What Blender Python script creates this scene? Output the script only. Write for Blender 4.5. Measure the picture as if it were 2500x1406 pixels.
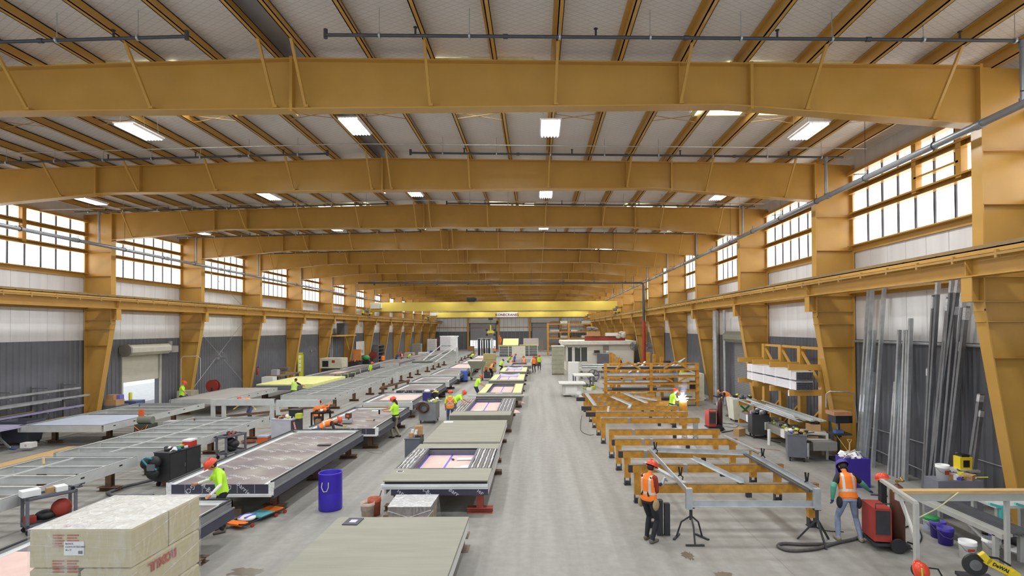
import bpy, math, random
from mathutils import Vector, Matrix
for o in list(bpy.data.objects): bpy.data.objects.remove(o)
SC = bpy.context.scene
COL = SC.collection
PI = math.pi
# ------------------------------------------------------------------ camera, world, exposure
F, CX, CY, CAMZ = 1340.0, 1298.5505, 786.4687, 4.75          # pixels of the 2500x1406 frame, metres
YAW, PITCH, ROLL = -0.0089, 0.0116, -0.0059
_c, _s = math.cos(YAW), math.sin(YAW)
_r, _f, _u = Vector((_c, -_s, 0)), Vector((_s, _c, 0)), Vector((0, 0, 1))
FW = _f*math.cos(PITCH)+_u*math.sin(PITCH)
_u2 = _u*math.cos(PITCH)-_f*math.sin(PITCH)
RT = _r*math.cos(ROLL)+_u2*math.sin(ROLL)
UP = _u2*math.cos(ROLL)-_r*math.sin(ROLL)
EYE = Vector((0, 0, CAMZ))
cd = bpy.data.cameras.new('camera'); cam = bpy.data.objects.new('camera', cd); COL.objects.link(cam)
cd.sensor_width = 36; cd.lens = F/2500*36
cd.shift_x = (1250-CX)/2500; cd.shift_y = (CY-703)/2500
cd.clip_end = 600; cd.clip_start = .1
cam.matrix_world = Matrix(((RT.x, UP.x, -FW.x, EYE.x), (RT.y, UP.y, -FW.y, EYE.y), (RT.z, UP.z, -FW.z, EYE.z), (0, 0, 0, 1)))
SC.camera = cam
W = bpy.data.worlds.new('world'); SC.world = W; W.use_nodes = True
W.node_tree.nodes['Background'].inputs[0].default_value = (.86, .92, 1, 1)
W.node_tree.nodes['Background'].inputs[1].default_value = 1.25
VS = SC.view_settings
VS.view_transform = 'Standard'; VS.look = 'None'; VS.gamma = 1; VS.exposure = 0.0
LAMP_W = 190.0          # one high-bay fixture
WIN_E = 2.9             # daylight through the wall-light panels
# pixel of the photo -> point of the world on a level, a depth or a side plane
def ray(x, y): return FW+RT*((x-CX)/F)-UP*((y-CY)/F)
def fl(x, y, z=0.0):
    d = ray(x, y); return EYE+d*((z-CAMZ)/d.z)
def aty(x, y, Y):
    d = ray(x, y); return EYE+d*(Y/d.y)
def atx(x, y, X):
    d = ray(x, y); return EYE+d*(X/d.x)
# ------------------------------------------------------------------ mesh helper
def V(*a): return Vector(a)
class MB:
    def __init__(s): s.v = []; s.f = []; s.m = []; s.sm = []
    def add(s, vs, fs, m=0, smooth=False):
        b = len(s.v); s.v += [tuple(v) for v in vs]
        for f in fs: s.f.append(tuple(b+i for i in f)); s.m.append(m); s.sm.append(smooth)
        return s
    def box(s, x0, x1, y0, y1, z0, z1, m=0):
        if x0 > x1: x0, x1 = x1, x0
        if y0 > y1: y0, y1 = y1, y0
        if z0 > z1: z0, z1 = z1, z0
        return s.add([(x0, y0, z0), (x1, y0, z0), (x1, y1, z0), (x0, y1, z0), (x0, y0, z1), (x1, y0, z1), (x1, y1, z1), (x0, y1, z1)],
                     [(0, 3, 2, 1), (4, 5, 6, 7), (0, 1, 5, 4), (1, 2, 6, 5), (2, 3, 7, 6), (3, 0, 4, 7)], m)
    def cb(s, c, sz, m=0, rz=0, rx=0, ry=0):
        R = Matrix.Rotation(rz, 3, 'Z') @ Matrix.Rotation(ry, 3, 'Y') @ Matrix.Rotation(rx, 3, 'X'); c = Vector(c)
        h = [v/2 for v in sz]; vs = []
        for z in (-1, 1):
            for x, y in ((-1, -1), (1, -1), (1, 1), (-1, 1)): vs.append(c+R @ Vector((x*h[0], y*h[1], z*h[2])))
        return s.add(vs, [(0, 3, 2, 1), (4, 5, 6, 7), (0, 1, 5, 4), (1, 2, 6, 5), (2, 3, 7, 6), (3, 0, 4, 7)], m)
    def bar(s, p, q, w, h, m=0, up=(0, 0, 1)):
        p, q = Vector(p), Vector(q); d = (q-p)
        if d.length < 1e-6: return s
        d.normalize(); u = Vector(up)
        if abs(d.dot(u)) > .98: u = Vector((0, 1, 0))
        r = d.cross(u).normalized(); u = r.cross(d).normalized(); vs = []
        for e in (p, q):
            for a, b in ((-1, -1), (1, -1), (1, 1), (-1, 1)): vs.append(e+r*(a*w/2)+u*(b*h/2))
        return s.add(vs, [(0, 1, 2, 3), (4, 7, 6, 5), (0, 4, 5, 1), (1, 5, 6, 2), (2, 6, 7, 3), (3, 7, 4, 0)], m)
    def prof(s, p, q, poly, m=0, up=(0, 0, 1), closed=True):
        """sweep a 2-D outline (right, up) from p to q"""
        p, q = Vector(p), Vector(q); d = (q-p).normalized(); u = Vector(up)
        r = d.cross(u).normalized(); u = r.cross(d).normalized(); n = len(poly); vs = []
        for e in (p, q):
            for a, b in poly: vs.append(e+r*a+u*b)
        fs = [(i, (i+1) % n, n+(i+1) % n, n+i) for i in range(n if closed else n-1)]
        if closed: fs += [tuple(range(n-1, -1, -1)), tuple(range(n, 2*n))]
        return s.add(vs, fs, m)
    def tube(s, pts, r, n=8, m=0, smooth=True):
        pts = [Vector(p) for p in pts]; rs = r if isinstance(r, (list, tuple)) else [r]*len(pts)
        vs = []; pr = None
        for i, p in enumerate(pts):
            d = (pts[min(i+1, len(pts)-1)]-pts[max(i-1, 0)]).normalized()
            if pr is None:
                u = Vector((0, 0, 1)) if abs(d.z) < .9 else Vector((0, 1, 0)); pr = d.cross(u).normalized()
            else:
                pr = (pr-d*pr.dot(d)).normalized()
            u = d.cross(pr)
            for k in range(n):
                a = 2*PI*k/n; vs.append(p+(pr*math.cos(a)+u*math.sin(a))*rs[i])
        fs = []
        for i in range(len(pts)-1):
            for k in range(n): fs.append((i*n+k, i*n+(k+1) % n, (i+1)*n+(k+1) % n, (i+1)*n+k))
        s.add(vs, fs, m, smooth)
        L = (len(pts)-1)*n
        s.add(vs[:n], [tuple(range(n-1, -1, -1))], m); s.add(vs[L:], [tuple(range(n))], m)
        return s
    def cyl(s, p, q, r0, r1=None, n=16, m=0): return s.tube([p, q], [r0, r0 if r1 is None else r1], n, m)
    def lathe(s, prof, c=(0, 0, 0), n=20, m=0, sx=1, sy=1, smooth=True):
        c = Vector(c); vs = []
        for r, z in prof:
            for k in range(n): a = 2*PI*k/n; vs.append(c+Vector((r*math.cos(a)*sx, r*math.sin(a)*sy, z)))
        fs = [(i*n+k, i*n+(k+1) % n, (i+1)*n+(k+1) % n, (i+1)*n+k) for i in range(len(prof)-1) for k in range(n)]
        return s.add(vs, fs, m, smooth)
    def ell(s, c, r, nu=14, nv=9, m=0, rz=0):
        c = Vector(c); R = Matrix.Rotation(rz, 3, 'Z'); vs = []
        for j in range(nv+1):
            t = PI*j/nv
            for k in range(nu): a = 2*PI*k/nu; vs.append(c+R @ Vector((r[0]*math.sin(t)*math.cos(a), r[1]*math.sin(t)*math.sin(a), r[2]*math.cos(t))))
        fs = [(j*nu+k, (j+1)*nu+k, (j+1)*nu+(k+1) % nu, j*nu+(k+1) % nu) for j in range(nv) for k in range(nu)]
        return s.add(vs, fs, m, True)
    def ext(s, poly, d, m=0):
        """extrude a planar 3-D outline by the vector d"""
        n = len(poly); d = Vector(d); a = [Vector(p) for p in poly]; vs = a+[p+d for p in a]
        fs = [(i, (i+1) % n, n+(i+1) % n, n+i) for i in range(n)]+[tuple(range(n-1, -1, -1)), tuple(range(n, 2*n))]
        return s.add(vs, fs, m)
    def torus(s, c, R, r, axis='Z', n=24, k=8, m=0):
        c = Vector(c); pts = []
        for i in range(n+1):
            a = 2*PI*i/n; x, y = R*math.cos(a), R*math.sin(a)
            pts.append(c+(Vector((x, y, 0)) if axis == 'Z' else Vector((x, 0, y)) if axis == 'Y' else Vector((0, x, y))))
        return s.tube(pts, r, k, m)
    def build(s, name, mats, parent=None, label=None, world=False, rad=None):
        me = bpy.data.meshes.new(name)
        off = Vector((0, 0, 0))
        if parent is not None and world: off = parent.matrix_world.translation if not parent.parent else ROOT(parent).matrix_world.translation
        vs = s.v if not off.length else [(v[0]-off.x, v[1]-off.y, v[2]-off.z) for v in s.v]
        me.from_pydata(vs, [], s.f)
        for mt in (mats if isinstance(mats, (list, tuple)) else [mats]): me.materials.append(mt)
        me.polygons.foreach_set('material_index', s.m); me.polygons.foreach_set('use_smooth', s.sm)
        me.update()
        o = bpy.data.objects.new(name, me); COL.objects.link(o)
        if parent is not None: o.parent = parent
        if label: o['label'] = label
        return o
def ROOT(o):
    while o.parent: o = o.parent
    return o
def tag(o, label, cat, group=None, kind=None):
    o['label'] = label; o['category'] = cat
    if group: o['group'] = group
    if kind: o['kind'] = kind
    return o
def thing(name, label, cat, loc=(0, 0, 0), rz=0, group=None):
    o = bpy.data.objects.new(name, None); COL.objects.link(o); o.empty_display_size = .2
    o.matrix_world = Matrix.Translation(Vector(loc)) @ Matrix.Rotation(rz, 4, 'Z')
    return tag(o, label, cat, group)
def dup(root, loc, rz=0, label=None, group=None):
    def cp(o, par):
        c = o.copy(); COL.objects.link(c)
        if par is not None: c.parent = par
        for ch in KIDS.get(o.name, ()) or [x for x in o.children]: cp(ch, c)
        return c
    r = cp(root, None); r.matrix_world = Matrix.Translation(Vector(loc)) @ Matrix.Rotation(rz, 4, 'Z')
    if label: r['label'] = label
    if group: r['group'] = group
    return r
KIDS = {}
def S(o): o['kind'] = 'structure'; return o
# ------------------------------------------------------------------ materials
def srgb(r, g, b):
    f = lambda c: (c/255/12.92) if c/255 <= .04045 else ((c/255+.055)/1.055)**2.4
    return (f(r), f(g), f(b), 1)
_M = {}
def mat(name, c, rough=.6, metal=0.0, var=.12, scale=3.0, bump=0.0, spec=.5, stretch=None, bscale=None):
    if name in _M: return _M[name]
    m = bpy.data.materials.new(name); m.use_nodes = True; _M[name] = m
    nt = m.node_tree; b = nt.nodes['Principled BSDF']; L = nt.links.new
    col = srgb(*c) if max(c) > 1 else (*c, 1)
    b.inputs['Roughness'].default_value = rough; b.inputs['Metallic'].default_value = metal
    b.inputs['Specular IOR Level'].default_value = spec
    b.inputs['Base Color'].default_value = col
    if var or bump:
        tc = nt.nodes.new('ShaderNodeTexCoord'); mp = nt.nodes.new('ShaderNodeMapping'); L(tc.outputs['Object'], mp.inputs[0])
        if stretch: mp.inputs['Scale'].default_value = stretch
        n = nt.nodes.new('ShaderNodeTexNoise'); n.inputs['Scale'].default_value = scale; n.inputs['Detail'].default_value = 6; L(mp.outputs[0], n.inputs[0])
        r = nt.nodes.new('ShaderNodeMapRange'); r.inputs[1].default_value = .3; r.inputs[2].default_value = .7
        r.inputs[3].default_value = 1-var; r.inputs[4].default_value = 1+var*.6; L(n.outputs[0], r.inputs[0])
        x = nt.nodes.new('ShaderNodeMix'); x.data_type = 'RGBA'; x.blend_type = 'MULTIPLY'; x.inputs[0].default_value = 1
        x.inputs[6].default_value = col; L(r.outputs[0], x.inputs[7]); L(x.outputs[2], b.inputs['Base Color'])
        if bump:
            n2 = n
            if bscale: n2 = nt.nodes.new('ShaderNodeTexNoise'); n2.inputs['Scale'].default_value = bscale; n2.inputs['Detail'].default_value = 4; L(mp.outputs[0], n2.inputs[0])
            bp = nt.nodes.new('ShaderNodeBump'); bp.inputs['Strength'].default_value = bump; bp.inputs['Distance'].default_value = .02; L(n2.outputs[0], bp.inputs['Height']); L(bp.outputs[0], b.inputs['Normal'])
    return m
def emat(name, c, e, var=0):
    if name in _M: return _M[name]
    m = bpy.data.materials.new(name); m.use_nodes = True; _M[name] = m
    b = m.node_tree.nodes['Principled BSDF']; col = srgb(*c) if max(c) > 1 else (*c, 1)
    b.inputs['Base Color'].default_value = col; b.inputs['Emission Color'].default_value = col; b.inputs['Emission Strength'].default_value = e
    return m
def nodes_of(name):
    m = bpy.data.materials.new(name); m.use_nodes = True; _M[name] = m
    return m, m.node_tree, m.node_tree.nodes['Principled BSDF'], m.node_tree.links.new
def nd(nt, t, **kw):
    n = nt.nodes.new('ShaderNode'+t)
    for k, v in kw.items(): setattr(n, k, v)
    return n
def mth(nt, op, a, b=None, c=None):
    n = nt.nodes.new('ShaderNodeMath'); n.operation = op
    for i, v in enumerate((a, b, c)):
        if v is None: continue
        if isinstance(v, (int, float)): n.inputs[i].default_value = v
        else: nt.links.new(v, n.inputs[i])
    return n.outputs[0]
def mixc(nt, f, a, b, blend='MIX'):
    n = nt.nodes.new('ShaderNodeMix'); n.data_type = 'RGBA'; n.blend_type = blend
    for i, v in ((0, f), (6, a), (7, b)):
        if isinstance(v, (int, float, tuple)): n.inputs[i].default_value = v
        else: nt.links.new(v, n.inputs[i])
    return n.outputs[2]
# insulation blanket: white facing under a diamond wire net
def mk_insul():
    m, nt, b, L = nodes_of('insulation_blanket')
    tc = nd(nt, 'TexCoord'); sp = nd(nt, 'SeparateXYZ'); L(tc.outputs['Object'], sp.inputs[0])
    ln = []
    for sg in (1, -1):
        u = mth(nt, 'ADD', mth(nt, 'MULTIPLY', sp.outputs[0], 3.6), mth(nt, 'MULTIPLY', sp.outputs[1], 6.2*sg))
        t = mth(nt, 'ABSOLUTE', mth(nt, 'SUBTRACT', mth(nt, 'FRACT', u), .5)); ln.append(mth(nt, 'LESS_THAN', t, .07))
    net = mth(nt, 'MAXIMUM', ln[0], ln[1])
    n = nd(nt, 'TexNoise'); n.inputs['Scale'].default_value = .8; n.inputs['Detail'].default_value = 5; L(tc.outputs['Object'], n.inputs[0])
    base = mixc(nt, n.outputs[0], srgb(236, 232, 228), srgb(212, 207, 202))
    L(mixc(nt, mth(nt, 'MULTIPLY', net, .22), base, srgb(120, 112, 108)), b.inputs['Base Color'])
    mp = nd(nt, 'Mapping'); mp.inputs['Scale'].default_value = (1.2, .7, 1); L(tc.outputs['Object'], mp.inputs[0])
    n2 = nd(nt, 'TexNoise'); n2.inputs['Scale'].default_value = 1.4; n2.inputs['Detail'].default_value = 3; L(mp.outputs[0], n2.inputs[0])
    bp = nd(nt, 'Bump'); bp.inputs['Strength'].default_value = .5; bp.inputs['Distance'].default_value = .12; L(n2.outputs[0], bp.inputs['Height']); L(bp.outputs[0], b.inputs['Normal'])
    b.inputs['Roughness'].default_value = .5
    return m
# trodden concrete: dust, tyre streaks along the aisle, damp stains, slab joints
def mk_floor():
    m, nt, b, L = nodes_of('concrete_floor')
    tc = nd(nt, 'TexCoord'); P = tc.outputs['Object']
    n1 = nd(nt, 'TexNoise'); n1.inputs['Scale'].default_value = .35; n1.inputs['Detail'].default_value = 9; n1.inputs['Roughness'].default_value = .65; L(P, n1.inputs[0])
    mp = nd(nt, 'Mapping'); mp.inputs['Scale'].default_value = (2.2, .09, 1); L(P, mp.inputs[0])
    n2 = nd(nt, 'TexNoise'); n2.inputs['Scale'].default_value = 1.0; n2.inputs['Detail'].default_value = 5; L(mp.outputs[0], n2.inputs[0])
    n3 = nd(nt, 'TexNoise'); n3.inputs['Scale'].default_value = 5; n3.inputs['Detail'].default_value = 8; L(P, n3.inputs[0])
    c = mixc(nt, n1.outputs[0], srgb(143, 141, 135), srgb(163, 161, 155))
    r = nd(nt, 'MapRange'); r.inputs[1].default_value = .36; r.inputs[2].default_value = .62; L(n2.outputs[0], r.inputs[0])
    c = mixc(nt, mth(nt, 'MULTIPLY', mth(nt, 'SUBTRACT', 1.0, r.outputs[0]), .5), c, srgb(121, 118, 111))
    r3 = nd(nt, 'MapRange'); r3.inputs[1].default_value = .35; r3.inputs[2].default_value = .7; r3.inputs[3].default_value = .9; r3.inputs[4].default_value = 1.06; L(n3.outputs[0], r3.inputs[0])
    c = mixc(nt, 1.0, c, r3.outputs[0], 'MULTIPLY')
    n4 = nd(nt, 'TexNoise'); n4.inputs['Scale'].default_value = .55; n4.inputs['Detail'].default_value = 7; n4.inputs['Roughness'].default_value = .7; L(P, n4.inputs[0])
    r4 = nd(nt, 'MapRange'); r4.inputs[1].default_value = .62; r4.inputs[2].default_value = .72; L(n4.outputs[0], r4.inputs[0])
    c = mixc(nt, mth(nt, 'MULTIPLY', r4.outputs[0], .45), c, srgb(136, 130, 118))
    sp = nd(nt, 'SeparateXYZ'); L(P, sp.inputs[0])
    j1 = mth(nt, 'LESS_THAN', mth(nt, 'ABSOLUTE', mth(nt, 'SUBTRACT', mth(nt, 'FRACT', mth(nt, 'MULTIPLY', mth(nt, 'ADD', sp.outputs[1], 1.0), 1/7.665)), .5)), .0012)
    j2 = mth(nt, 'LESS_THAN', mth(nt, 'ABSOLUTE', mth(nt, 'SUBTRACT', mth(nt, 'FRACT', mth(nt, 'MULTIPLY', mth(nt, 'ADD', sp.outputs[0], 50.6), 1/7.4)), .5)), .0012)
    c = mixc(nt, mth(nt, 'MULTIPLY', mth(nt, 'MAXIMUM', j1, j2), .5), c, srgb(110, 104, 96))
    L(c, b.inputs['Base Color'])
    rr = nd(nt, 'MapRange'); rr.inputs[3].default_value = .38; rr.inputs[4].default_value = .7; L(n1.outputs[0], rr.inputs[0]); L(rr.outputs[0], b.inputs['Roughness'])
    bp = nd(nt, 'Bump'); bp.inputs['Strength'].default_value = .08; L(n3.outputs[0], bp.inputs['Height']); L(bp.outputs[0], b.inputs['Normal'])
    return m
ORANGE = mat('orange_steel_paint', (195, 150, 72), .3, 0, .07, 1.2)
ORANGE2 = mat('worn_orange_paint', (196, 140, 46), .5, 0, .3, 6)
YELLOW = mat('crane_yellow_paint', (214, 190, 84), .4, 0, .06, 1)
INSUL = mk_insul(); FLOOR = mk_floor()
WHITEP = mat('white_wall_panel', (226, 225, 224), .55, 0, .08, 1.0, stretch=(1, 3, .3))
DARKP = mat('grey_ribbed_sheet', (108, 110, 116), .5, .1, .1, 1.5)
GALV = mat('galvanised_steel', (186, 190, 192), .38, .55, .18, 4)
ALU = mat('pale_metal_channel', (205, 208, 206), .45, .25, .1, 3)
STEEL = mat('dull_grey_steel', (128, 128, 130), .5, .4, .2, 5)
DARKST = mat('dark_steel', (62, 62, 66), .5, .3, .2, 5)
PIPEM = mat('sprinkler_pipe_paint', (74, 78, 84), .4, .3, .1, 5)
PIPEG = mat('grey_pipe', (140, 144, 148), .42, .4, .1, 4)
BLACK = mat('black_plastic', (32, 32, 34), .5, 0, .1, 6)
RUBBER = mat('black_rubber', (40, 40, 42), .75, 0, .2, 8)
WHITE = mat('white_plastic', (232, 232, 230), .5, 0, .04, 5)
RUST = mat('rusty_brown_steel', (112, 86, 66), .75, .1, .3, 7)
RED = mat('red_paint', (166, 52, 40), .45, 0, .12, 5)
BLUE = mat('blue_violet_plastic', (58, 40, 176), .38, 0, .06, 3)
WOOD = mat('raw_timber', (206, 172, 118), .7, 0, .18, 3, stretch=(1, 8, 8))
BROWNW = mat('weathered_wood_block', (128, 112, 92), .8, 0, .25, 6)
CARD = mat('brown_cardboard', (178, 142, 98), .8, 0, .1, 5)
GREY = mat('grey_plastic', (104, 106, 114), .55, 0, .08, 5)
CONC = mat('cement_board_face', (150, 148, 134), .75, 0, .1, 1.6, stretch=(.5, 4, 1))
DKCONC = mat('cement_board_edge', (112, 110, 96), .8, 0, .12, 3)
YINS = mat('yellow_insulation_board', (230, 230, 152), .75, 0, .1, 4)
PINK = mat('pink_rosin_paper', (222, 190, 180), .7, 0, .08, 3)
BTAPE = mat('blue_masking_tape', (110, 100, 216), .55, 0, .06, 6)
LIME = mat('lime_safety_cloth', (190, 245, 60), .7, 0, .08, 5)
VORANGE = mat('orange_safety_cloth', (250, 128, 36), .7, 0, .08, 5)
REFL = mat('grey_reflective_tape', (206, 204, 200), .35, .2, .05, 9)
SKIN = mat('skin', (198, 142, 112), .55, 0, .06, 8)
# ------------------------------------------------------------------ the hall: shell
Y1, BAY = 13.058, 7.6654
XL, XR, XG = -23.53, 11.93, -5.8
YB = 127.6; YN = 2.0
def fr(k): return Y1+(k-1)*BAY
def rooftop(x): return 11.2-.0215*abs(x-XG)
b = MB(); b.box(XL-3, XR+.3, -8, YB+8, -.3, 0); S(b.build('floor', FLOOR))
b = MB()
for sg, xe in ((-1, XL), (1, XR)):
    n = 14
    b.ext([(XG, YN, rooftop(XG)+.3), (xe, YN, rooftop(xe)+.3), (xe, YN, rooftop(xe)+.4), (XG, YN, rooftop(XG)+.4)], (0, YB-YN, 0))
S(b.build('ceiling', INSUL))
# side walls: ribbed dark sheet below, white panel above; the left one has a door hole
LD0, LD1, LDZ = atx(296, 960, XL).y, atx(387, 960, XL).y, 3.35
RD0, RD1, RDZ = 29.3, 33.0, 3.9
def ribwall(name, X, sg, holes):
    m = MB(); p = .3
    def strip(y0, y1, z0, z1):
        n = max(1, round((y1-y0)/p)); d = (y1-y0)/n; prof = []
        for i in range(n):
            a = y0+i*d; prof += [(0, a), (0, a+d*.5), (.045, a+d*.62), (.045, a+d*.88)]
        prof.append((0, y1)); k = len(prof)
        vs = [(X-sg*o, y, z0) for o, y in prof]+[(X-sg*o, y, z1) for o, y in prof]
        m.add(vs, [(i, i+1, k+i+1, k+i) for i in range(k-1)], 0)
    cur = YN
    for h0, h1, hz in holes:
        strip(cur, h0, 0, 4.28); strip(h0, h1, hz, 4.28); cur = h1
    strip(cur, YB, 0, 4.28)
    for h0, h1, hz in holes:
        m.box(X, X+sg*.25, h0-.05, h0, 0, hz); m.box(X, X+sg*.25, h1, h1+.05, 0, hz); m.box(X, X+sg*.25, h0, h1, hz, hz+.05)
    y = YN
    while y < YB:                                    # white liner panels with seams
        y2 = min(y+.93, YB); m.box(X, X+sg*.05, y+.008, y2-.008, 4.28, 7.78, 1); y = y2
    m.box(X+sg*.05, X+sg*.1, YN, YB, 4.25, 7.78, 2)
    m.box(X, X+sg*.1, YN, YB, 10.4, 11.3, 1)
    return S(m.build(name, [DARKP, WHITEP, STEEL]))
ribwall('wall_left', XL, -1, [(LD0, LD1, LDZ)]); ribwall('wall_right', XR, 1, [])
# window bands, one per bay and side
m, nt, bb, L = nodes_of('translucent_wall_light')
tc = nd(nt, 'TexCoord'); n = nd(nt, 'TexNoise'); n.inputs['Scale'].default_value = 1.3; n.inputs['Detail'].default_value = 6; L(tc.outputs['Object'], n.inputs[0])
bb.inputs['Base Color'].default_value = srgb(240, 242, 238); bb.inputs['Emission Color'].default_value = (1, 1, .985, 1)
r = nd(nt, 'MapRange'); r.inputs[1].default_value = .3; r.inputs[2].default_value = .6; r.inputs[3].default_value = WIN_E*.75; r.inputs[4].default_value = WIN_E; L(n.outputs[0], r.inputs[0]); L(r.outputs[0], bb.inputs['Emission Strength'])
PANE = m
MULL = mat('dark_window_mullion', (70, 72, 80), .5, .2, .05)
wn = 0
for X, sg in ((XL, -1), (XR, 1)):
    for k in range(0, 15):
        y0, y1 = fr(k)+.12, fr(k+1)-.12
        if y1 < YN+1: continue
        wn += 1
        w = S(MB().box(X+sg*.02, X+sg*.06, max(y0, YN), y1, 7.75, 10.45).build('window_%d' % wn, PANE))
        q = MB(); nn = 9
        for i in range(1, nn):
            y = y0+(y1-y0)*i/nn; q.box(X-sg*.03, X+sg*.02, y-.03, y+.03, 7.75, 10.45)
        q.build('mullion', MULL, w)
        q = MB()
        gz = (8.86, 9.78) if sg > 0 else (8.86, 9.75)
        for z in gz:                                  # C-shaped girts
            q.box(X-sg*.26, X-sg*.03, y0, y1, z+.1, z+.115); q.box(X-sg*.26, X-sg*.03, y0, y1, z-.1, z-.085); q.box(X-sg*.05, X-sg*.035, y0, y1, z-.1, z+.1)
            q.box(X-sg*.26, X-sg*.245, y0, y1, z+.06, z+.1)
        q.box(X-sg*.3, X-sg*.03, y0, y1, 7.72, 7.76); q.box(X-sg*.08, X-sg*.03, y0, y1, 7.52, 7.76)
        q.box(X-sg*.28, X-sg*.03, y0, y1, 10.38, 10.5)
        if (sg > 0 and k == 1) or (sg < 0 and k in (2, 7)):   # the bay with a framed opening: two orange posts and a head
            for yy in (y0+2.1, y0+3.9): q.box(X-sg*.22, X-sg*.03, yy-.1, yy+.1, 8.86, 10.4)
            q.box(X-sg*.22, X-sg*.03, y0+2.1, y0+3.9, 9.3, 9.36)
        q.build('girt', ORANGE, w)
        S(MB().box(X-sg*.26, X-sg*.02, y0, y1, 5.98, 6.12).box(X-sg*.05, X-sg*.02, y0, y1, 5.86, 6.12).build('trim_%d' % wn, ORANGE))
# back wall, its posts and two big doors
DB = [(-15.5, -9.56, 6.1, 2.1), (-1.1, 5.0, 6.1, 0)]
b = MB()
xs = [XL, DB[0][0], DB[0][1], DB[1][0], DB[1][1], XR]
for i in (0, 2, 4):
    b.box(xs[i], xs[i+1], YB, YB+.15, 0, 4.14, 0); b.box(xs[i], xs[i+1], YB, YB+.15, 4.14, 11.4, 1)
for d in DB: b.box(d[0], d[1], YB, YB+.15, d[2], 11.4, 1)
x = XL
while x < XR:
    if not any(d[0] < x < d[1] for d in DB): b.box(x-.02, x+.02, YB-.04, YB, 0, 10.9, 2)
    x += .93
S(b.build('wall_back', [DARKP, WHITEP, mat('wall_seam', (160, 158, 156), .6)]))
b = MB()
for x in (-15.96, -8.9, -1.67, 5.56): b.box(x-.22, x+.22, YB-.36, YB-.06, 0, 10.9)
for z in (5.1, 7.3): b.box(XL, XR, YB-.22, YB-.05, z-.06, z+.06)
S(b.build('trim_back', ORANGE))
DOORG = mat('grey_door_curtain', (150, 152, 156), .45, .3, .06)
HOOD = mat('pale_door_hood', (196, 192, 178), .5, .1, .08)
def slats(x0, x1, y, z0, z1, p=.16, axis='x', m=0):
    b = MB(); n = max(1, int((z1-z0)/p)); d = (z1-z0)/n
    for i in range(n):
        a = z0+i*d
        if axis == 'x': b.box(x0, x1, y-.02, y+.02, a, a+d*.82, m); b.box(x0, x1, y+.0, y+.03, a+d*.82, a+d, m)
        else: b.box(y-.02, y+.02, x0, x1, a, a+d*.82, m); b.box(y-.0, y+.03, x0, x1, a+d*.82, a+d, m)
    return b
for i, (a, c, h, z0) in enumerate(DB):
    d = S(slats(a, c, YB+.05, z0, h, .3).build('door_%d' % (i+2), DOORG))
    MB().box(a-.2, c+.2, YB-.65, YB-.06, h, h+.55).build('door_hood', HOOD, d)
    MB().box(c+.2, c+.6, YB-.6, YB-.1, h-.3, h+.45).build('door_motor', DARKST, d)
    MB().box(a-.14, a, YB-.14, YB-.02, 0, h).box(c, c+.14, YB-.14, YB-.02, 0, h).build('door_track', DARKST, d)
# left roller door, half open to bright daylight
zb = 1.8
d = S(slats(LD0, LD1, XL-.02, zb, LDZ, .09, 'y').build('door_1', mat('beige_door_curtain', (206, 202, 188), .5, .1, .06)))
h = MB(); pr = []
for i in range(8): a = PI/8+i*PI/4; pr.append((.33*math.cos(a), .33*math.sin(a)))
h.prof((XL+.42, LD0-.15, LDZ+.3), (XL+.42, LD1+.15, LDZ+.3), pr); h.build('door_hood', HOOD, d)
h = MB(); h.prof((XL+.42, LD0-.28, LDZ+.3), (XL+.42, LD0-.15, LDZ+.3), [(x*1.15, y*1.15) for x, y in pr]); h.box(XL+.2, XL+.75, LD1+.15, LD1+.75, LDZ+.05, LDZ+.45); h.cyl((XL+.5, LD1+.3, LDZ+.45), (XL+.5, LD1+.3, LDZ+.75), .14); h.build('door_motor', mat('grey_motor', (150, 146, 140), .5, .2), d)
h = MB().box(XL+.02, XL+.12, LD0-.1, LD0, 0, LDZ).box(XL+.02, XL+.12, LD1, LD1+.1, 0, LDZ); h.build('door_track', HOOD, d)
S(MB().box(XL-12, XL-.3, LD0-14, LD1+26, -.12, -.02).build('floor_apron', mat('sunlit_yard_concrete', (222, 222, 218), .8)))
# ------------------------------------------------------------------ portal frames
PX = [.37+1.478*i for i in range(12)]
NAMES = ['nearest', 'second', 'third', 'fourth', 'fifth', 'sixth', 'seventh', 'eighth', 'ninth', 'tenth', 'eleventh', 'twelfth', 'thirteenth', 'fourteenth', 'fifteenth']
def ibeam_col(sg, X):
    """tapered column: web, two flanges, bracket for the crane beam; X is the wall face, sg points to the wall"""
    b = MB(); t = .02; w = .32; Xw = X; X = X-sg*.085
    ins = lambda z: 1.385 if z >= 5.15 else .535+(1.385-.535)*z/5.15
    prof = [(X, 0), (X-sg*ins(0), 0), (X-sg*1.385, 5.15), (X-sg*1.385, 9.48), (X-sg*1.385, 10.9), (X, 10.82)]
    b.ext([(x, -t/2, z) for x, z in prof], (0, t, 0))
    b.box(X-.02, X+.02, -w/2, w/2, 0, 10.8)
    b.bar((X-sg*ins(0), 0, 0), (X-sg*1.385, 0, 5.15), w, .03, 0, (1, 0, 0)); b.bar((X-sg*1.385, 0, 5.1), (X-sg*1.385, 0, 10.9), w, .03, 0, (1, 0, 0))
    for z in (5.32, 5.9, 4.85): b.box(X, X-sg*1.385, -w/2+.01, w/2-.01, z-.01, z+.01)
    for z in (7.6, 8.86, 4.0): b.box(X+sg*.0-sg*.0, X-sg*(1.385 if z > 5 else ins(z)), -w/2, -.01, z-.008, z+.008)
    b.box(X-sg*(ins(0)+.1), X+sg*-.0, -.28, .28, 0, .03)
    return b
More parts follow.
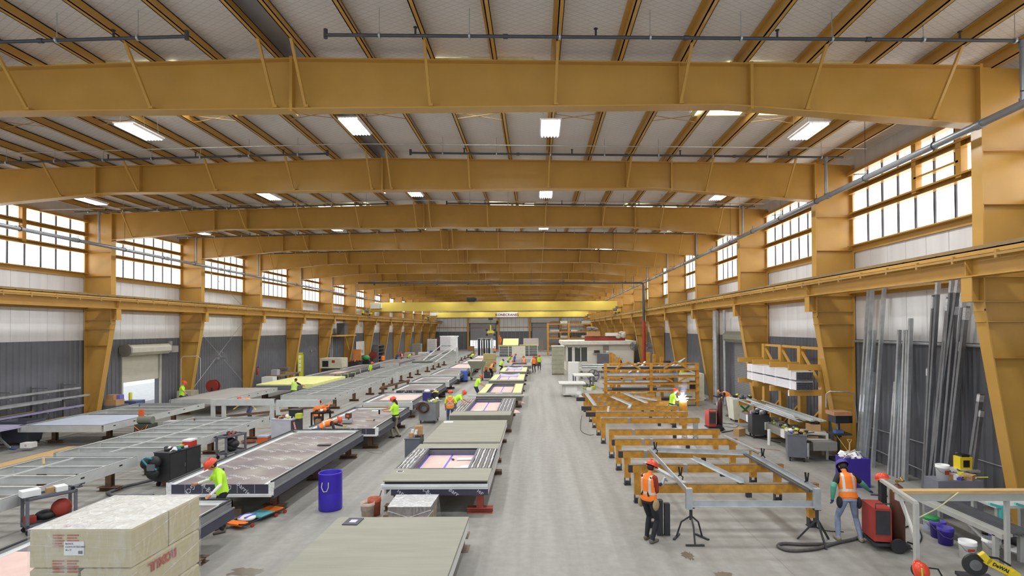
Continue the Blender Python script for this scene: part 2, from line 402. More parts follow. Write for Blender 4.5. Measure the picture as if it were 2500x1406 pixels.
def corbel(sg, X):
    b = MB(); x0, x1 = X-sg*1.47, X-sg*1.76
    b.box(x0, x1, -.16, .16, 5.32, 5.34); b.box(x0, x1, -.16, .16, 5.88, 5.9); b.box(x0, x1, -.012, .012, 5.32, 5.9); b.box(x1-.012, x1+.012, -.16, .16, 5.32, 5.9)
    return b
def rafter():
    b = MB(); t = .02; w = .34
    hw = (XR-XL)/2; bot = lambda d: 10.0 if d < 10.3 else 10.0-(d-10.3)/(16.25-10.3)*.52
    xs = [XL+1.47, XG-10.3, XG, XG+10.3, XR-1.47]
    B = [(x, bot(abs(x-XG))) for x in xs]; T = [(x, rooftop(x)) for x in xs]
    b.ext([(x, -t/2, z) for x, z in B+T[::-1]], (0, t, 0))
    for P in (B, T):
        for (xa, za), (xb, zb) in zip(P, P[1:]): b.bar((xa, 0, za), (xb, 0, zb), w, .03)
    for x in (XG, XG-10.9, XG+10.9, XL+1.47, XR-1.47):                   # splice plates
        zb, zt = bot(abs(x-XG)), rooftop(x); b.box(x-.035, x+.035, -w/2, w/2, zb-.06, zt+.05)
    for x in (XG-9.2, XG+9.2): b.box(x-.008, x+.008, -w/2, -.01, 10.0, rooftop(x))
    return b, bot
rb, BOT = rafter()
fp = thing('steel_portal', 'nearest orange steel portal frame crossing the top of the picture', 'steel frame', (0, fr(1), 0), 0, 'orange portal frames down the hall')
rb.build('rafter', ORANGE, fp)
for sg, X in ((-1, XL), (1, XR)):
    ibeam_col(sg, X).build('column', ORANGE, fp); corbel(sg, X).build('crane_bracket', ORANGE, fp)
br = []
for sd in (-1, 1):
    for i in (0, 2, 4, 6, 8, 10):
        x = XG+sd*PX[i]; br.append(MB().bar((x+.02, -1.02, rooftop(x)+.03), (x-.02, -.16, BOT(abs(x-XG))+.06), .06, .06).box(x-.05, x+.05, -.2, -.02, BOT(abs(x-XG))+.02, BOT(abs(x-XG))+.08).build('flange_brace', ORANGE, fp))
for k in range(2, 16):
    dup(fp, (0, fr(k), 0), 0, '%s orange steel portal frame counted from the near end of the hall' % NAMES[k-1])
for k in range(1, 16):
    pass
# ------------------------------------------------------------------ purlins, bridging, ceiling details
b = MB()
def zpurlin(x):
    z = rooftop(x)+.015; b = MB()
    b.box(x-.012, x+.012, YN, YB, z, z+.27); b.box(x-.012, x+.1, YN, YB, z, z+.02); b.box(x-.1, x+.012, YN, YB, z+.25, z+.27); b.box(x+.085, x+.1, YN, YB, z, z+.04)
    return b
ordn = ['first', 'second', 'third', 'fourth', 'fifth', 'sixth', 'seventh', 'eighth', 'ninth', 'tenth', 'eleventh', 'twelfth']
for sd, sn in ((-1, 'left'), (1, 'right')):
    for i, p in enumerate(PX):
        x = XG+sd*p; tag(zpurlin(x).build('roof_purlin', ORANGE), 'long orange roof purlin, %s from the ridge on the %s slope' % (ordn[i], sn), 'purlin', 'orange purlins under the roof')
RIDGE = mat('grey_ridge_sheet', (150, 152, 158), .4, .4, .05)
S(MB().box(XG-.34, XG+.34, YN, YB, rooftop(XG)+.275, rooftop(XG)+.295).build('trim_ridge', RIDGE))
# wire X bridging between purlins
for k in range(1, 8):
    y = fr(k)+3.6
    for sd, sn in ((-1, 'left'), (1, 'right')):
        t = thing('purlin_bridging', 'thin crossed orange bridging straps in the %s bay on the %s slope' % (NAMES[k-1], sn), 'bridging', (XG, y, 11), 0, 'crossed straps between the purlins')
        for i in range(0, 11, 2):
            b = MB()
            xa, xb = XG+sd*PX[i], XG+sd*PX[i+1]; za, zb2 = rooftop(xa)+.03, rooftop(xb)+.03
            b.bar((xa, y, za), (xb, y, zb2+.22), .03, .012); b.bar((xa, y+.04, za+.22), (xb, y+.04, zb2), .03, .012); b.build('strap_cross', ORANGE, t, world=True)
# skylights
SKYL = emat('skylight_panel', (250, 252, 240), 4.0)
ns = 0
for k in (1, 3, 5, 7, 9, 11, 13):
    for (xa, xb), wh in zip(((-11.85, -8.95), (-2.5, -.05), (4.75, 7.75)), ('left', 'middle', 'right')):
        ns += 1; y = fr(k)+.4; y2 = fr(k)+3.55; zc = rooftop((xa+xb)/2)+.292
        o = MB().box(xa, xb, y, y2, zc-.02, zc+.0).build('window_%d' % (40+ns), SKYL); S(o)
        q = MB()
        for x in (xa, (xa+xb)/2, xb): q.box(x-.06, x+.06, y, y2, zc-.05, zc+.0)
        q.box(xa, xb, y2, y2+.1, zc-.06, zc); q.box(xa, xb, y-.1, y, zc-.06, zc); q.build('skylight_curb', mat('cream_curb', (226, 222, 180), .6), o)
# ------------------------------------------------------------------ high-bay lamps
TUBE = emat('fluorescent_tube', (250, 250, 255), 9.0)
LR = [(-19.15, 'far left'), (-11.45, 'left'), (-5.2, 'ridge'), (.42, 'centre aisle'), (7.8, 'right')]
lp = thing('high_bay_lamp', 'bright tube lamp in the nearest lit bay on the centre aisle row', 'ceiling lamp', (0, 0, 0), 0, 'fluorescent high-bay lamps under the roof')
q = MB().box(-.3, .3, -.64, .64, .05, .09)
for i in range(7): x = -.27+i*.09; q.bar((x, -.62, .03), (x, .62, .03), .012, .05)
q.build('housing', mat('white_lamp_housing', (236, 236, 240), .35), lp)
q = MB()
for i in range(6): x = -.225+i*.09; q.cyl((x, -.6, .01), (x, .6, .01), .02, n=6)
q.build('lamp_tubes', TUBE, lp)
for sx in (-.2, .2):
    for sy in (-.5, .5): MB().cyl((sx, sy, .09), (sx, sy*.8, .93), .006, n=5).build('hanger_wire', STEEL, lp)
ld = bpy.data.lights.new('lamp_light', 'AREA'); ld.shape = 'RECTANGLE'; ld.size = .55; ld.size_y = 1.2; ld.energy = LAMP_W; ld.color = (.95, .98, 1); ld.spread = math.radians(175)
lo = bpy.data.objects.new('lamp_light', ld); COL.objects.link(lo); lo.parent = lp; lo.location = (0, 0, -.03)
first = True
for k in range(0, 15):
    for x, rn in LR:
        y = fr(k)+2.65 if k else 8.72
        z = 10.58-.02*abs(x-XG)
        lab = 'bright white tube lamp hung in the %s bay on the %s row' % (NAMES[k], rn)
        if first: lp.location = (x, y, z); lp['label'] = lab; first = False
        else: dup(lp, (x, y, z), 0, lab)
# ------------------------------------------------------------------ sprinkler pipes
def branch(xa, xb, y, label, drop=None):
    t = thing('sprinkler_pipe', label, 'pipe', (xa, y, 10.88), 0, 'dark sprinkler branch pipes under the purlins')
    zz = lambda x: 10.9-.019*abs(x-XG)
    b = MB(); b.tube([(xa, y, zz(xa)), ((xa+xb)/2, y, zz((xa+xb)/2)), (xb, y, zz(xb))], .036); n = int(abs(xb-xa)/3)
    b.cyl((xa, y, zz(xa)-.07), (xa, y, zz(xa)+.12), .042)
    for i in range(1, n): x = xa+(xb-xa)*i/n; b.cyl((x-.05, y, zz(x)), (x+.05, y, zz(x)), .05)
    b.build('pipe', PIPEM, t, world=True)
    n2 = max(2, int(abs(xb-xa)/1.7))
    for i in range(n2): x = xa+(xb-xa)*(i+.6)/n2; MB().cyl((x, y, zz(x)), (x, y, rooftop(x)+.29), .009, n=5).cyl((x-.02, y, zz(x)), (x+.02, y, zz(x)), .062).build('hanger', GALV, t, world=True)
    for i in range(n): x = xa+(xb-xa)*(i+.5)/n; MB().cyl((x, y, zz(x)), (x, y, zz(x)+.17), .022, n=6).cyl((x, y, zz(x)+.17), (x, y, zz(x)+.18), .045, n=8).build('sprinkler_head', DARKST, t, world=True)
    if drop:
        x, zb = drop; b = MB(); b.cyl((x, y, zz(x)), (x, y, zb), .05); b.cyl((x, y, zb), (x, y, zb+.12), .07); b.cyl((x, y, zz(x)-.15), (x, y, zz(x)), .07); b.build('drop_pipe', PIPEG, t, world=True)
mz = lambda y: 9.3-.0081*(y-11)
for k in range(0, 9):
    y = fr(k)+5.9
    branch(-4.35, 10.6, y, 'dark sprinkler pipe across the right roof slope in the %s bay' % NAMES[k], (10.0, mz(y)))
    branch(-7.25, -22.6, y, 'dark sprinkler pipe across the left roof slope in the %s bay' % NAMES[k], (-21.4, mz(y)-.2))
for X, sn, dz in ((10.0, 'right', 0), (-21.4, 'left', -.2)):
    t = thing('sprinkler_main', 'long grey sprinkler main running down the %s side above the crane rail' % sn, 'pipe', (X, 8, mz(8)+dz))
    b = MB(); b.tube([(X, 4, mz(4)+dz), (X, 40, mz(40)+dz), (X, 80, mz(80)+dz)], .085, 12)
    for i in range(11):
        y = 6+i*6.4; b.cyl((X, y-.09, mz(y)+dz), (X, y+.09, mz(y)+dz), .108, n=12)
    b.build('pipe', PIPEG, t, world=True)
    for i in range(26):
        b = MB(); y = 8+i*2.9; z = mz(y)+dz; b.torus((X, y, z), .1, .012, 'Y', 12, 5); b.cyl((X, y, z+.1), (X, y, z+.24), .012, n=5)
        if i % 2: b.bar((X-.3, y+.1, z+.14), (X+.1, y+.1, z+.16), .03, .02)
        if i % 2: b.cyl((X-.0, y, z+.2), (X, y, rooftop(X)+.29), .008, n=5)
        b.build('pipe_hanger', DARKST, t, world=True)
# cross pipe and riser
yy = 50.6
t = thing('sprinkler_riser', 'long dark cross pipe with riser painted red at its foot', 'pipe', (9.85, yy, 0))
b = MB(); z = 8.95; b.tube([(-16.5, yy, z+.12), (0, yy, z), (9.6, yy, z-.05), (9.78, yy, z-.1), (9.85, yy, z-.3)], .085, 10)
for i in range(9): x = -15+i*2.9; b.cyl((x, yy, z), (x, yy, 10.2), .012, n=5); b.cyl((x-.07, yy, z+.0), (x+.07, yy, z), .11)
b.build('pipe', PIPEM, t, world=True)
MB().cyl((9.85, yy, z-.3), (9.85, yy, 5.4), .12).build('riser', PIPEM, t, world=True)
MB().cyl((9.85, yy, 5.4), (9.85, yy, 0), .15).build('riser_foot', RED, t, 'red painted riser foot', world=True)
# thin conduit across each near bay under the purlins
for k in (1, 2):
    y = fr(k)+4.25; b = MB(); b.tube([(-22.8, y, rooftop(-22.8)-.5), (XG, y, rooftop(XG)-.55), (10.4, y, rooftop(10.4)-.5)], .014, 6)
    tag(b.build('lamp_conduit', GALV), 'thin pale conduit strung across the %s bay under the purlins' % NAMES[k], 'conduit')
# ------------------------------------------------------------------ crane runway and bridges
for X, sg, sn in ((XL, -1, 'left'), (XR, 1, 'right')):
    xc = X-sg*1.62; t = thing('crane_runway', 'long orange crane runway beam on brackets along the %s wall' % sn, 'crane runway', (xc, 8, 5.9))
    b = MB(); y0, y1 = 3, YB-.6
    b.box(xc-.012, xc+.012, y0, y1, 5.9, 6.5); b.box(xc-.17, xc+.17, y0, y1, 5.9, 5.93); b.box(xc-.24, xc+.24, y0, y1, 6.47, 6.5); b.box(xc-.24, xc-.225, y0, y1, 6.38, 6.5); b.box(xc+.225, xc+.24, y0, y1, 6.38, 6.5)
    b.build('beam', ORANGE, t, world=True)
    b = MB(); b.box(xc-.035, xc+.035, y0, y1, 6.5, 6.62); y = y0
    while y < y1: b.box(xc-.1, xc+.1, y-.04, y+.04, 6.5, 6.54); y += .62
    b.build('rail', mat('rail_steel', (150, 128, 90), .5, .3), t, world=True)
    for k in range(0, 16): y = fr(k); MB().box(xc-.17, xc+.17, y-.012, y+.012, 5.93, 6.47).bar((xc-sg*.03, y, 6.1), (X-sg*1.4, y, 6.1), .06, .06).build('stiffener', ORANGE, t, world=True)
    b = MB(); xa = xc-sg*.28; b.box(xa-.015, xa+.015, y0, y1, 6.3, 6.36)
    y = y0+.3
    while y < y1 and y < 80: b.box(xc-sg*.2, xc-sg*.3, y-.03, y+.03, 6.24, 6.42); y += 1.25
    b.build('conductor_bar', mat('conductor_bar', (176, 138, 76), .5), t, world=True)
for i, (Y, lab) in enumerate(((70.3, 'nearer yellow overhead crane bridge spanning the hall'), (109.4, 'farther yellow overhead crane bridge carrying a white name sign'))):
    t = thing('bridge_crane', lab, 'bridge crane', (XG, Y, 6.65)); xa, xb = XL+1.62, XR-1.62
    MB().box(xa+.55, xb-.05, Y-.3, Y+.3, 7.05, 8.2).build('girder', YELLOW, t, world=True)
    for X, sg in ((xa, 1), (xb, -1)):
        e = MB().box(X-.2, X+.2, Y-1.9, Y+1.9, 6.78, 7.15); e.box(X-.2, X+.7*sg, Y-.5, Y+.5, 6.95, 7.3); e = e.build('end_truck', YELLOW, t, world=True)
        w = MB()
        for yy in (-1.5, 1.5): w.cyl((X-.06, Y+yy, 6.78), (X+.06, Y+yy, 6.78), .17)
        w.build('wheel', DARKST, e, world=True)
        w = MB(); w.cyl((X+sg*.25, Y-1.2, 7.1), (X+sg*.75, Y-1.2, 7.1), .2); w.box(X+sg*.1, X+sg*.4, Y-1.4, Y-1.0, 6.9, 7.5); w.build('drive_motor', mat('dusty_motor', (120, 116, 100), .6), e, world=True)
    MB().box(xa+.75, xa+1.95, Y-.72, Y-.32, 7.4, 8.1).box(xa+2.0, xa+2.15, Y-.7, Y-.32, 7.45, 8.1).build('control_box', mat('pale_control_box', (214, 214, 204), .5), t, world=True)
    MB().tube([(xa+1.2, Y-.45, 7.0), ((xa+xb)/2, Y-.45, 6.95), (xb-.5, Y-.45, 7.0)], .025, 6).box(xa+2, xb-1, Y-.5, Y-.44, 6.86, 6.9).build('festoon_track', DARKST, t, world=True)
    hx = -8.3 if i == 0 else -9.2
    if i == 0: MB().box(hx-.6, hx+.5, Y-.6, Y+.6, 8.25, 8.75).cyl((hx-.5, Y-.7, 8.5), (hx+.7, Y-.7, 8.5), .2).build('hoist', DARKST, t, world=True)
    else:
        MB().box(hx-.4, hx+.4, Y-.6, Y+.6, 6.5, 7.0).build('hoist', DARKST, t, world=True)
def text(s, name, m, parent, loc, size, rot, ex=.004, bold=0, align='CENTER'):
    cu = bpy.data.curves.new(name, 'FONT'); cu.body = s; cu.size = size; cu.extrude = ex; cu.align_x = align; cu.align_y = 'CENTER'; cu.resolution_u = 2; cu.offset = bold
    o = bpy.data.objects.new(name, cu); COL.objects.link(o)
    dg = bpy.context.evaluated_depsgraph_get(); me = bpy.data.meshes.new_from_object(o.evaluated_get(dg)); bpy.data.objects.remove(o)
    me.materials.clear(); me.materials.append(m)
    o = bpy.data.objects.new(name, me); COL.objects.link(o)
    if parent is not None:
        o.parent = parent; off = ROOT(parent).matrix_world.translation
    else: off = Vector((0, 0, 0))
    o.location = Vector(loc)-off; o.rotation_euler = rot
    return o
cr = [o for o in COL.objects if o.name.startswith('bridge_crane')][1]
sg = MB().box(-7.95, -3.85, 108.95, 109.08, 7.06, 7.98).build('sign_board', WHITE, cr, world=True)
text('KONECRANES', 'sign_lettering', mat('dark_red_letters', (110, 24, 24), .6), sg, (-5.9, 108.93, 7.5), .72, (PI/2, 0, 0), .004, .012)
# wall cross bracing rods
for X, s_, ks, sn in ((XL+.3, 1, (4,), 'left'), (XR-.3, -1, (6,), 'right')):
    for k in ks:
        for za, zb, hn in ((.4, 5.6, 'lower'), (6.4, 10.2, 'upper')):
            b = MB(); b.tube([(X, fr(k)+.2, za), (X, fr(k+1)-.2, zb)], .016, 6); b.tube([(X+.05, fr(k)+.2, zb), (X+.05, fr(k+1)-.2, za)], .016, 6)
            tag(b.build('brace_rod', GALV), 'crossed %s steel tie rods in one %s wall bay' % (hn, sn), 'brace')
# ------------------------------------------------------------------ panels lying on stub stands, row by row
random.seed(5)
GASK = mat('black_gasket', (34, 34, 38), .6, 0, .05)
MEMB = mat('dark_membrane', (62, 62, 78), .5, 0, .1, 3)
def mk_deck():
    m, nt, b, L = nodes_of('weathered_membrane_deck')
    tc = nd(nt, 'TexCoord'); n = nd(nt, 'TexNoise'); n.inputs['Scale'].default_value = .8; n.inputs['Detail'].default_value = 5; L(tc.outputs['Object'], n.inputs[0])
    cr = nd(nt, 'ValToRGB'); e = cr.color_ramp.elements; e[0].position = .3; e[0].color = srgb(88, 82, 92); e[1].position = .68; e[1].color = srgb(150, 146, 136)
    x = cr.color_ramp.elements.new(.5); x.color = srgb(118, 106, 104); L(n.outputs[0], cr.inputs[0]); L(cr.outputs[0], b.inputs['Base Color']); b.inputs['Roughness'].default_value = .38
    return m
DECK = mk_deck()
PRINT = mat('white_print', (222, 222, 230), .6, 0, .05); PRINT2 = mat('faded_print', (206, 204, 212), .5, 0, .1)
LEDGE = mat('white_flange', (222, 224, 224), .4, .1, .06)
def textmesh(s, size):
    cu = bpy.data.curves.new('t', 'FONT'); cu.body = s; cu.size = size; cu.align_x = 'CENTER'; cu.align_y = 'CENTER'; cu.resolution_u = 1
    o = bpy.data.objects.new('t', cu); COL.objects.link(o); me = bpy.data.meshes.new_from_object(o.evaluated_get(bpy.context.evaluated_depsgraph_get()))
    r = ([v.co.copy() for v in me.vertices], [tuple(p.vertices) for p in me.polygons]); bpy.data.objects.remove(o); bpy.data.curves.remove(cu); bpy.data.meshes.remove(me); return r
TXT = {k: textmesh(k, 1.0) for k in ('Barrier', 'A-Bar', 'GCP', 'ier', 'Barr')}
def stamp(b, s, M):
    vs, fs = TXT[s]; b.add([M @ v for v in vs], fs)
def stand(x, y, h, label, ang=0, m=None, w=.62, base=.12):
    t = thing('post_stand', label, 'stand', (x, y, 0), ang, 'stub stands holding up the panels')
    m = m or RUST
    b = MB(); b.box(-w/2, w/2, -.13, .13, 0, .012); b.box(-w/2, w/2, -.13, .13, base-.012, base); b.box(-w/2, w/2, -.012, .012, 0, base); b.build('base_beam', m, t)
    b = MB(); b.box(-.085, .085, -.08, -.07, base, h); b.box(-.085, .085, .07, .08, base, h); b.box(-.006, .006, -.075, .075, base, h); b.box(-.1, .1, -.09, .09, h-.012, h); b.build('post', m, t)
    return t
def rail(b, p, q, h, w=.09, inner=1):
    """channel rail with lips: outline swept along"""
    t = .012
    b.prof(p, q, [(-w/2, -h), (w/2, -h), (w/2, -h+t), (-w/2+t, -h+t), (-w/2+t, -t), (w/2, -t), (w/2, 0), (-w/2, 0)] if inner > 0 else [(-w/2, -h), (w/2, -h), (w/2, 0), (-w/2, 0), (-w/2, -t), (w/2-t, -t), (w/2-t, -h+t), (-w/2, -h+t)])
def stud_frame(name, label, x0, x1, y0, y1, z, ncross, h=.27, mids=(), group='metal stud frames lying on stands', sheet=None, stands=None, sl=None, rot=0, holes=6):
    t = thing(name, label, 'wall frame', ((x0+x1)/2, (y0+y1)/2, z-h), rot, group)
    X, Y = (x1-x0)/2, (y1-y0)/2
    for s, (p, q) in ((1, ((-X, -Y, h), (-X, Y, h))), (-1, ((X, -Y, h), (X, Y, h)))):
        b = MB(); rail(b, p, q, h, .1, 1 if s > 0 else -1); r = b.build('side_rail', ALU, t)
        MB().box(p[0]-s*.022-.012, p[0]-s*.022+.012, -Y, Y, h, h+.006).build('gasket', GASK, r)
        if holes:
            g = MB(); xx = p[0]-s*.052
            for i in range(holes): yy = -Y+(i+.5)*2*Y/holes; g.box(xx-.004, xx+.004, yy-.06, yy+.06, h*.55, h*.7)
            g.build('slot', BLACK, r)
    for s in (-1, 1):
        b = MB(); rail(b, (-X+.05, s*Y-s*.05, h), (X-.05, s*Y-s*.05, h), h, .1, s); r = b.build('end_rail', ALU, t)
        MB().box(-X+.03, X-.03, s*(Y-.028)-.012, s*(Y-.028)+.012, h, h+.006).build('gasket', GASK, r)
    for i in range(1, ncross):
        y = -Y+2*Y*i/ncross; b = MB(); rail(b, (-X+.05, y, h-.03), (X-.05, y, h-.03), h-.05, .06); b.build('cross_stud', ALU, t)
    for fx in mids:
        MB().bar((-X+fx*2*X, -Y+.06, h-.02), (-X+fx*2*X, Y-.06, h-.02), .05, .03).build('long_strap', ALU, t)
    if sheet:
        (a, c, d, e, sm) = sheet; MB().box(-X+a*2*X, -X+c*2*X, -Y+d*2*Y, -Y+e*2*Y, h-.03, h-.01).build('cover_sheet', sm, t)
    if stands:
        for x, y in stands: stand(x, y, z-h, sl or 'brown steel post stand under the '+label.split(' under')[0][:60], 0)
    return t
def membrane_panel(label, x0, x1, y0, y1, z, fascia='dark', h=.3, text=True, stands=(), sl='', prints=0, pink=None, raised=True):
    t = thing('membrane_module', label, 'wall panel', ((x0+x1)/2, (y0+y1)/2, z-h), 0, 'dark membrane panels in the middle row')
    X, Y = (x1-x0)/2, (y1-y0)/2; dz = h-.03
    d = MB().box(-X+.1, X-.1, -Y+.02, Y-.1, dz-.02, dz); n = 3
    for i in range(1, n): x = -X+2*X*i/n; d.box(x-.004, x+.004, -Y+.03, Y-.12, dz, dz+.001, 1)
    d.build('deck', [DECK, CONC], t)
    if prints:
        b = MB(); nx, ny = prints
        for i in range(nx):
            for j in range(ny):
                M = Matrix.Translation((-X+.35+(2*X-.7)*(i+.2+.3*(j % 2))/nx, -Y+.4+(2*Y-.8)*(j+.3)/ny, dz+.002)) @ Matrix.Rotation(PI-.5, 4, 'Z') @ Matrix.Scale(.27, 4); stamp(b, 'Barrier', M)
        b.build('faded_lettering', PRINT2, t)
    for s in (-1, 1):
        b = MB(); b.box(s*X, s*(X-.05), -Y, Y, .14, h+.03, 1); b.box(s*X, s*(X+.05), -Y, Y, .14, .17, 1); b.box(s*(X-.05), s*(X-.2), -Y, Y, dz, dz+.012); r = b.build('side_rail', [LEDGE, mat('grey_side_channel', (136, 138, 140), .4, .3, .12)], t)
        MB().box(s*(X+.005), s*(X-.045), -Y, Y, h+.03, h+.055).build('gasket', GASK, r)
        MB().box(s*(X-.02), s*(X+.045), -Y, Y, -.08, .13).build('membrane_skirt', MEMB, r)
    b = MB(); b.box(-X, X, Y-.05, Y, .05, h+.03); b.box(-X, X, Y-.22, Y-.05, dz, dz+.012); r = b.build('end_rail', ALU, t)
    MB().box(-X, X, Y-.045, Y+.005, h+.03, h+.055).build('gasket', GASK, r)
    if fascia == 'dark':
        f = MB().box(-X+.1, X-.08, -Y-.0, -Y+.03, .04, dz+.002)
        for i in range(1, 6): x = -X+2*X*i/6; f.box(x-.003, x+.003, -Y-.002, -Y, .06, dz, 1)
        f = f.build('fascia_membrane', [MEMB, PRINT], t)
        b = MB(); ws = ('GCP', 'A-Bar', 'GCP', 'Barrier') if text is True else text
        for i, s in enumerate(ws):
            M = Matrix.Translation((-X+.45+(2*X-.8)*(i+.25)/len(ws), -Y-.004, .15)) @ Matrix.Rotation(PI/2, 4, 'X') @ Matrix.Rotation(-.75 if i % 2 else .7, 4, 'Z') @ Matrix.Rotation(PI if i % 2 == 0 else 0, 4, 'Z') @ Matrix.Scale(.17, 4); stamp(b, s, M)
        b.build('fascia_lettering', PRINT, f)
        b = MB().box(-X-.03, -X+.1, -Y-.01, -Y+.04, 0, h+.02).box(X-.09, X+.04, -Y-.01, -Y+.04, 0, h+.02); b.build('sealed_corner', mat('pale_sealant', (224, 224, 222), .6, 0, .25, 20, .3), t)
        MB().box(-X, X, -Y-.08, -Y, -.02, .04).build('bottom_flange', LEDGE, t)
    else:
        b = MB(); rail(b, (-X, -Y+.02, h), (X, -Y+.02, h), h*.55, .1, -1); b.box(-X, X, -Y-.04, -Y, -.1, h*.42); b.build('front_channel', ALU, t)
    if pink: MB().box(-X+pink[0]*2*X, -X+pink[1]*2*X, -Y+pink[2]*2*Y, -Y+pink[3]*2*Y, dz, dz+.006).build('paper_sheet', PINK, t)
    for x, y in stands: stand(x, y, z-h-.08, sl)
    return t
# sealant-striped lattice
SEAL = mat('white_sealant_bead', (216, 216, 214), .6, 0, .15, 12)
RIBG = mat('grey_ribbed_strip', (118, 116, 116), .5, .2, .1, 4)
def window_panel(label, x0, x1, y0, y1, z, op, side='lattice', h=.3, fm=None, stands=(), sl='', wave=False, band=False, reveal=.2):
    """cement-faced panel round a papered opening: op = (x fraction a, b, y fraction c, d)"""
    t = thing('papered_module', label, 'wall panel', ((x0+x1)/2, (y0+y1)/2, z-h), 0, 'panels with papered openings along the aisle')
    X, Y = (x1-x0)/2, (y1-y0)/2; a, c, d, e = -X+op[0]*2*X, -X+op[1]*2*X, -Y+op[2]*2*Y, -Y+op[3]*2*Y; bt = .03
    for nm, ya, yb in (('near_board', -Y, d), ('far_board', e, Y)): MB().box(-X, X, ya, yb, h-bt, h).build(nm, CONC, t)
    for nm, xa, xb in (('left_strip', -X, a), ('right_strip', c, X)):
        if side == 'lattice':
            b = MB().box(xa, xb, d, e, h-bt-.03, h-bt); n = 4
            for i in range(n+1): x = xa+(xb-xa)*i/n; b.box(x-.02, x+.02, d, e, h-bt, h-.004)
            s_ = b.build(nm, RIBG, t); b = MB()
            for i in range(n):
                pts = []; x = xa+(xb-xa)*(i+.5)/n
                for j in range(15): pts.append((x+random.uniform(-.012, .012), d+.06+(e-d-.12)*j/14, h-.01))
                b.tube(pts, [random.uniform(.012, .03) for _ in pts], 6)
            b.build('sealant_bead', SEAL, s_)
        elif side == 'yellow': MB().box(xa+.04, xb-.04, d, e, h-bt-.02, h-.02).box(xa, xa+.04, d, e, h-.06, h, 1).box(xb-.04, xb, d, e, h-.06, h, 1).build(nm, [YINS, CONC], t)
        else: MB().box(xa, xb, d, e, h-bt, h).build(nm, CONC, t)
    R = MB()
    for p in ((a-.05, a, d, e), (c, c+.05, d, e), (a-.05, c+.05, d-.04, d), (a-.05, c+.05, e, e+.04)): R.box(p[0], p[1], p[2], p[3], h-reveal-.02, h+.012)
    R.build('opening_frame', GREY if not wave else LEDGE, t)
    p = MB().box(a, c, d, e, h-reveal-.03, h-reveal).build('paper_sheet', PINK, t)
    q = MB(); zt = h-reveal+.002; m = (a+c)/2-.05
    for r in ((a, a+.06, d, e), (c-.06, c, d, e), (a, c, e-.06, e), (m, m+.06, d, e)): q.box(r[0], r[1], r[2], r[3], zt, zt+.002)
    q.build('tape', BTAPE, p)
    if wave:
        b = MB(); n = 12; vs = []
        for i in range(n+1):
            u = i/n; xx = a-.04+(c-a+.08)*u; sag = math.sin(PI*u)
            vs += [(xx, e+.03, h+.08-.1*sag), (xx, e-.2-.5*sag*.5, h-reveal+.02)]
        b.add(vs, [(2*i, 2*i+1, 2*i+3, 2*i+2) for i in range(n)], 0, True); b.build('plastic_film', mat('lilac_film', (196, 190, 226), .3, 0, .1, 3), t)
    if band:
        MB().box(-X+.03, X-.03, -Y+.05, -Y+.1, h-.1, h-.03).build('shadow_gap', GASK, t)
        MB().box(-X-.05, X-.0, -Y-.05, -Y+.06, h-.16, h-.1).box(-X-.02, X-.0, -Y-.02, -Y+.06, h-.22, h-.12).build('front_channel', LEDGE, t)
        f = MB().box(-X+.2, X-.0, -Y+.0, -Y+.05, 0, h-.21).build('membrane_band', MEMB, t)
        b = MB()
        for i, s in enumerate(('ier', 'A-Bar', 'Barr', 'ier')):
            M = Matrix.Translation((-X+.45+.68*i, -Y-.004, .085)) @ Matrix.Rotation(PI/2, 4, 'X') @ Matrix.Rotation(-.6, 4, 'Z') @ Matrix.Scale(.16, 4); stamp(b, s, M)
        b.build('band_lettering', PRINT, f)
        MB().box(-X, X, Y-.1, Y, .02, h-.03).build('back_channel', LEDGE, t)
    else: MB().box(-X, X, -Y, -Y+.05, -.0, h-bt).box(X-.05, X, -Y+.05, Y, 0, h-bt).box(-X, -X+.05, -Y+.05, Y, 0, h-bt).build('edge_board', fm or DKCONC, t)
    if band:
        for s in (-1, 1): MB().box(s*(X-.05), s*X, -Y+.1, Y-.1, .0, h-bt).build('side_channel', ALU, t)
    for x, y in stands: stand(x, y, z-h, sl)
    return t
# --- row along the aisle
def slab(label, x0, x1, y0, y1, z, h=.06, under=.22):
    t = thing('cement_slab', label, 'wall panel', ((x0+x1)/2, (y0+y1)/2, z-h-under), 0); X, Y = (x1-x0)/2, (y1-y0)/2; H = h+under
    MB().box(-X, X, -Y, Y, H-h, H).build('cement_face', CONC, t)
    for s in (-1, 1): b = MB(); rail(b, (s*(X-.06), -Y+.04, H-h), (s*(X-.06), Y-.04, H-h), under, .1, -s); b.build('side_channel', LEDGE, t)
    b = MB().box(-X+.03, X-.02, -Y+.06, -Y+.1, H-h-.05, H-h, 1).box(-X, X, -Y-.06, -Y+.1, H-h-.12, H-h-.05).box(-X, X, -Y-.02, -Y+.1, 0, H-h-.12); b.build('front_channel', [LEDGE, GASK], t)
    MB().box(-X, X, Y-.1, Y-.02, 0, H-h).build('back_channel', LEDGE, t)
    return t
slab('large grey-green cement-faced panel lying nearest the camera at the bottom of the picture', -4.3, -1.49, 7.6, 11.87, .7)
for x, y in ((-1.62, 11.9), (-4.1, 11.9), (-1.75, 8.3), (-4.1, 8.3)): stand(x, y, .42, 'weathered block stand under the cement-faced panel nearest the camera', PI/2, BROWNW, .4, .3)
window_panel('cement-faced panel with papered window opening and white sealant strips, nearest of its kind', -3.95, -1.27, 14.03, 18.5, .89, (.165, .755, .27, .83), band=True, h=.38)
for x, y, m in ((-1.5, 14.3, mat('red_oxide_steel', (160, 76, 58), .7, 0, .3, 8)), (-3.7, 14.5, RUST), (-1.5, 18.0, RUST), (-3.7, 18.0, RUST)): stand(x, y, .51, 'flaking post stand under the nearest panel with a papered opening', 0, m, .66, .13)
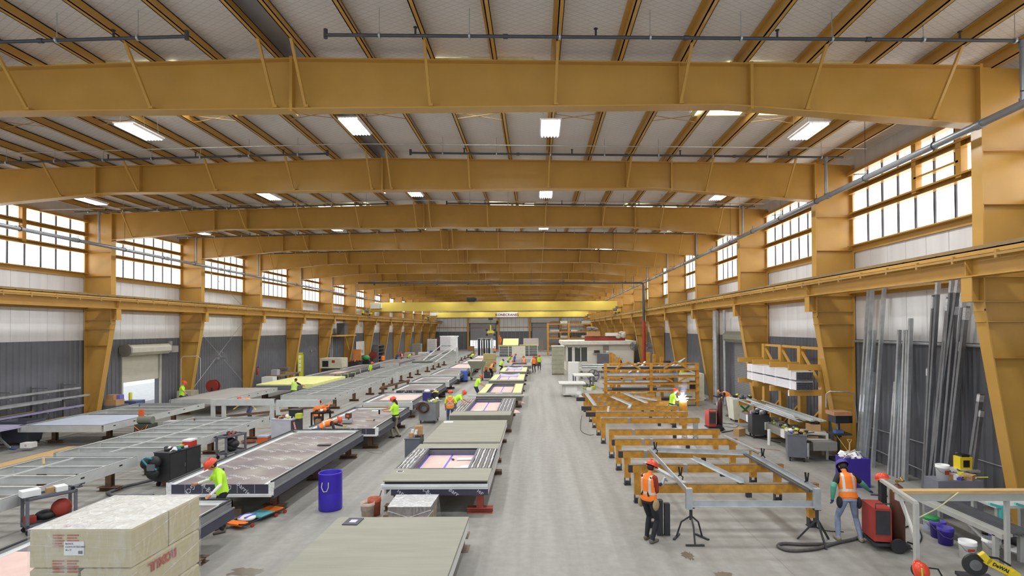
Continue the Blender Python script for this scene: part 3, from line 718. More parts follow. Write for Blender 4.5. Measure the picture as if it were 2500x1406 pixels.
slab('plain grey-green cement-faced panel lying behind the nearest papered opening', -3.98, -1.3, 19.1, 23.6, .83)
for x in (-1.6, -3.7):
    for y in (19.6, 23.0): stand(x, y, .55, 'brown post stand under the second plain cement-faced panel')
window_panel('cement-faced panel with deep edges where two men work beside the papered opening', -3.95, -1.2, 24.7, 30.65, .88, (.2, .745, .2, .96), h=.42)
for x in (-1.5, -3.7):
    for y in (25.3, 30): stand(x, y, .46, 'brown post stand under the deep edged panel beside the two men')
window_panel('papered window panel with yellow insulation flanks behind the two men', -3.6, -.95, 32.7, 39, .88, (.2, .77, .1, .95), 'yellow', h=.42)
tag(MB().box(-4.1, -.75, 32.25, 32.42, .78, .86).build('aluminium_beam', ALU), 'grey metal bar laid across the near end of the yellow flanked panel', 'bar')
window_panel('papered panel with lilac film sagging over it, nearer of the two', -3.62, -1.0, 41, 47.1, .88, (.2, .8, .12, .95), 'yellow', wave=True)
window_panel('papered panel with lilac film sagging over it, farther of the two', -3.4, -.95, 49.1, 55.4, .88, (.2, .8, .12, .95), 'yellow', wave=True)
window_panel('papered panel farthest down the aisle row where men crouch around it', -3.4, -.6, 57.2, 62.7, .88, (.25, .8, .1, .9), 'plain')
for y in (33.2, 38.4, 41.5, 46.5, 49.6, 55, 57.6, 62.2):
    for x in (-1.25, -3.3): stand(x, y, .46 if y < 40 else .57, 'brown post stand under the far papered panels along the aisle')
# far end of the aisle row
stud_frame('stud_grid', 'grey metal frame lying at the far end of the aisle row behind the crouching men', -3.2, -.7, 65, 70.5, .8, 6, stands=((-1, 65.4), (-3, 65.4), (-1, 70), (-3, 70)), sl='brown post stand under the grey frame at the far end of the aisle row')
# --- middle row of membrane panels
membrane_panel('dark framed panel with papered opening beside the tall wrapped pallet', -9.4, -6.88, 6.9, 12.36, .9, fascia='channel', pink=(.06, .62, .03, .5), stands=((-7.1, 11.2), (-9.1, 11.2), (-9.1, 7.5)), sl='heavy brown post stand under the framed panel beside the wrapped pallet', prints=(2, 2))
membrane_panel('long dark membrane panel with printed fascia behind the man in a lime shirt', -9.3, -6.66, 13.75, 20.85, .91, prints=(4, 6), stands=((-7.0, 14.6), (-8.9, 14.6), (-7.0, 17.4), (-8.9, 17.4), (-7.0, 20.3), (-8.9, 20.3)), sl='brown post stand on a wide foot under the longest membrane panel')
membrane_panel('dark membrane panel where a man in an orange vest bends over its near edge', -9.0, -6.3, 21.6, 27, .88, prints=(3, 4), text=('A-Bar', 'GCP', 'A-Bar', 'Barrier'), stands=((-6.7, 22), (-8.6, 22.2), (-6.7, 26.5), (-8.6, 26.5)), sl='brown post stand under the membrane panel with the bending man')
membrane_panel('short framed panel with a pink paper sheet behind the man with the caulking gun', -9.25, -6.6, 29.1, 33, .88, fascia='channel', pink=(.2, .9, .3, .9), stands=((-6.9, 29.6), (-8.9, 29.6), (-6.9, 32.6), (-8.9, 32.6)), sl='brown post stand under the short framed panel with pink paper')
membrane_panel('dark membrane panel with dark printed strips at both ends', -9.1, -6.45, 35, 38.6, .88, text=('A-Bar', 'GCP', 'Barrier'), stands=((-6.7, 35.4), (-8.8, 35.4), (-6.7, 38.2), (-8.8, 38.2)), sl='brown post stand under the membrane panel with two printed strips')
tag(MB().box(-9, -6.5, 38.75, 38.8, 0, .95).build('membrane_board', MEMB), 'dark printed board standing behind the panel with two printed strips', 'board')
for (a, c_, d, e), lab, f in (((-9.3, -6.5, 40.7, 44.3), 'low channel-fronted panel left of the tall blue plastic drum', 'channel'), ((-9.1, -6.6, 46.9, 53.5), 'brownish membrane panel with channel front behind the tall blue drum', 'channel'), ((-8.8, -6.4, 54.7, 61), 'pink papered frame beyond the grey mixing trolley, nearest of three', 'channel'), ((-8.6, -6.6, 62.5, 70), 'pink papered frame beyond the grey mixing trolley, middle of three', 'channel'), ((-8.5, -6.5, 72, 79.5), 'pink papered frame beyond the grey mixing trolley, farthest of three', 'channel')):
    membrane_panel(lab, a, c_, d, e, .86, fascia=f, pink=(.08, .92, .06, .92) if d > 54 else None, stands=((a+.4, d+.5), (c_-.4, d+.5), (a+.4, e-.5), (c_-.4, e-.5)), sl='small brown post stand under the far membrane panels in the middle row')
# --- long stud frames left of the middle row
stud_frame('stud_grid', 'bare metal stud frame at the left edge nearest the camera', -15.15, -12.3, 8.6, 16.75, .9, 8, mids=(.35,), stands=((-12.75, 16.3), (-14.8, 16.3), (-12.75, 12.5)), sl='yellow-brown timber post stand under the stud frame at the left edge')
stud_frame('stud_grid', 'bare metal stud frame behind the black tool cabinet', -15.3, -12.0, 17.3, 24.4, .9, 8, mids=(.5,), stands=((-12.7, 18.1), (-14.9, 18), (-12.6, 21.1), (-14.9, 21), (-12.4, 23.8)), sl='brown post stand with a box foot under the stud frame behind the black cabinet')
def standing_frame(label, xa, xb, y, z, hh, legs):
    t = thing('upright_rail', label, 'wall frame', ((xa+xb)/2, y, 0)); X = (xb-xa)/2
    b = MB(); rail(b, (-X, 0, z), (X, 0, z), hh, .12, -1); b.build('top_rail', ALU, t)
    for f in legs: b = MB(); b.box(-X+f*2*X-.09, -X+f*2*X+.09, -.05, .05, 0, z-hh); b.build('leg', ALU, t)
    return t
standing_frame('deep grey metal rail on upright channels across the middle of the stud frames', -16.1, -12.95, 27.0, 1.36, .32, (.03, .2, .96))
standing_frame('grey metal rail with slots joined right of the deep rail on uprights', -12.85, -10.7, 27.0, 1.3, .34, (.03, .97))
stud_frame('stud_grid', 'long metal stud frame with an upright end post, first beyond the standing rails', -15.05, -11.85, 32.2, 44.5, .92, 10, mids=(.45,), stands=((-12.2, 33), (-12.2, 36.5), (-12.2, 40), (-12.2, 43.5), (-14.7, 33), (-14.7, 43.5)), sl='brown post stand under the first long stud frame beyond the standing rails', holes=10)
stud_frame('stud_grid', 'metal stud frame whose inner post leans upright, second beyond the standing rails', -15.3, -12.15, 46, 58, .92, 10, mids=(.45,), stands=((-12.4, 46.8), (-12.4, 50), (-12.4, 53.5), (-12.4, 57)), sl='brown post stand under the second long stud frame beyond the standing rails', holes=10)
stud_frame('stud_grid', 'metal stud frame far down the hall carrying a loose dark sheet', -14.8, -11.9, 59.5, 74, .92, 11, mids=(.5,), stands=((-12.2, 61), (-12.2, 64.5), (-12.2, 68), (-12.2, 72)), sl='brown post stand under the stud frame with the loose dark sheet', holes=10)
stud_frame('stud_grid', 'metal stud frame farthest down the hall beside the white wrapped block', -14.3, -11, 76, 94, .92, 12, stands=((-11.3, 78), (-11.3, 82), (-11.3, 86), (-11.3, 90)), sl='brown post stand under the farthest stud frame', holes=10)
tag(MB().bar((-14.2, 62.4, 1.02), (-11.9, 62.4, 1.02), .5, .1).build('loose_channel', DARKST), 'dark channel lying across a far stud frame', 'channel')
for p, q, lab in (((-13.7, 66, 1.0), (-12.9, 74, 2.6), 'pale metal stud leaning up from the far frame, left one'), ((-12.9, 66, 1.0), (-11.9, 75.5, 2.2), 'pale metal stud leaning up from the far frame, right one'), ((-11.7, 63, .95), (-10.6, 71, 2.3), 'grey channel sloping up beside the far frame')):
    tag(MB().bar(p, q, .12, .08).build('leaning_stud', ALU), lab, 'stud')
for x, y, h, lab in ((-11.55, 45.2, 1.25, 'grey channel standing upright beside the first long stud frame'), (-10.35, 71.2, 2.35, 'tall grey channel standing upright far down the stud row')):
    tag(MB().box(x-.12, x+.12, y-.09, y+.09, 0, h).build('upright_channel', ALU), lab, 'channel')
tag(MB().bar((-11.4, 40, .5), (-10.6, 45.5, .5), .08, .16).build('loose_steel_beam', RUST), 'brown steel beam on low stands beside the first long stud frame', 'beam')
for y, x in ((40.3, -11.35), (42.8, -11.0), (45.2, -10.65)): stand(x, y, .42, 'brown post stand under the loose brown beam', 0)
tag(MB().bar((-16.9, 26.3, .42), (-11.6, 31.5, .42), .07, .12).build('loose_steel_beam', RUST), 'long brown steel bar running under the standing rails', 'beam')
for x, y in ((-14.0, 29.1), (-11.9, 31.2), (-16.5, 26.7)): stand(x, y, .36, 'brown post stand under the long brown bar')
# --- left row near the wall
stud_frame('stud_grid', 'metal frame part covered by a pale blue sheet, nearest the left wall', -21.2, -17.75, 22.3, 29.1, .9, 6, sheet=(.06, .94, .03, .42, mat('pale_blue_sheet', (196, 208, 226), .4, 0, .08, 2)), stands=((-20.5, 23.2), (-18.8, 24), (-18.3, 27.5)), sl='brown post stand under the frame with the pale blue sheet')
stud_frame('stud_grid', 'grey sheeted frame where the man in a lime shirt stands by the left wall', -20.5, -17.48, 30.5, 36.75, .9, 3, sheet=(.04, .96, .02, .98, mat('grey_sheet', (176, 174, 170), .5, .1, .1, 2)), stands=((-20, 31), (-18, 31.2), (-18, 36)), sl='brown post stand under the grey sheeted frame by the left wall')
t = thing('insulated_module', 'big flat panel topped with bright yellow insulation near the left wall', 'wall panel', (-17.1, 40.2, 0))
MB().box(-1.95, 1.95, -3.1, 3.1, .8, 1.08).build('insulation_layer', YINS, t); MB().box(-1.95, 1.2, -3.16, -3.1, .7, 1.0).box(-1.95, 1.95, -3.1, 3.1, .68, .8).build('base_frame', GREY, t)
for x, y in ((-18.6, 37.6), (-15.5, 37.6), (-15.5, 42.8), (-18.6, 42.8)): stand(x, y, .68, 'brown post stand under the yellow insulated panel')
membrane_panel('dark panel with striped edge under the pale heater by the left wall', -19.5, -17.0, 46, 52.5, .9, fascia='channel', pink=(.4, .85, .4, .8), stands=((-19, 46.5), (-17.4, 46.5), (-17.4, 52)), sl='brown post stand under the dark panel below the pale heater')
membrane_panel('pale panel with a green strap lying behind the dark panel at left', -19.3, -17.2, 53.6, 60, .9, fascia='channel', stands=((-17.6, 54), (-17.6, 59.5)), sl='brown post stand under the pale panel with the green strap')
membrane_panel('dark panel where the man in an orange shirt works by the left wall', -18.5, -15.6, 62, 70, .9, fascia='channel', stands=((-16, 62.5), (-16, 69)), sl='brown post stand under the panel of the man in an orange shirt')
membrane_panel('dark brown panel far along the left wall', -17.8, -14.9, 72, 84, .9, fascia='channel', stands=((-15.3, 73), (-15.3, 83)), sl='brown post stand under the dark brown far panel')
membrane_panel('grey panel farthest along the left wall', -17.4, -14.9, 86, 98, .9, fascia='channel', stands=((-15.3, 87), (-15.3, 97)), sl='brown post stand under the farthest grey panel')
b = MB()
for i, x in enumerate((-17.0, -16.75, -16.45)): b.tube([(x, 46.4+i, .93), (x+.35, 46.5+i, .96), (x+.37, 46.5+i, .3), (x+.3, 46.6+i, .02)], .03, 6)
tag(b.build('lifting_sling', mat('lime_sling', (176, 214, 70), .7)), 'lime green slings draped over the edge of the dark panel', 'sling')
# plywood sheet on the floor and a lone channel
p0 = [fl(*q) for q in ((0, 1128), (146, 1096), (60, 1094), (-60, 1102))]
t = tag(MB().ext([(-18.9, 17.6, .02), (-17.3, 17.6, .02), (-17.3, 22.0, .02), (-18.9, 22.0, .02)], (0, 0, .1)).build('plywood_sheet', WOOD), 'stack of bare plywood sheet lying on the floor at the left edge', 'plywood')
tag(MB().bar((-15.6, 26.5, .07), (-15.0, 30.5, .07), .16, .14).build('loose_channel', mat('olive_channel', (110, 108, 92), .6)), 'olive steel channel lying on the floor between two stud frames', 'channel')
# ------------------------------------------------------------------ people
import numpy as np
def xf(b, M): b.v = [tuple(M @ Vector(v)) for v in b.v]; return b
def ik(a, c, l1, l2, pole):
    d = c-a; L = max(min(d.length, (l1+l2)*.995), abs(l1-l2)+.02); u = d.normalized(); c = a+u*L
    ca = (l1*l1+L*L-l2*l2)/(2*l1*L); h = l1*math.sqrt(max(0, 1-ca*ca)); pp = (pole-u*pole.dot(u))
    pp = pp.normalized() if pp.length > 1e-4 else Vector((0, 0, 1)); return a+u*(l1*ca)+pp*h, c
MATP = {
 'lime': LIME, 'orange': VORANGE, 'skin': SKIN, 'jeans': mat('blue_denim', (92, 102, 138), .8, 0, .25, 9), 'ljeans': mat('light_denim', (140, 152, 178), .8, 0, .25, 9),
 'khaki': mat('khaki_trousers', (150, 142, 118), .8, 0, .15, 8), 'black': mat('black_cloth', (36, 36, 40), .8, 0, .2, 8), 'navy': mat('navy_trousers', (56, 60, 86), .8, 0, .15, 8),
 'boot': mat('grey_brown_boots', (104, 96, 84), .7, 0, .2, 9), 'dboot': mat('dark_boots', (58, 52, 46), .7, 0, .2, 9), 'white': mat('white_sleeve', (228, 228, 220), .8, 0, .05, 6), 'maroon': mat('dark_red_sleeve', (140, 44, 34), .8, 0, .12, 8),
 'green': mat('green_welding_sleeve', (84, 158, 132), .7, 0, .12, 8), 'blue': mat('blue_shirt', (62, 92, 190), .8, 0, .1, 8), 'glove': mat('dark_blue_glove', (52, 52, 100), .7, 0, .1, 8), 'yglove': mat('yellow_glove', (210, 196, 60), .7, 0, .1, 8), 'brown': mat('dark_brown_shirt', (78, 50, 40), .8, 0, .1, 8), 'grey': mat('grey_shirt', (120, 118, 120), .8, 0, .1, 8)}
HELM = {'red': mat('orange_red_helmet', (222, 74, 42), .28, 0, .03, 5), 'violet': mat('violet_cap', (70, 60, 150), .5, 0, .1, 5), 'blue': mat('blue_cap', (64, 84, 140), .5, 0, .1, 5)}
HAIR = mat('dark_hair', (44, 34, 28), .6, 0, .2, 20); LEATH = mat('tan_leather', (164, 140, 100), .75, 0, .2, 8)
def person(label, x, y, face, z=0, lean=0, twist=0, pelv=.93, feet=None, hands=None, top='lime', sleeve=None, fore='skin', hand='skin', legs='jeans', boot='boot', vest=None, stripes='h', helmet='red', nod=.35, turn=0, hair=None, belt=None, brace=False, vox=.014, sc=1.0, shield=False, group='people working in the hall', eyes=False):
    """face: heading of the chest in degrees, 0 = away from the camera, 90 = to the left; hands: world points (left, right)"""
    A = math.radians(face); Rz = Matrix.Rotation(A, 3, 'Z'); t = thing('person', label, 'person', (x, y, z), 0, group)
    loc = lambda p: Rz.inverted() @ (Vector(p)-Vector((x, y, z)))/sc
    P = []                                             # parts: points, radii, material key, flat
    R = Vector((1, 0, 0)); hip = Vector((0, 0, pelv)); ln = math.radians(lean)
    up = Vector((0, math.sin(ln), math.cos(ln))); tw = Matrix.Rotation(math.radians(twist), 3, up); Rs = tw @ R
    if lean > 25: hip = hip+Vector((0, -.12*math.sin(ln), 0))
    mid = hip+Vector((0, math.sin(ln*.6), math.cos(ln*.6)))*.24; neck = mid+up*.30; fr_ = Rs.cross(up)*-1
    if fr_.dot(Vector((0, 1, -.2))) < 0: fr_ = -fr_
    ft = feet or ((-.12, .02), (.12, -.04)); ankles = []
    for s, f in zip((-1, 1), ft):
        h = hip+Vector((s*.095, 0, -.03)); an = Vector((f[0], f[1], .085 if len(f) < 3 else f[2])); kn, an = ik(h, an, .44, .43, Vector((s*.15, 1, .1)))
        P.append(([h, h*.4+kn*.6, kn], [.092, .078, .06], legs)); P.append(([kn, kn*.6+an*.4, an], [.06, .064, .046], legs))
        d = Vector((s*.12, 1, 0)).normalized(); P.append(([an+Vector((0, -.04, -.035)), an+d*.09+Vector((0, 0, -.04)), an+d*.17+Vector((0, 0, -.052))], [.05, .046, .034], boot)); ankles.append(an)
    sh = [neck-Rs*.165-up*.05, neck+Rs*.165-up*.05]; hp = []
    for i, s in enumerate((-1, 1)):
        tgt = loc(hands[i]) if hands and hands[i] is not None else (hip+Rs*s*.24+Vector((0, .1+.25*math.sin(ln), -.1-.1*math.sin(ln))))
        el, wr = ik(sh[i], tgt-(tgt-sh[i]).normalized()*.07, .29, .26, Vector((s*.6, -.7, -.5))); sv = sleeve or top
        P.append(([sh[i]+Rs*s*-.02, sh[i]*.5+el*.5, el*.85+sh[i]*.15], [.07, .058, .048], sv)); P.append(([el*.85+sh[i]*.15, el, el*.55+wr*.45, wr], [.066, .064, .058, .04] if fore == 'green' else [.046, .044, .04, .03], fore))
        dv = (wr-el).normalized(); pc = wr+dv*.045; nrm = Vector((s, 0, 0))*-1+Vector((0, 0, -.5)); sd = dv.cross(nrm).normalized(); nrm = sd.cross(dv).normalized()
        P.append(([wr, pc, wr+dv*.08], [.026, .036, .03], hand))
        for k, (o, l) in enumerate(((-.03, .062), (-.01, .075), (.01, .07), (.028, .055))):
            b0 = wr+dv*.08+sd*o; b1 = b0+dv*l*.55-nrm*.006+sd*o*.15; b2 = b1+dv*l*.3-nrm*l*.45; P.append(([b0, b1, b2], [.0105, .0095, .008], hand))
        b0 = wr+dv*.03-sd*.03; P.append(([b0, b0+dv*.035-sd*.022, b0+dv*.06-sd*.02-nrm*.018], [.012, .011, .009], hand)); hp.append(wr+dv*.1)
    b = MB()
    ring = ((hip-up*.07, .155, .115), (hip+up*.03, .17, .125), (hip*.4+mid*.6, .155, .115), (mid, .155, .115), (mid+up*.14, .178, .125), (mid+up*.22, .182, .12), (neck-up*.02, .12, .085), (neck+up*.03, .062, .06))
    n = 18; vs = []
    for i, (c, rx, ry) in enumerate(ring):
        f = min(1, i/3); r_ = (R*(1-f)+Rs*f).normalized(); u = up; fv = u.cross(r_).normalized()
        for k in range(n): a = 2*PI*k/n; vs.append(c+r_*rx*1.1*math.cos(a)+fv*ry*1.12*math.sin(a))
    m_ = len(ring)
    b.add(vs, [(i*n+k, i*n+(k+1) % n, (i+1)*n+(k+1) % n, (i+1)*n+k) for i in range(m_-1) for k in range(n)]+[tuple(range(n-1, -1, -1)), tuple(range((m_-1)*n, m_*n))])
    nd_ = math.radians(-lean*.25)+nod; hu = (Matrix.Rotation(-nd_, 3, 'X') @ up).normalized(); hd = neck+up*.05+hu*.12+Vector((0, .02, 0))
    hf = (Matrix.Rotation(math.radians(turn+twist), 3, hu) @ (Matrix.Rotation(-nd_, 3, 'X') @ Vector((0, math.cos(ln), -math.sin(ln))))).normalized(); hr = hf.cross(hu).normalized(); hu = hr.cross(hf).normalized()
    H = Matrix((( hr.x, hf.x, hu.x, hd.x), (hr.y, hf.y, hu.y, hd.y), (hr.z, hf.z, hu.z, hd.z), (0, 0, 0, 1)))
    P.append(([neck-up*.02, hd-hu*.08], [.055, .052], 'skin'))
    hb = MB(); hb.ell((0, 0, .025), (.076, .096, .1)); hb.ell((0, .03, -.055), (.056, .062, .065)); hb.ell((0, .1, -.018), (.014, .02, .024)); hb.ell((0, .082, -.062), (.026, .016, .012))
    for s in (-1, 1): hb.ell((s*.078, -.005, -.01), (.012, .022, .032))
    xf(hb, H); b.add(hb.v, hb.f)
    segs = [(hip-up*.09, hip-up*.03, .14, legs), (hip+up*.0, neck-up*.05, .14, top), (hd-hu*.03, hd+hu*.05, .09, 'skin')]
    for pts, rs, mk in P:
        d0 = (pts[0]-pts[1]).normalized(); d1 = (pts[-1]-pts[-2]).normalized()
        pp = [pts[0]+d0*rs[0]*.9, pts[0]+d0*rs[0]*.5]+pts+[pts[-1]+d1*rs[-1]*.5, pts[-1]+d1*rs[-1]*.9]; rr = [rs[0]*.4, rs[0]*.86]+rs+[rs[-1]*.86, rs[-1]*.4]
        b.tube(pp, rr, 10)
        for i in range(len(pts)-1): segs.append((pts[i], pts[i+1], (rs[i]+rs[i+1])/2, mk))
    me = bpy.data.meshes.new('raw'); me.from_pydata(b.v, [], b.f); o = bpy.data.objects.new('raw', me); COL.objects.link(o)
    md = o.modifiers.new('r', 'REMESH'); md.mode = 'VOXEL'; md.voxel_size = vox; md2 = o.modifiers.new('s', 'SMOOTH'); md2.factor = .5; md2.iterations = 3
    m2 = bpy.data.meshes.new_from_object(o.evaluated_get(bpy.context.evaluated_depsgraph_get())); bpy.data.objects.remove(o); bpy.data.meshes.remove(me)
    nf = len(m2.polygons); co = np.empty(nf*3); m2.polygons.foreach_get('center', co); co = co.reshape(-1, 3)
    D = []
    for p, q, r, mk in segs:
        p, q = np.array(p), np.array(q); w = q-p; tt = np.clip(((co-p) @ w)/max(w @ w, 1e-9), 0, 1); D.append(np.linalg.norm(co-(p+tt[:, None]*w), axis=1)/r)
    best = np.argmin(np.array(D), axis=0); keys = sorted({s[3] for s in segs}); idx = np.array([keys.index(s[3]) for s in segs])[best]
    m2.materials.clear()
    for k in keys: m2.materials.append(MATP[k])
    m2.polygons.foreach_set('material_index', idx.astype(np.int32)); m2.polygons.foreach_set('use_smooth', np.ones(nf, bool))
    M = Matrix.Rotation(A, 4, 'Z') @ Matrix.Scale(sc, 4); m2.transform(M)
    body = bpy.data.objects.new('body', m2); COL.objects.link(body); body.parent = t
    def child(nm, mb, mt, lab=None): xf(mb, M); return mb.build(nm, mt, t, lab)
    ax = np.array(up); sp = (co-np.array(hip)) @ ax/.54; lat = (co-np.array(hip)) @ np.array(Rs); dep = (co-np.array(hip)) @ np.array(up.cross(Rs))
    if vest:
        sel = np.where((best == 1) & (sp > .02) & (sp < 1.0))[0]; sset = [int(i) for i in sel]; vm = {}; vv, ff, mi = [], [], []
        Minv = M.inverted(); nb = back_sign(fr_, up, Rs)
        for i in sset:
            pl = m2.polygons[i]; f = []
            for v in pl.vertices:
                if v not in vm: vm[v] = len(vv); w = m2.vertices[v]; vv.append(tuple(w.co+w.normal*.014*sc))
                f.append(vm[v])
            ff.append(tuple(f)); q, l = sp[i], abs(lat[i]); bk = dep[i] < 0
            r = abs(q-.3) < .05
            if stripes == 'x' and bk: r = r or (q > .3 and abs(l-.2*abs(q-.62)/.35) < .028)
            else: r = r or (q > .3 and abs(l-.1) < .022)
            mi.append(1 if r else 0)
        vb = MB(); vb.v = vv; vb.f = ff; vb.m = mi; vb.sm = [True]*len(ff); vb.build('safety_vest', [MATP[vest], REFL], t)
    if brace:
        g = MB()
        fv = up.cross(Rs)
        for s in (-1, 1): g.bar(neck+Rs*s*.12-up*.02-fv*.1, hip+up*.1-Rs*s*.1-fv*.14, .04, .012, 0, fv)
        child('tool_braces', g, BLACK)
    if belt:
        g = MB(); n = 20; fv = up.cross(Rs); vs = []
        for i in range(n):
            a = 2*PI*i/n
            for r_, zz in ((.185, .0), (.185, .06), (.17, .06), (.17, .0)): vs.append(hip+Rs*r_*math.cos(a)+fv*r_*.78*math.sin(a)+up*(zz+.03))
        g.add(vs, [(i*4+k, ((i+1) % n)*4+k, ((i+1) % n)*4+(k+1) % 4, i*4+(k+1) % 4) for i in range(n) for k in range(4)]); bo = child('tool_belt', g, MATP['black'])
        for s, w in ((-1, .16), (1, .18)):
            c = hip+Rs*s*.2-up*.08; g = MB(); g.ell((0, 0, 0), (.055, .1, .13), 12, 8); xf(g, Matrix.Translation(c)); child('pouch', g, belt)
    if helmet:
        g = MB(); g.lathe([(.128, .03), (.13, .05), (.118, .1), (.095, .135), (.055, .155), (.001, .162)], n=22, sy=1.18); g.lathe([(.126, .03), (.138, .025), (.138, .03), (.13, .045)], n=22, sy=1.2)
        g.ell((0, .15, .032), (.08, .042, .008), 14, 6); g.cb((0, 0, .155), (.03, .2, .02)); xf(g, H); child('helmet' if helmet == 'red' else 'cap', g, HELM[helmet])
    if shield:
        g = MB(); n = 8; vs = []
        for i in range(n+1):
            a = PI*(.15+.7*i/n); vs += [(.125*math.cos(a), .155*math.sin(a)+.0, .06), (.115*math.cos(a), .15*math.sin(a), -.13), (.121*math.cos(a), .149*math.sin(a), .06), (.111*math.cos(a), .144*math.sin(a), -.13)]
        g.add(vs, [f for i in range(n) for f in ((4*i, 4*i+1, 4*i+5, 4*i+4), (4*i+2, 4*i+6, 4*i+7, 4*i+3))]); xf(g, H); child('face_shield', g, BLACK)
    if hair:
        g = MB(); g.ell((0, -.02, .0), (.083, .095, .09))
        if hair == 'long': g.ell((0, -.09, -.12), (.06, .045, .14))
        xf(g, H); child('hair', g, HAIR)
    if eyes:
        g = MB()
        for s in (-1, 1): g.ell((s*.03, .088, .012), (.012, .006, .007), 8, 6)
        xf(g, H); child('eyes', g, mat('dark_eyes', (40, 30, 26), .3))
    return t
def back_sign(*a): return 1
def near(px, py, Y): return aty(px, py, Y)
# --- the nearest ones
person('man in a lime T-shirt and orange helmet leaning over the panel behind the wrapped pallet', -7.45, 12.95, 128, lean=14, feet=((-.1, .02), (.14, -.05)), hands=(Vector((-7.42, 12.4, .97)), aty(477, 1184, 12.85)), top='lime', fore='white', legs='black', nod=.55, vox=.009, hair='short', eyes=True)
person('worker seen from behind in an orange vest with black braces and tan tool pouches', 2.47, 12.3, -48, lean=4, feet=((-.1, .05), (.12, -.04)), hands=(aty(1612, 1184, 12.75), aty(1604, 1196, 12.5)), top='orange', sleeve='maroon', fore='maroon', hand='glove', legs='black', boot='boot', vest='orange', belt=LEATH, brace=True, nod=.45, hair='short', vox=.009, eyes=True)
person('worker with his back turned in an orange vest, green sleeves and jeans holding a grinder', 6.9, 12.3, -8, lean=22, feet=((-.22, .0), (.24, -.02)), hands=(aty(2031, 1222, 12.35), aty(2132, 1206, 12.6)), top='orange', sleeve='black', fore='green', hand='glove', legs='ljeans', boot='khaki', vest='orange', belt=MATP['black'], helmet='violet', shield=True, nod=.5, hair='short', vox=.009)
# --- middle distance
person('man with long dark hair in a lime shirt aiming a caulking gun over the panel', -6.22, 24.1, 80, lean=4, feet=((-.1, .08), (.14, -.1)), hands=(aty(938, 1006, 24.0), aty(925, 1004, 24.15)), top='lime', fore='skin', legs='khaki', boot='dboot', belt=MATP['black'], nod=.35, hair='long')
person('man in an orange vest and jeans bending far over the edge of a membrane panel', -8.35, 21.35, -62, lean=82, feet=((-.15, .05), (.18, -.1)), hands=(Vector((-7.55, 21.5, .95)), Vector((-7.6, 21.2, .72))), top='orange', sleeve='black', fore='black', hand='yglove', legs='jeans', vest='orange', nod=.2)
person('man with a white cross on his orange vest standing with his back to the camera', -4.22, 26.6, 4, hands=(None, Vector((-3.95, 26.85, 1.0))), top='lime', legs='jeans', vest='orange', stripes='x', nod=.3, boot='dboot')
person('man in a lime shirt leaning over the deep edged panel beside the cross-vested man', -4.2, 28.2, -75, lean=52, hands=(Vector((-3.5, 28.3, .95)), Vector((-3.6, 27.6, .92))), top='lime', legs='jeans', nod=.1)
person('man in a lime shirt bending at the left edge of a yellow flanked panel', -3.98, 36.2, -60, lean=28, hands=(Vector((-3.5, 36.6, .95)), Vector((-3.5, 36, .98))), top='lime', legs='navy')
person('welder in a lime jacket and helmet standing behind the bright welding arc', 6.62, 27.15, -80, lean=12, hands=(Vector((7.02, 27.25, 1.22)), Vector((7.02, 26.9, 1.22))), top='lime', fore='lime', hand='glove', legs='navy', nod=.35, belt=MATP['black'])
person('worker in an orange vest bent over the bench end beside the yellow bollard', 10.3, 29.6, 75, lean=68, hands=(Vector((9.6, 29.4, 1.0)), Vector((9.6, 29.9, 1.0))), top='black', fore='black', hand='glove', legs='black', vest='orange', nod=.2, helmet=None, hair='short')
person('man in a lime shirt and orange helmet standing behind the grey sheeted frame', -20.95, 32.2, -70, lean=5, hands=(None, Vector((-20.4, 31.9, .95))), top='lime', legs='navy', hand='glove', turn=-20)
person('man with his back turned in a yellow vest beside the yellow insulation', -15.3, 34.4, -8, lean=20, hands=(Vector((-15.6, 35.2, 1.15)), Vector((-14.9, 35.1, 1.15))), top='black', sleeve='black', legs='jeans', vest='lime', stripes='n', helmet=None, hair='short')
person('person in jeans stooping behind the deep metal rail on uprights', -15.0, 28.6, 150, lean=80, hands=(Vector((-14.5, 28.3, .6)), Vector((-15.6, 28.2, .7))), top='orange', legs='jeans', hand='yglove')
person('worker in orange crouching behind the black trolley near the standing rails', -10.75, 26.9, 20, pelv=.5, lean=25, hands=(None, Vector((-10.3, 27.4, 1.1))), top='orange', fore='orange', legs='navy', feet=((-.15, .1), (.16, .02)))
# --- far down the hall
FARV = .024
person('man in a lime shirt at the far end of the first long stud frame', -15.6, 51.0, -100, lean=20, top='lime', legs='navy', vox=FARV)
person('man in an orange shirt with his back turned by the left wall', -18.9, 67.2, 10, lean=15, top='orange', legs='black', vox=FARV, helmet=None, hair='short')
person('worker in blue beside an orange vested mate by the left wall columns', -18.55, 72.5, -40, lean=35, top='blue', legs='navy', vox=FARV)
person('worker in an orange vest beside a mate in blue by the left wall columns', -18.1, 73.6, 60, lean=20, top='brown', legs='black', vest='orange', vox=FARV)
person('bending figure in lime right of the pair by the left wall columns', -17.5, 74.6, -70, lean=60, top='lime', legs='navy', vox=FARV, helmet=None, hair='short')
person('kneeling figure in a lime vest beside the far pink papered frame', -8.9, 74.5, -60, lean=55, top='lime', legs='black', vox=FARV)
person('worker in an orange vest standing left of the stacked far frames', -7.2, 93, -10, lean=8, top='orange', legs='jeans', vest='orange', vox=FARV)
person('worker in orange standing high on the far stack of panels', -6.3, 95.2, 150, z=1.81, lean=22, top='orange', legs='orange', vox=FARV)
person('crouching figure in lime with a blue cap among the far workers', -4.2, 63.4, -50, pelv=.5, lean=35, top='lime', legs='black', helmet='blue', vox=FARV)
person('figure in lime bending behind the crouching blue-capped one', -3.35, 65.2, -120, lean=40, top='lime', legs='navy', vox=FARV)
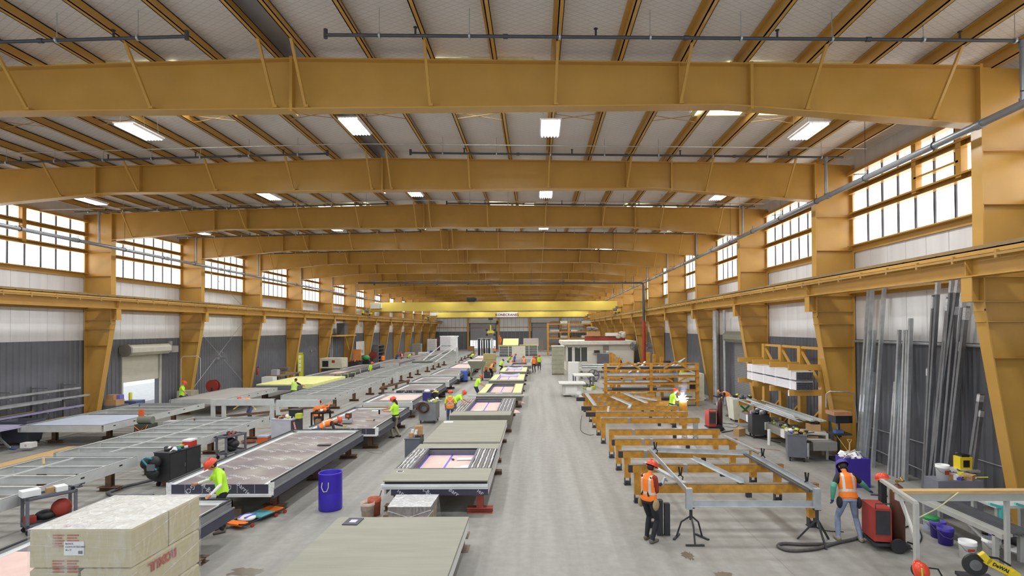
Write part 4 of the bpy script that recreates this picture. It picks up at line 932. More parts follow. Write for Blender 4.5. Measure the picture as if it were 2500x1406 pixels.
person('standing worker in a blue shirt among the far crouching crew', -2.7, 65.5, -90, lean=8, top='blue', legs='black', vox=FARV)
person('kneeling worker in orange bending over the far papered panel', -3.2, 63.4, -70, pelv=.48, lean=50, top='orange', legs='black', vox=FARV)
person('worker with white straps on an orange vest seated with his back turned far away', -1.55, 64.5, 5, pelv=.7, lean=15, top='orange', legs='black', vest='orange', stripes='x', vox=FARV)
person('worker in an orange shirt and black trousers standing beside the brown drum', -.32, 59.6, 20, lean=3, top='orange', legs='black', vox=FARV)
person('worker in a lime shirt standing behind the brown drum', .25, 62.8, 190, lean=3, top='lime', legs='navy', vox=FARV)
person('worker in an orange vest stooping beside the tan wrapped bale', -4.35, 52.2, -50, lean=40, top='brown', legs='black', vest='orange', vox=FARV)
person('lone figure in a lime vest by the far grey roller door', 2.55, 124, 100, top='lime', legs='black', vox=FARV)
# ------------------------------------------------------------------ right side: trestles, welded frame, racks, leaning tubes
EDGE = mat('scuffed_beam_top', (120, 104, 84), .7, .1, .3, 9)
TAPE_G = mat('grey_duct_tape', (150, 148, 148), .45, .2, .08, 6)
def trestle(label, y, x0, x1, z=1.03, stub=0, tapes=(), left='orange', right='orange', single=None, xl=None):
    t = thing('trestle', label, 'trestle', ((x0+x1)/2, y, 0), 0, 'orange trestle beams beside the aisle'); X = (x1-x0)/2
    b = MB().box(-X-stub, X+.05, -.07, .07, z-.21, z-.012); b.build('beam', ORANGE2 if not stub else ORANGE2, t)
    MB().box(-X-stub+.02, X+.05, -.072, .072, z-.014, z).build('beam_top', EDGE, t)
    if stub: MB().box(-X-stub-.01, -X-.04, -.075, .075, z-.2, z-.008).build('bare_end', DARKST, t)
    for s, m in ((-1, left), (1, right)):
        x = -X+.1 if s < 0 else X-.1
        MB().box(x-.09, x+.09, -.065, .065, .22, z-.2).build('leg', {'orange': ORANGE2, 'grey': GALV, 'dark': DARKST}[m], t)
        b = MB().box(x-.1, x+.1, -.1, .1, 0, .02); b.box(x-.09, x-.07, -.07, .07, .02, .22); b.box(x+.07, x+.09, -.07, .07, .02, .22); b.box(x-.05, x+.05, -.04, .04, .02, .12); b.build('levelling_foot', DARKST, t)
    for a in tapes: MB().box(a-.05, a+.05, -.075, .075, z-.2, z+.004).build('tape_wrap', TAPE_G, t)
    MB().box(.35, .47, -.05, .05, z-.33, z-.21).build('hung_block', DARKST, t)
    return t
TD = [(13.19, 0, (), 'dark', 'orange', 'nearest orange trestle beam, its right end under the welded frame'), (15.04, .14, (-.6,), 'orange', 'orange', 'second orange trestle from the camera, passing behind the braced worker'), (16.73, .16, (-1.35, -1.05), 'orange', 'orange', 'third orange trestle from the camera with two grey tape wraps'), (18.47, .12, (-1.1, -.8), 'orange', 'orange', 'fourth orange trestle from the camera with two grey tape wraps'), (20.22, 0, (-1.1,), 'orange', 'orange', 'fifth orange trestle from the camera, with scorched left end'), (22.74, 0, (-.85,), 'orange', 'grey', 'sixth orange trestle from the camera with a bare grey right leg'), (24.48, .45, (), 'orange', 'orange', 'seventh orange trestle from the camera with a long bare left end'), (26.3, .5, (), 'orange', 'orange', 'eighth orange trestle from the camera below the angled channel'), (28.0, 0, (-1.2,), 'orange', 'orange', 'ninth orange trestle from the camera'), (29.7, .5, (-1.3,), 'orange', 'orange', 'tenth orange trestle from the camera with an orange block at its left'), (31.3, 0, (), 'orange', 'orange', 'farthest orange trestle in front of the bar rack')]
for y, st, tp, lf, rt, lab in TD: trestle(lab, y, 2.62, 6.62, stub=st, tapes=tp, left=lf, right=rt)
# welded frame resting on the near trestles and two folding stands
t = thing('welded_frame_work', 'big galvanised channel frame being welded on the nearest orange trestles', 'metal frame', (4.8, 14.2, 1.03))
def ang(p, q, w=.13, h=.12, m=GALV, nm='frame_member'):
    b = MB(); b.prof(p, q, [(-w/2, 0), (w/2, 0), (w/2, .012), (-w/2+.012, .012), (-w/2+.012, h), (-w/2, h)])
    return b
P = {'fl': V(-1.38, 2.35, 0), 'fr': V(1.36, 1.85, 0), 'nr': V(1.35, -2.0, .05), 'nl': V(-1.45, -1.95, .05)}
for a, c in (('fl', 'fr'), ('fr', 'nr'), ('nl', 'fl')): ang(P[a], P[c]).build('frame_member', GALV, t)
for k in ('nl', 'nr'): p = P[k]; MB().box(p.x-.07, p.x+.07, p.y-.05, p.y+.05, -.3, .16).build('corner_post', GALV, t)
ang(P['nl']+V(0, 0, -.3), P['nr']+V(0, 0, -.3)).build('frame_member', GALV, t)
for dx in (-.09, -.16): MB().bar(P['fr']+V(dx, 0, .03), P['nr']+V(dx, .05, .03), .05, .05).build('inner_strip', mat('dark_zinc', (96, 98, 100), .4, .5, .15), t)
for x, y, zz in ((3.42, 16.2, 1.1), (3.4, 13.3, 1.1), (6.2, 15.3, 1.1), (6.17, 12.75, 1.1)):
    c = thing('c_clamp', 'black locking clamp on the welded frame %s' % {(3.42, 16.2): 'at its far left corner', (3.4, 13.3): 'near its left front post', (6.2, 15.3): 'on the right member farther back', (6.17, 12.75): 'on the right member near its front post'}[(x, y)], 'clamp', (x, y, zz), .4, 'locking clamps on the welded frame')
    MB().tube([(0, 0, -.06), (.1, 0, -.06), (.12, 0, .04), (.05, 0, .1), (-.02, 0, .08)], .016, 6).build('jaw', BLACK, c); MB().bar((.03, 0, .08), (.0, 0, .3), .03, .03).bar((.06, 0, .08), (.1, 0, .28), .025, .025).build('grip', BLACK, c)
tag(MB().prof((4.35, 15.6, 1.04), (4.85, 13.1, 1.05), [(-.06, 0), (.06, 0), (.06, .012), (-.048, .012), (-.048, .09), (-.06, .09)]).build('loose_channel', GALV), 'short galvanised channel lying inside the welded frame', 'channel')
tag(MB().bar((2.95, 15.1, 1.06), (3.45, 13.0, 1.08), .12, .05).build('loose_channel', GALV), 'flat galvanised strip behind the braced worker on the trestles', 'channel')
tag(MB().bar((6.35, 18.8, 1.06), (6.55, 16.3, 1.06), .1, .05).build('loose_channel', GALV), 'galvanised channel lying over the right ends of the third and fourth trestles', 'channel')
for p, q, lab in (((2.75, 31.2, 1.06), (2.75, 26.2, 1.06), 'galvanised channel lying along the left ends of the far trestles'), ((3.95, 29.6, 1.06), (4.45, 26.3, 1.06), 'angled galvanised channel in the middle of the far trestles'), ((4.9, 31, 1.06), (5.35, 27, 1.06), 'slim bar lying across the far trestles left of the welder'), ((5.2, 29.8, 1.06), (6.0, 27.8, 1.06), 'short channel lying on the far trestles behind the welder')):
    tag(MB().prof(p, q, [(-.08, 0), (.08, 0), (.08, .01), (-.07, .01), (-.07, .07), (-.08, .07)]).build('loose_channel', GALV), lab, 'channel')
tag(MB().bar((4.45, 26.3, 1.06), (4.2, 25.3, 1.06), .12, .07).build('loose_channel', GALV), 'short stub meeting the angled galvanised channel', 'channel')
def tripod(label, x, y, h, curved):
    t = thing('support_tripod', label, 'stand', (x, y, 0))
    MB().cyl((0, 0, h*.62), (0, 0, h), .035).box(-.08, .08, -.03, .03, h-.03, h).build('centre_post', DARKST, t)
    for k in range(3):
        a = 2*PI*k/3+.5; d = V(math.cos(a), math.sin(a), 0); b = MB()
        b.tube([V(0, 0, h*.72)+d*.02, V(0, 0, h*.5)+d*.22, V(0, 0, .03)+d*(.33 if curved else .42)], .02, 6) if curved else b.bar(V(0, 0, h*.7), d*.4, .035, .035)
        if curved: n = V(-d.y, d.x, 0); b.bar(d*.33-n*.2+V(0, 0, .02), d*.33+n*.2+V(0, 0, .02), .05, .03)
        b.build('leg', DARKST, t)
tripod('bent-legged steel tripod under the left front post of the welded frame', 3.42, 12.35, .74, True)
tripod('straight-legged black tripod under the right front post of the welded frame', 6.15, 12.2, .74, False)
tag(MB().box(2.72, 2.86, 12.62, 12.76, .0, .8).box(2.9, 3.02, 12.62, 12.74, .0, .72).build('black_box_tube', DARKST), 'pair of black box tubes standing beside the braced worker', 'box tube')
# ---- welding arc and smoke
t = thing('welding_arc', 'blinding white welding arc with sparks in front of the welder', 'welding arc', (7.12, 27.0, 1.22))
ARC = emat('welding_arc_light', (236, 232, 255), 60); b = MB(); b.ell((0, 0, 0), (.07, .07, .1), 10, 7); b.build('arc_core', ARC, t)
b = MB(); random.seed(3)
for i in range(60):
    a, e, r = random.uniform(0, 2*PI), random.uniform(-.6, 1.2), random.uniform(.06, .3); p = V(math.cos(a)*math.cos(e), math.sin(a)*math.cos(e), math.sin(e)); b.bar(p*r*.6, p*r, .012, .012)
b.build('sparks', ARC, t)
lg = bpy.data.lights.new('arc_light', 'POINT'); lg.energy = 110; lg.color = (.8, .82, 1); lg.shadow_soft_size = .1; lo2 = bpy.data.objects.new('arc_light', lg); COL.objects.link(lo2); lo2.parent = t; lo2.location = (0, -.1, .1)
m = bpy.data.materials.new('welding_smoke'); m.use_nodes = True; nt = m.node_tree; nt.nodes.remove(nt.nodes['Principled BSDF']); vo = nt.nodes.new('ShaderNodeVolumePrincipled'); vo.inputs['Color'].default_value = (.75, .75, 1, 1); vo.inputs['Density'].default_value = .5; nt.links.new(vo.outputs[0], nt.nodes['Material Output'].inputs['Volume'])
tag(MB().tube([(7.12, 27.0, 1.3), (7.16, 27.1, 1.6), (7.26, 27.1, 1.9), (7.24, 27.2, 2.2)], [.08, .16, .15, .04], 10).build('welding_smoke', m), 'bluish smoke rising from the welding arc', 'smoke', None, 'stuff')
tag(MB().box(6.98, 7.3, 26.85, 27.15, 0, 1.12).build('weld_workpiece', ORANGE2), 'orange steel post being welded under the bright arc', 'workpiece')
def gas_bottle(label, x, y, h, r, m, z=0):
    t = thing('gas_bottle', label, 'gas bottle', (x, y, z)); MB().lathe([(.01, .0), (r, .01), (r, h*.86), (r*.75, h*.93), (r*.3, h*.97), (r*.28, h*.97)], n=20).build('body', m, t)
    MB().cyl((0, 0, h*.96), (0, 0, h+.06), .02).cyl((-.03, 0, h+.03), (.12, 0, h+.03), .02).cyl((.12, -.02, h+.03), (.12, .06, h+.08), .03).build('valve', mat('brass', (170, 140, 80), .35, .8), t); return t
MAROON = mat('dark_maroon_bottle', (84, 44, 44), .4, 0, .1, 4); REDB = mat('red_welder_case', (168, 58, 46), .5, 0, .12, 4)
def welder_cart(label, x, y, rz, bottle, bl, bh, br):
    t = thing('welding_machine', label, 'welding machine', (x, y, 0), rz)
    MB().cb((-.16, 0, .55), (.34, .62, .7)).build('case', REDB, t); MB().cb((-.16, -.315, .6), (.28, .02, .5)).build('front_plate', DARKST, t); MB().cb((.0, .0, .14), (.7, .7, .05)).cb((.26, 0, .06), (.34, .5, .03)).build('cart_base', DARKST, t)
    for s in (-1, 1): MB().cyl((.1, s*.36, .15), (.1, s*.42, .15), .15).build('wheel', RUBBER, t)
    MB().tube([(-.3, -.3, .88), (-.3, -.3, 1.0), (.0, -.3, 1.0), (.0, -.3, .88)], .015, 6).build('handle', DARKST, t)
    w = Matrix.Rotation(rz, 3, 'Z') @ V(.26, .0, 0); gas_bottle(bl, x+w.x, y+w.y, bh, br, bottle, .08)
welder_cart('red welding machine on a wheeled cart beside the worker with green sleeves', 7.5, 12.0, -.15, mat('brown_bottle', (96, 58, 44), .45, 0, .15, 4), 'brown gas bottle chained to the near red welding machine', 1.3, .14)
welder_cart('red welding machine behind the trestles beside the bin with the green cross', 8.2, 25.6, 0, MAROON, 'maroon gas bottle standing by the farther red welding machine', 1.35, .13)
# ---- cantilever rack by the right wall
t = thing('cantilever_rack', 'orange cantilever rack of four uprights against the right wall', 'rack', (10.9, 24, 0))
YU = (21.3, 23.0, 24.8, 26.6)
for y in YU:
    MB().box(10.9, 11.15, y-.13, y+.13, 0, 3.95).build('upright', ORANGE, t, world=True)
    for z in (.38, 1.22, 2.32, 3.3): MB().box(9.7, 10.9, y-.05, y+.05, z-.22, z).build('arm', ORANGE, t, world=True)
b = MB()
for ya, yb in zip(YU, YU[1:]):
    b.box(10.95, 11.05, ya, yb, 3.85, 3.95); b.bar((11, ya, 2.4), (11, yb, 3.8), .08, .08); b.bar((11, ya, 1.6), (11, yb, .4), .08, .08)
b.build('bracing', ORANGE, t, world=True)
WRAP = mat('white_wrapped_profiles', (226, 224, 226), .4, 0, .1, 5, stretch=(8, .6, 8))
for z0, w, lab in ((2.34, 'lower', 'lower white wrapped bundle of profiles on the orange rack arms'), (2.72, 'upper', 'upper white wrapped bundle of profiles on the orange rack arms')):
    t = thing('profile_bundle', lab, 'bundle', (10.2, 23.4, z0), 0, 'wrapped bundles on the rack')
    MB().box(-.33, .33, -2.35, 2.5, 0, .32).build('wrapping', WRAP, t); b = MB()
    for i in range(6):
        for j in range(4): b.box(-.31+i*.105, -.225+i*.105, -2.4, -2.34, .02+j*.075, .075+j*.075)
    b.build('profile_ends', DARKST, t); 
    for y in (-1.9, -.6, .6, 1.9): MB().box(-.345, .345, y-.09, y+.09, -.01, .335).build('film_band', mat('film_band', (236, 236, 238), .3), t)
random.seed(8)
for i in range(9):
    x = 9.72+.1*i; y0 = 20.3+random.uniform(-.2, .9); y1 = y0+random.uniform(4, 6.4)
    tag(MB().prof((x, y0, 1.24+.03*(i % 3)), (x+random.uniform(-.1, .1), y1, 1.26+.03*(i % 3)), [(-.07, 0), (.07, 0), (.07, .01), (-.06, .01), (-.06, .06), (-.07, .06)]).build('loose_angle', ALU if i % 3 else GALV), 'loose pale metal angle on the lower arms of the orange rack', 'angle', 'loose angles on the rack')
t = thing('wrapped_profile_stack', 'long grey film-wrapped profile stack on the lowest rack arms', 'bundle', (10.1, 23, .4)); MB().box(-.42, .42, -3.6, 3.4, 0, .3).build('profiles', mat('grey_profiles', (150, 148, 142), .4, .2, .15, 5, stretch=(8, .6, 8)), t)
for y in (-3, -1.2, .6, 2.4): MB().box(-.435, .435, y-.16, y+.16, -.01, .312).build('film_band', mat('film_band', (236, 236, 238), .3), t)
# ---- tubes leaning on the right wall
S(MB().tube([(11.72, 14.0, 4.22), (11.72, 20.4, 4.22)], .045).build('trim_tube_rail', GALV))
TB = [(2094, 1128, 2121.7, 704, 0, .06), (2102, 1133, 2130, 704, 0, .06), (2108, 1133, 2136, 806, 0, .055), (2114, 1134, 2134, 908, 0, .055), (2098, 1131, 2119, 849, 0, .055), (2131, 1141, 2159, 700, 1, .06), (2171, 1151, 2187, 932, 2, .055), (2180, 1154, 2196, 805, 2, .055), (2190, 1158, 2204, 880, 2, .06), (2198, 1161, 2210, 806, 2, .055), (2206, 1164, 2217, 805, 2, .055), (2212, 1166, 2224, 777, 2, .06),
      (2255, 1180, 2280, 720, 3, .05), (2260, 1180, 2291, 683, 3, .055), (2266, 1180, 2267, 897, 3, .05), (2274, 1178, 2317, 725, 4, .055), (2281, 1176, 2325, 677, 4, .05), (2270, 1182, 2342, 676, 4, .06), (2288, 1176, 2309, 804, 4, .05), (2297, 1174, 2335, 735, 4, .055), (2306, 1172, 2353, 715, 4, .05), (2312, 1172, 2361, 747, 4, .06), (2320, 1170, 2347, 830, 4, .055), (2293, 1175, 2300, 900, 4, .05), (2362, 1186, 2395, 961, 5, .06), (2368, 1186, 2391, 985, 5, .055), (2374, 1186, 2396, 1000, 5, .05)]
TL = ['pale tube in the left cluster leaning on the right wall', 'single pale tube leaning between two clusters on the right wall', 'pale tube in the middle cluster leaning on the right wall', 'grey tube at the left of the dark cluster leaning on the right wall', 'dark taped tube in the thick cluster leaning on the right wall', 'short grey tube leaning beside the nearest right column']
DKGALV = mat('dark_galvanised_tube', (128, 130, 134), .35, .5, .15, 4)
for bx, by, tx, ty, g, w in TB:
    w *= 1.4; sl = (tx-bx)/(ty-by)
    for _ in range(25):
        if fl(bx, by).x > 11.35: by += 4; bx += 4*sl
    p = fl(bx, by); p.x = min(p.x, 11.3); q = atx(tx, ty, 11.62-.1*((bx*7) % 3)/3)
    t = MB().bar(p, q, w, w*1.3, 0, (1, 0, 0)).build('leaning_tube', DKGALV if g > 2 else GALV); tag(t, TL[g], 'tube', 'metal tubes leaning on the right wall')
    if g > 2: d = (q-p); MB().bar(p+d*.93, p+d*.99, w+.012, w*1.3+.012, 0, (1, 0, 0)).build('film_wrap', mat('crumpled_film', (206, 208, 212), .2, .2, .25, 25, .4), t)
# right wall: roller door, wall conduits, ducts
d = S(slats(RD0, RD1, XR-.08, 0, RDZ, .1, 'y').build('door_4', mat('grey_door_curtain', (150, 152, 156))))
pr = [(.34*math.cos(PI/8+i*PI/4), .34*math.sin(PI/8+i*PI/4)) for i in range(8)]
MB().prof((XR-.42, RD0-.3, RDZ+.3), (XR-.42, RD1+.2, RDZ+.3), pr).build('door_hood', mat('grey_green_hood', (146, 148, 134), .5, .1), d); MB().box(XR-.9, XR-.5, RD0-.2, RD0+.3, RDZ-.05, RDZ+.5).cyl((XR-.7, RD0, RDZ+.5), (XR-.7, RD0, RDZ+.75), .12).build('door_motor', DARKST, d)
for x, y, r, lab in ((11.1, 34.2, .17, 'big silver duct running up the right wall by the roller door'), (11.45, 33.6, .09, 'thinner grey duct beside the big silver one on the right wall')):
    tag(MB().cyl((x, y, .05), (x, y, 5.8), r, n=14).cyl((x, y, 4.0), (x, y, 4.1), r+.02).build('vertical_duct', GALV), lab, 'duct')
b = MB().tube([(XR-.06, 13.2, 1.15), (XR-.06, 20, 1.15)], .02, 6).tube([(XR-.06, 13.4, .45), (XR-.06, 17, .3), (XR-.06, 20, .45)], .02, 6).box(XR-.12, XR-.03, 13.3, 13.45, 1.07, 1.22)
tag(b.build('conduit_run', GALV), 'thin conduits running low along the right wall behind the leaning tubes', 'conduit')
def bollard(label, x, y, h=1.1, m=None): tag(MB().lathe([(.09, 0), (.09, h-.06), (.07, h-.02), (.001, h)], (x, y, 0), 14).build('bollard', m or mat('bollard_yellow', (222, 214, 60), .5, 0, .06)), label, 'bollard')
bollard('yellow bollard right of the worker bent over the bench end', 10.6, 29.2, 1.25); bollard('yellow bollard standing at the far end of the orange rack', 10.85, 28.2, 1.3)
bollard('yellow bollard at the right of the half open left roller door', XL+1.2, LD1+.55, 1.1); bollard('yellow-topped post left of the half open left roller door', XL+.6, LD0-.1, 1.3)
# ---- racks and machines behind the trestles
t = thing('bar_rack', 'orange bar storage rack with triangular lifting frames behind the trestles', 'rack', (6.9, 33.4, 0))
for x in (4.15, 6.9, 9.7): MB().box(x-.09, x+.09, 33.3, 33.5, 0, 2.62).build('post', ORANGE2, t, world=True)
for z in (.35, .95, 1.4, 1.82, 2.25): MB().box(4.05, 9.8, 33.25, 34.1, z-.08, z).build('rail', ORANGE2, t, world=True)
MB().box(4.1, 9.75, 33.35, 33.42, 2.55, 2.62).build('rail', ORANGE2, t, world=True)
for x in (5.5, 8.4):
    for s in (-1, 1): MB().bar((x, 33.3, 2.7), (x+s*.75, 33.3, 2.27), .06, .1).build('lifting_brace', ORANGE2, t, world=True); MB().bar((x+s*.75, 33.3, 1.8), (x+s*.2, 33.3, 1.5), .06, .08).build('lower_brace', ORANGE2, t, world=True)
random.seed(21)
BARM = [GALV, ALU, STEEL, DARKST, mat('pale_pipe', (206, 200, 190), .4, .2)]
for z in (.37, .97, 1.42, 1.84, 2.27):
    for i in range(5):
        x0 = 3.7+random.uniform(0, 1.4); x1 = x0+random.uniform(2.6, 5.4); y = 33.4+.14*i
        o = MB().bar((x0, y, z+.08), (min(x1, 10.6), y, z+.08), .11, random.uniform(.08, .16)).build('stored_bar', BARM[random.randrange(5)])
        tag(o, 'metal bar stored on the orange rack behind the trestles', 'bar', 'bars stored on the orange rack')
t = thing('post_rack', 'row of tall orange posts of a rack behind the bar rack', 'rack', (5.9, 38, 0))
for x, y, h in ((5.3, 39.5, 3.0), (5.25, 37.6, 2.95), (5.3, 35.8, 2.85), (8.0, 39.5, 3.0), (8.0, 37.6, 2.95), (8.1, 35.8, 2.85)): MB().box(x-.1, x+.1, y-.1, y+.1, 0, h).build('post', ORANGE2, t, world=True)
for y in (39.5, 37.6, 35.8): MB().box(5.2, 8.1, y-.06, y+.06, 1.5, 1.65).build('rail', ORANGE2, t, world=True)
for i in range(7):
    p = V(5.4+i*.62, 36.2+random.uniform(0, 1), 1.72+.05*i); q = p+V(random.uniform(.8, 2.2), random.uniform(1.5, 3), random.uniform(.15, .6))
    tag(MB().bar(p, q, .12, .1).build('offcut_bar', [ALU, GALV, WHITE][i % 3]), 'pale offcut sticking up from the racks behind the trestles', 'offcut', 'pale offcuts on the racks')
t = thing('scrap_drum', 'yellow-orange drum with black hose on top by the right columns', 'drum', (9.75, 41.5, 0)); MB().lathe([(.5, .6), (.55, .62), (.55, 1.9), (.5, 1.9), (.5, .7)], n=22).build('drum_shell', ORANGE2, t); MB().box(-.5, .5, -.4, .4, 0, .6).build('drum_stand', ORANGE2, t); b = MB()
for k in range(3): b.torus((0, 0, 2.0+.1*k), .34-.04*k, .07, 'Z', 20, 6)
b.build('coiled_hose', RUBBER, t)
gas_bottle('bright yellow gas bottle standing before a right hand column', 10.35, 39.2, 2.3, .19, mat('bottle_yellow', (228, 216, 70), .4))
gas_bottle('dark small gas bottle standing near the cream office wall', 7.6, 50, 1.9, .14, MAROON)
t = thing('cream_machine', 'cream machine with open front at the foot of the right columns', 'machine', (10.2, 36.3, 0)); MB().box(-.75, .65, -.5, .5, 0, 1.75).build('housing', mat('cream_machine', (226, 222, 196), .5), t); MB().cb((-.3, -.1, 2.0), (1.5, .4, .06), 0, 0, 0, .45).build('angled_lid', ALU, t); MB().box(-.3, .3, -.52, -.5, .7, 1.3).build('opening', DARKST, t)
# ---- office cabin
OFF = mat('cream_office_wall', (222, 218, 204), .6, 0, .03, 1)
OX0, OX1, OY0, OY1 = 3.15, 10.55, 60, 67.5
t = thing('office_cabin', 'cream flat-roofed office cabin with windows standing in the hall', 'office', (6.9, 62, 0))
b = MB(); b.box(OX0, OX1, OY0+.1, OY1, 0, .05); b.box(OX0+.75, OX0+.9, OY0, OY0+.12, 0, 3.0); b.box(OX0, OX0+.15, OY0, OY0+.12, 0, 3.0); b.box(OX0+2.4, OX1, OY0, OY0+.12, 0, 3.0)
for xa, xb in ((OX0+.15, OX0+.75), (OX0+.9, OX0+2.4)): b.box(xa, xb, OY0, OY0+.12, 0, 1.05); b.box(xa, xb, OY0, OY0+.12, 2.75, 3.0)
b.box(OX0, OX0+.12, OY0+.12, OY1, 0, .95); b.box(OX0, OX0+.12, OY0+.12, OY1, 2.75, 3.0); b.box(OX0, OX0+.12, OY0+.12, OY0+.5, .9, 2.8); b.box(OX0, OX0+.12, OY0+3.5, OY1, .9, 2.8); b.box(OX1-.12, OX1, OY0+.12, OY1, 0, 3); b.box(OX0, OX1, OY1-.1, OY1, 0, 3); b.build('wall', OFF, t, world=True)
MB().box(OX0-.45, OX1+.2, OY0-.5, OY1+.3, 2.98, 3.36).build('roof', mat('pale_office_roof', (224, 220, 206), .6), t, world=True)
GL = bpy.data.materials.new('office_glass'); GL.use_nodes = True; gb = GL.node_tree.nodes['Principled BSDF']; gb.inputs['Base Color'].default_value = (.7, .76, .78, 1); gb.inputs['Roughness'].default_value = .03; gb.inputs['Transmission Weight'].default_value = .9; gb.inputs['Alpha'].default_value = .45
for xa, xb in ((OX0+.15, OX0+.75), (OX0+.9, OX0+2.4)):
    w = MB(); w.box(xa, xb, OY0+.02, OY0+.1, 1.05, 1.12); w.box(xa, xb, OY0+.02, OY0+.1, 2.68, 2.75)
    for x in ([xa, xb-.07] if xb-xa < 1 else [xa, (xa+xb)/2-.05, xb-.07]): w.box(x, x+.08, OY0+.02, OY0+.1, 1.05, 2.75)
    w = w.build('window_frame', WHITE, t, world=True); MB().box(xa, xb, OY0+.05, OY0+.06, 1.1, 2.7).build('pane', GL, w, world=True)
MB().box(OX0+.05, OX0+.06, OY0+.5, OY0+3.5, .95, 2.75).build('side_pane', GL, t, world=True)
MB().box(OX0+2.95, OX0+3.75, OY0-.4, OY0, 2.0, 2.42).build('air_conditioner', mat('beige_ac', (200, 194, 176), .5), t, world=True); MB().box(OX0+3.05, OX0+3.65, OY0-.42, OY0-.4, 2.06, 2.36).build('ac_grille', DARKST, t, world=True)
s_ = MB().box(OX0+4.05, OX0+4.7, OY0-.04, OY0, 2.05, 2.85).build('notice_board', mat('grey_notice', (150, 156, 156), .5), t, world=True); MB().box(OX0+4.1, OX0+4.35, OY0-.05, OY0-.04, 2.35, 2.55).build('orange_notice', VORANGE, s_, world=True); MB().box(OX0+4.38, OX0+4.66, OY0-.05, OY0-.04, 2.08, 2.3).build('white_notice', WHITE, s_, world=True)
tag(MB().box(OX0+3.4, OX0+5.2, OY0-1.1, OY0-.1, 0, 1.95).build('grey_cabinet', GREY), 'tall grey cabinet standing against the office wall', 'cabinet')
t = thing('red_steel_beam', 'rust-red steel beam lying on the office roof', 'beam', (7.2, 61, 3.36)); b = MB(); b.box(-1.9, 2.6, -.02, .02, 0, .5); b.box(-1.9, 2.6, -.15, .15, 0, .04); b.box(-1.9, 2.6, -.15, .15, .48, .52); b.build('beam_web', mat('rust_red_beam', (158, 70, 50), .6, 0, .1), t); 
random.seed(4)
for x, w, h, m, nm, lab, cat in ((6.3, 1.4, .5, CARD, 'brown_crate', 'brown crate with grey cloth on the red roof beam', 'crate'), (8.3, 1.3, .35, WHITE, 'white_roll', 'white roll lying on the red roof beam', 'roll')): tag(MB().box(x-w/2, x+w/2, 60.6, 61.6, 3.88, 3.88+h).build(nm, m), lab, cat)
b = MB()
for i in range(9): b.ell((9.2+random.uniform(-.35, .5), 60.9+random.uniform(-.2, .2), 3.75+random.uniform(-.1, .55)), (.3, .22, .2), 8, 6)
tag(b.build('tarpaulin', mat('crumpled_tarpaulin', (196, 190, 178), .7, 0, .25, 9, .5)), 'crumpled pale tarpaulin draped at the right end of the red roof beam', 'tarpaulin')
b = MB()
for i in range(7): b.ell((6.2+random.uniform(-.5, .5), 61.1, 4.5+random.uniform(-.05, .3)), (.3, .25, .16), 8, 6)
tag(b.build('grey_cloth', mat('grey_cloth', (130, 128, 128), .8, 0, .3, 9)), 'crumpled grey cloth on top of the roof crate', 'cloth')
t = thing('insulation_bale', 'tall grey-green stack of wrapped bales beside the office', 'bale', (2.15, 56.8, 0))
for k in range(6): MB().box(-.62, .62, -.6, .6, .14+k*.46, .585+k*.46).build('bale_layer', mat('grey_green_bale', (160, 160, 138), .6, 0, .12, 3), t)
MB().box(-.66, .66, -.64, .64, 2.9, 2.97).build('film_cap', WHITE, t); MB().box(-.6, .6, -.6, .6, 0, .12).build('pallet', BROWNW, t)
# ---- big orange rack far right, with stored sheets
t = thing('storage_rack', 'tall orange storage rack far down the hall right of the aisle', 'rack', (5.6, 97, 0))
for x in (1.95, 5.6, 9.6):
    for y in (96.5, 99): MB().box(x-.15, x+.15, y-.15, y+.15, 0, 5.7).build('post', ORANGE2, t, world=True)
for z in (1.7, 3.1, 4.2, 5.6): MB().box(1.9, 9.7, 96.4, 96.6, z-.18, z).box(1.9, 9.7, 98.9, 99.1, z-.18, z).build('shelf_rail', ORANGE2, t, world=True)
random.seed(2)
for z, lev in ((.1, 'floor'), (1.72, 'first'), (3.12, 'second'), (4.22, 'third'), (5.62, 'top')):
    for i in range(4):
        x = 2.3+i*1.85; h = random.uniform(.2, .55); tag(MB().box(x, x+random.uniform(1.1, 1.7), 96.5, 98.9, z, z+h).build('stored_bundle', [GALV, RUST, ALU, mat('brown_bundle', (128, 104, 86), .7)][(i+int(z)) % 4]), 'bundle stored on the %s level of the far orange rack' % lev, 'bundle', 'bundles on the far orange rack')
# ------------------------------------------------------------------ props on the left and in the aisle
def pos(px, py, z=0): p = fl(px, py, z); return p.x, p.y
def solid(name, label, cat, m, c, sz, rz=0, group=None):
    o = MB().cb((0, 0, sz[2]/2), sz).build(name, m); o.location = c; o.rotation_euler.z = rz; return tag(o, label, cat, group)
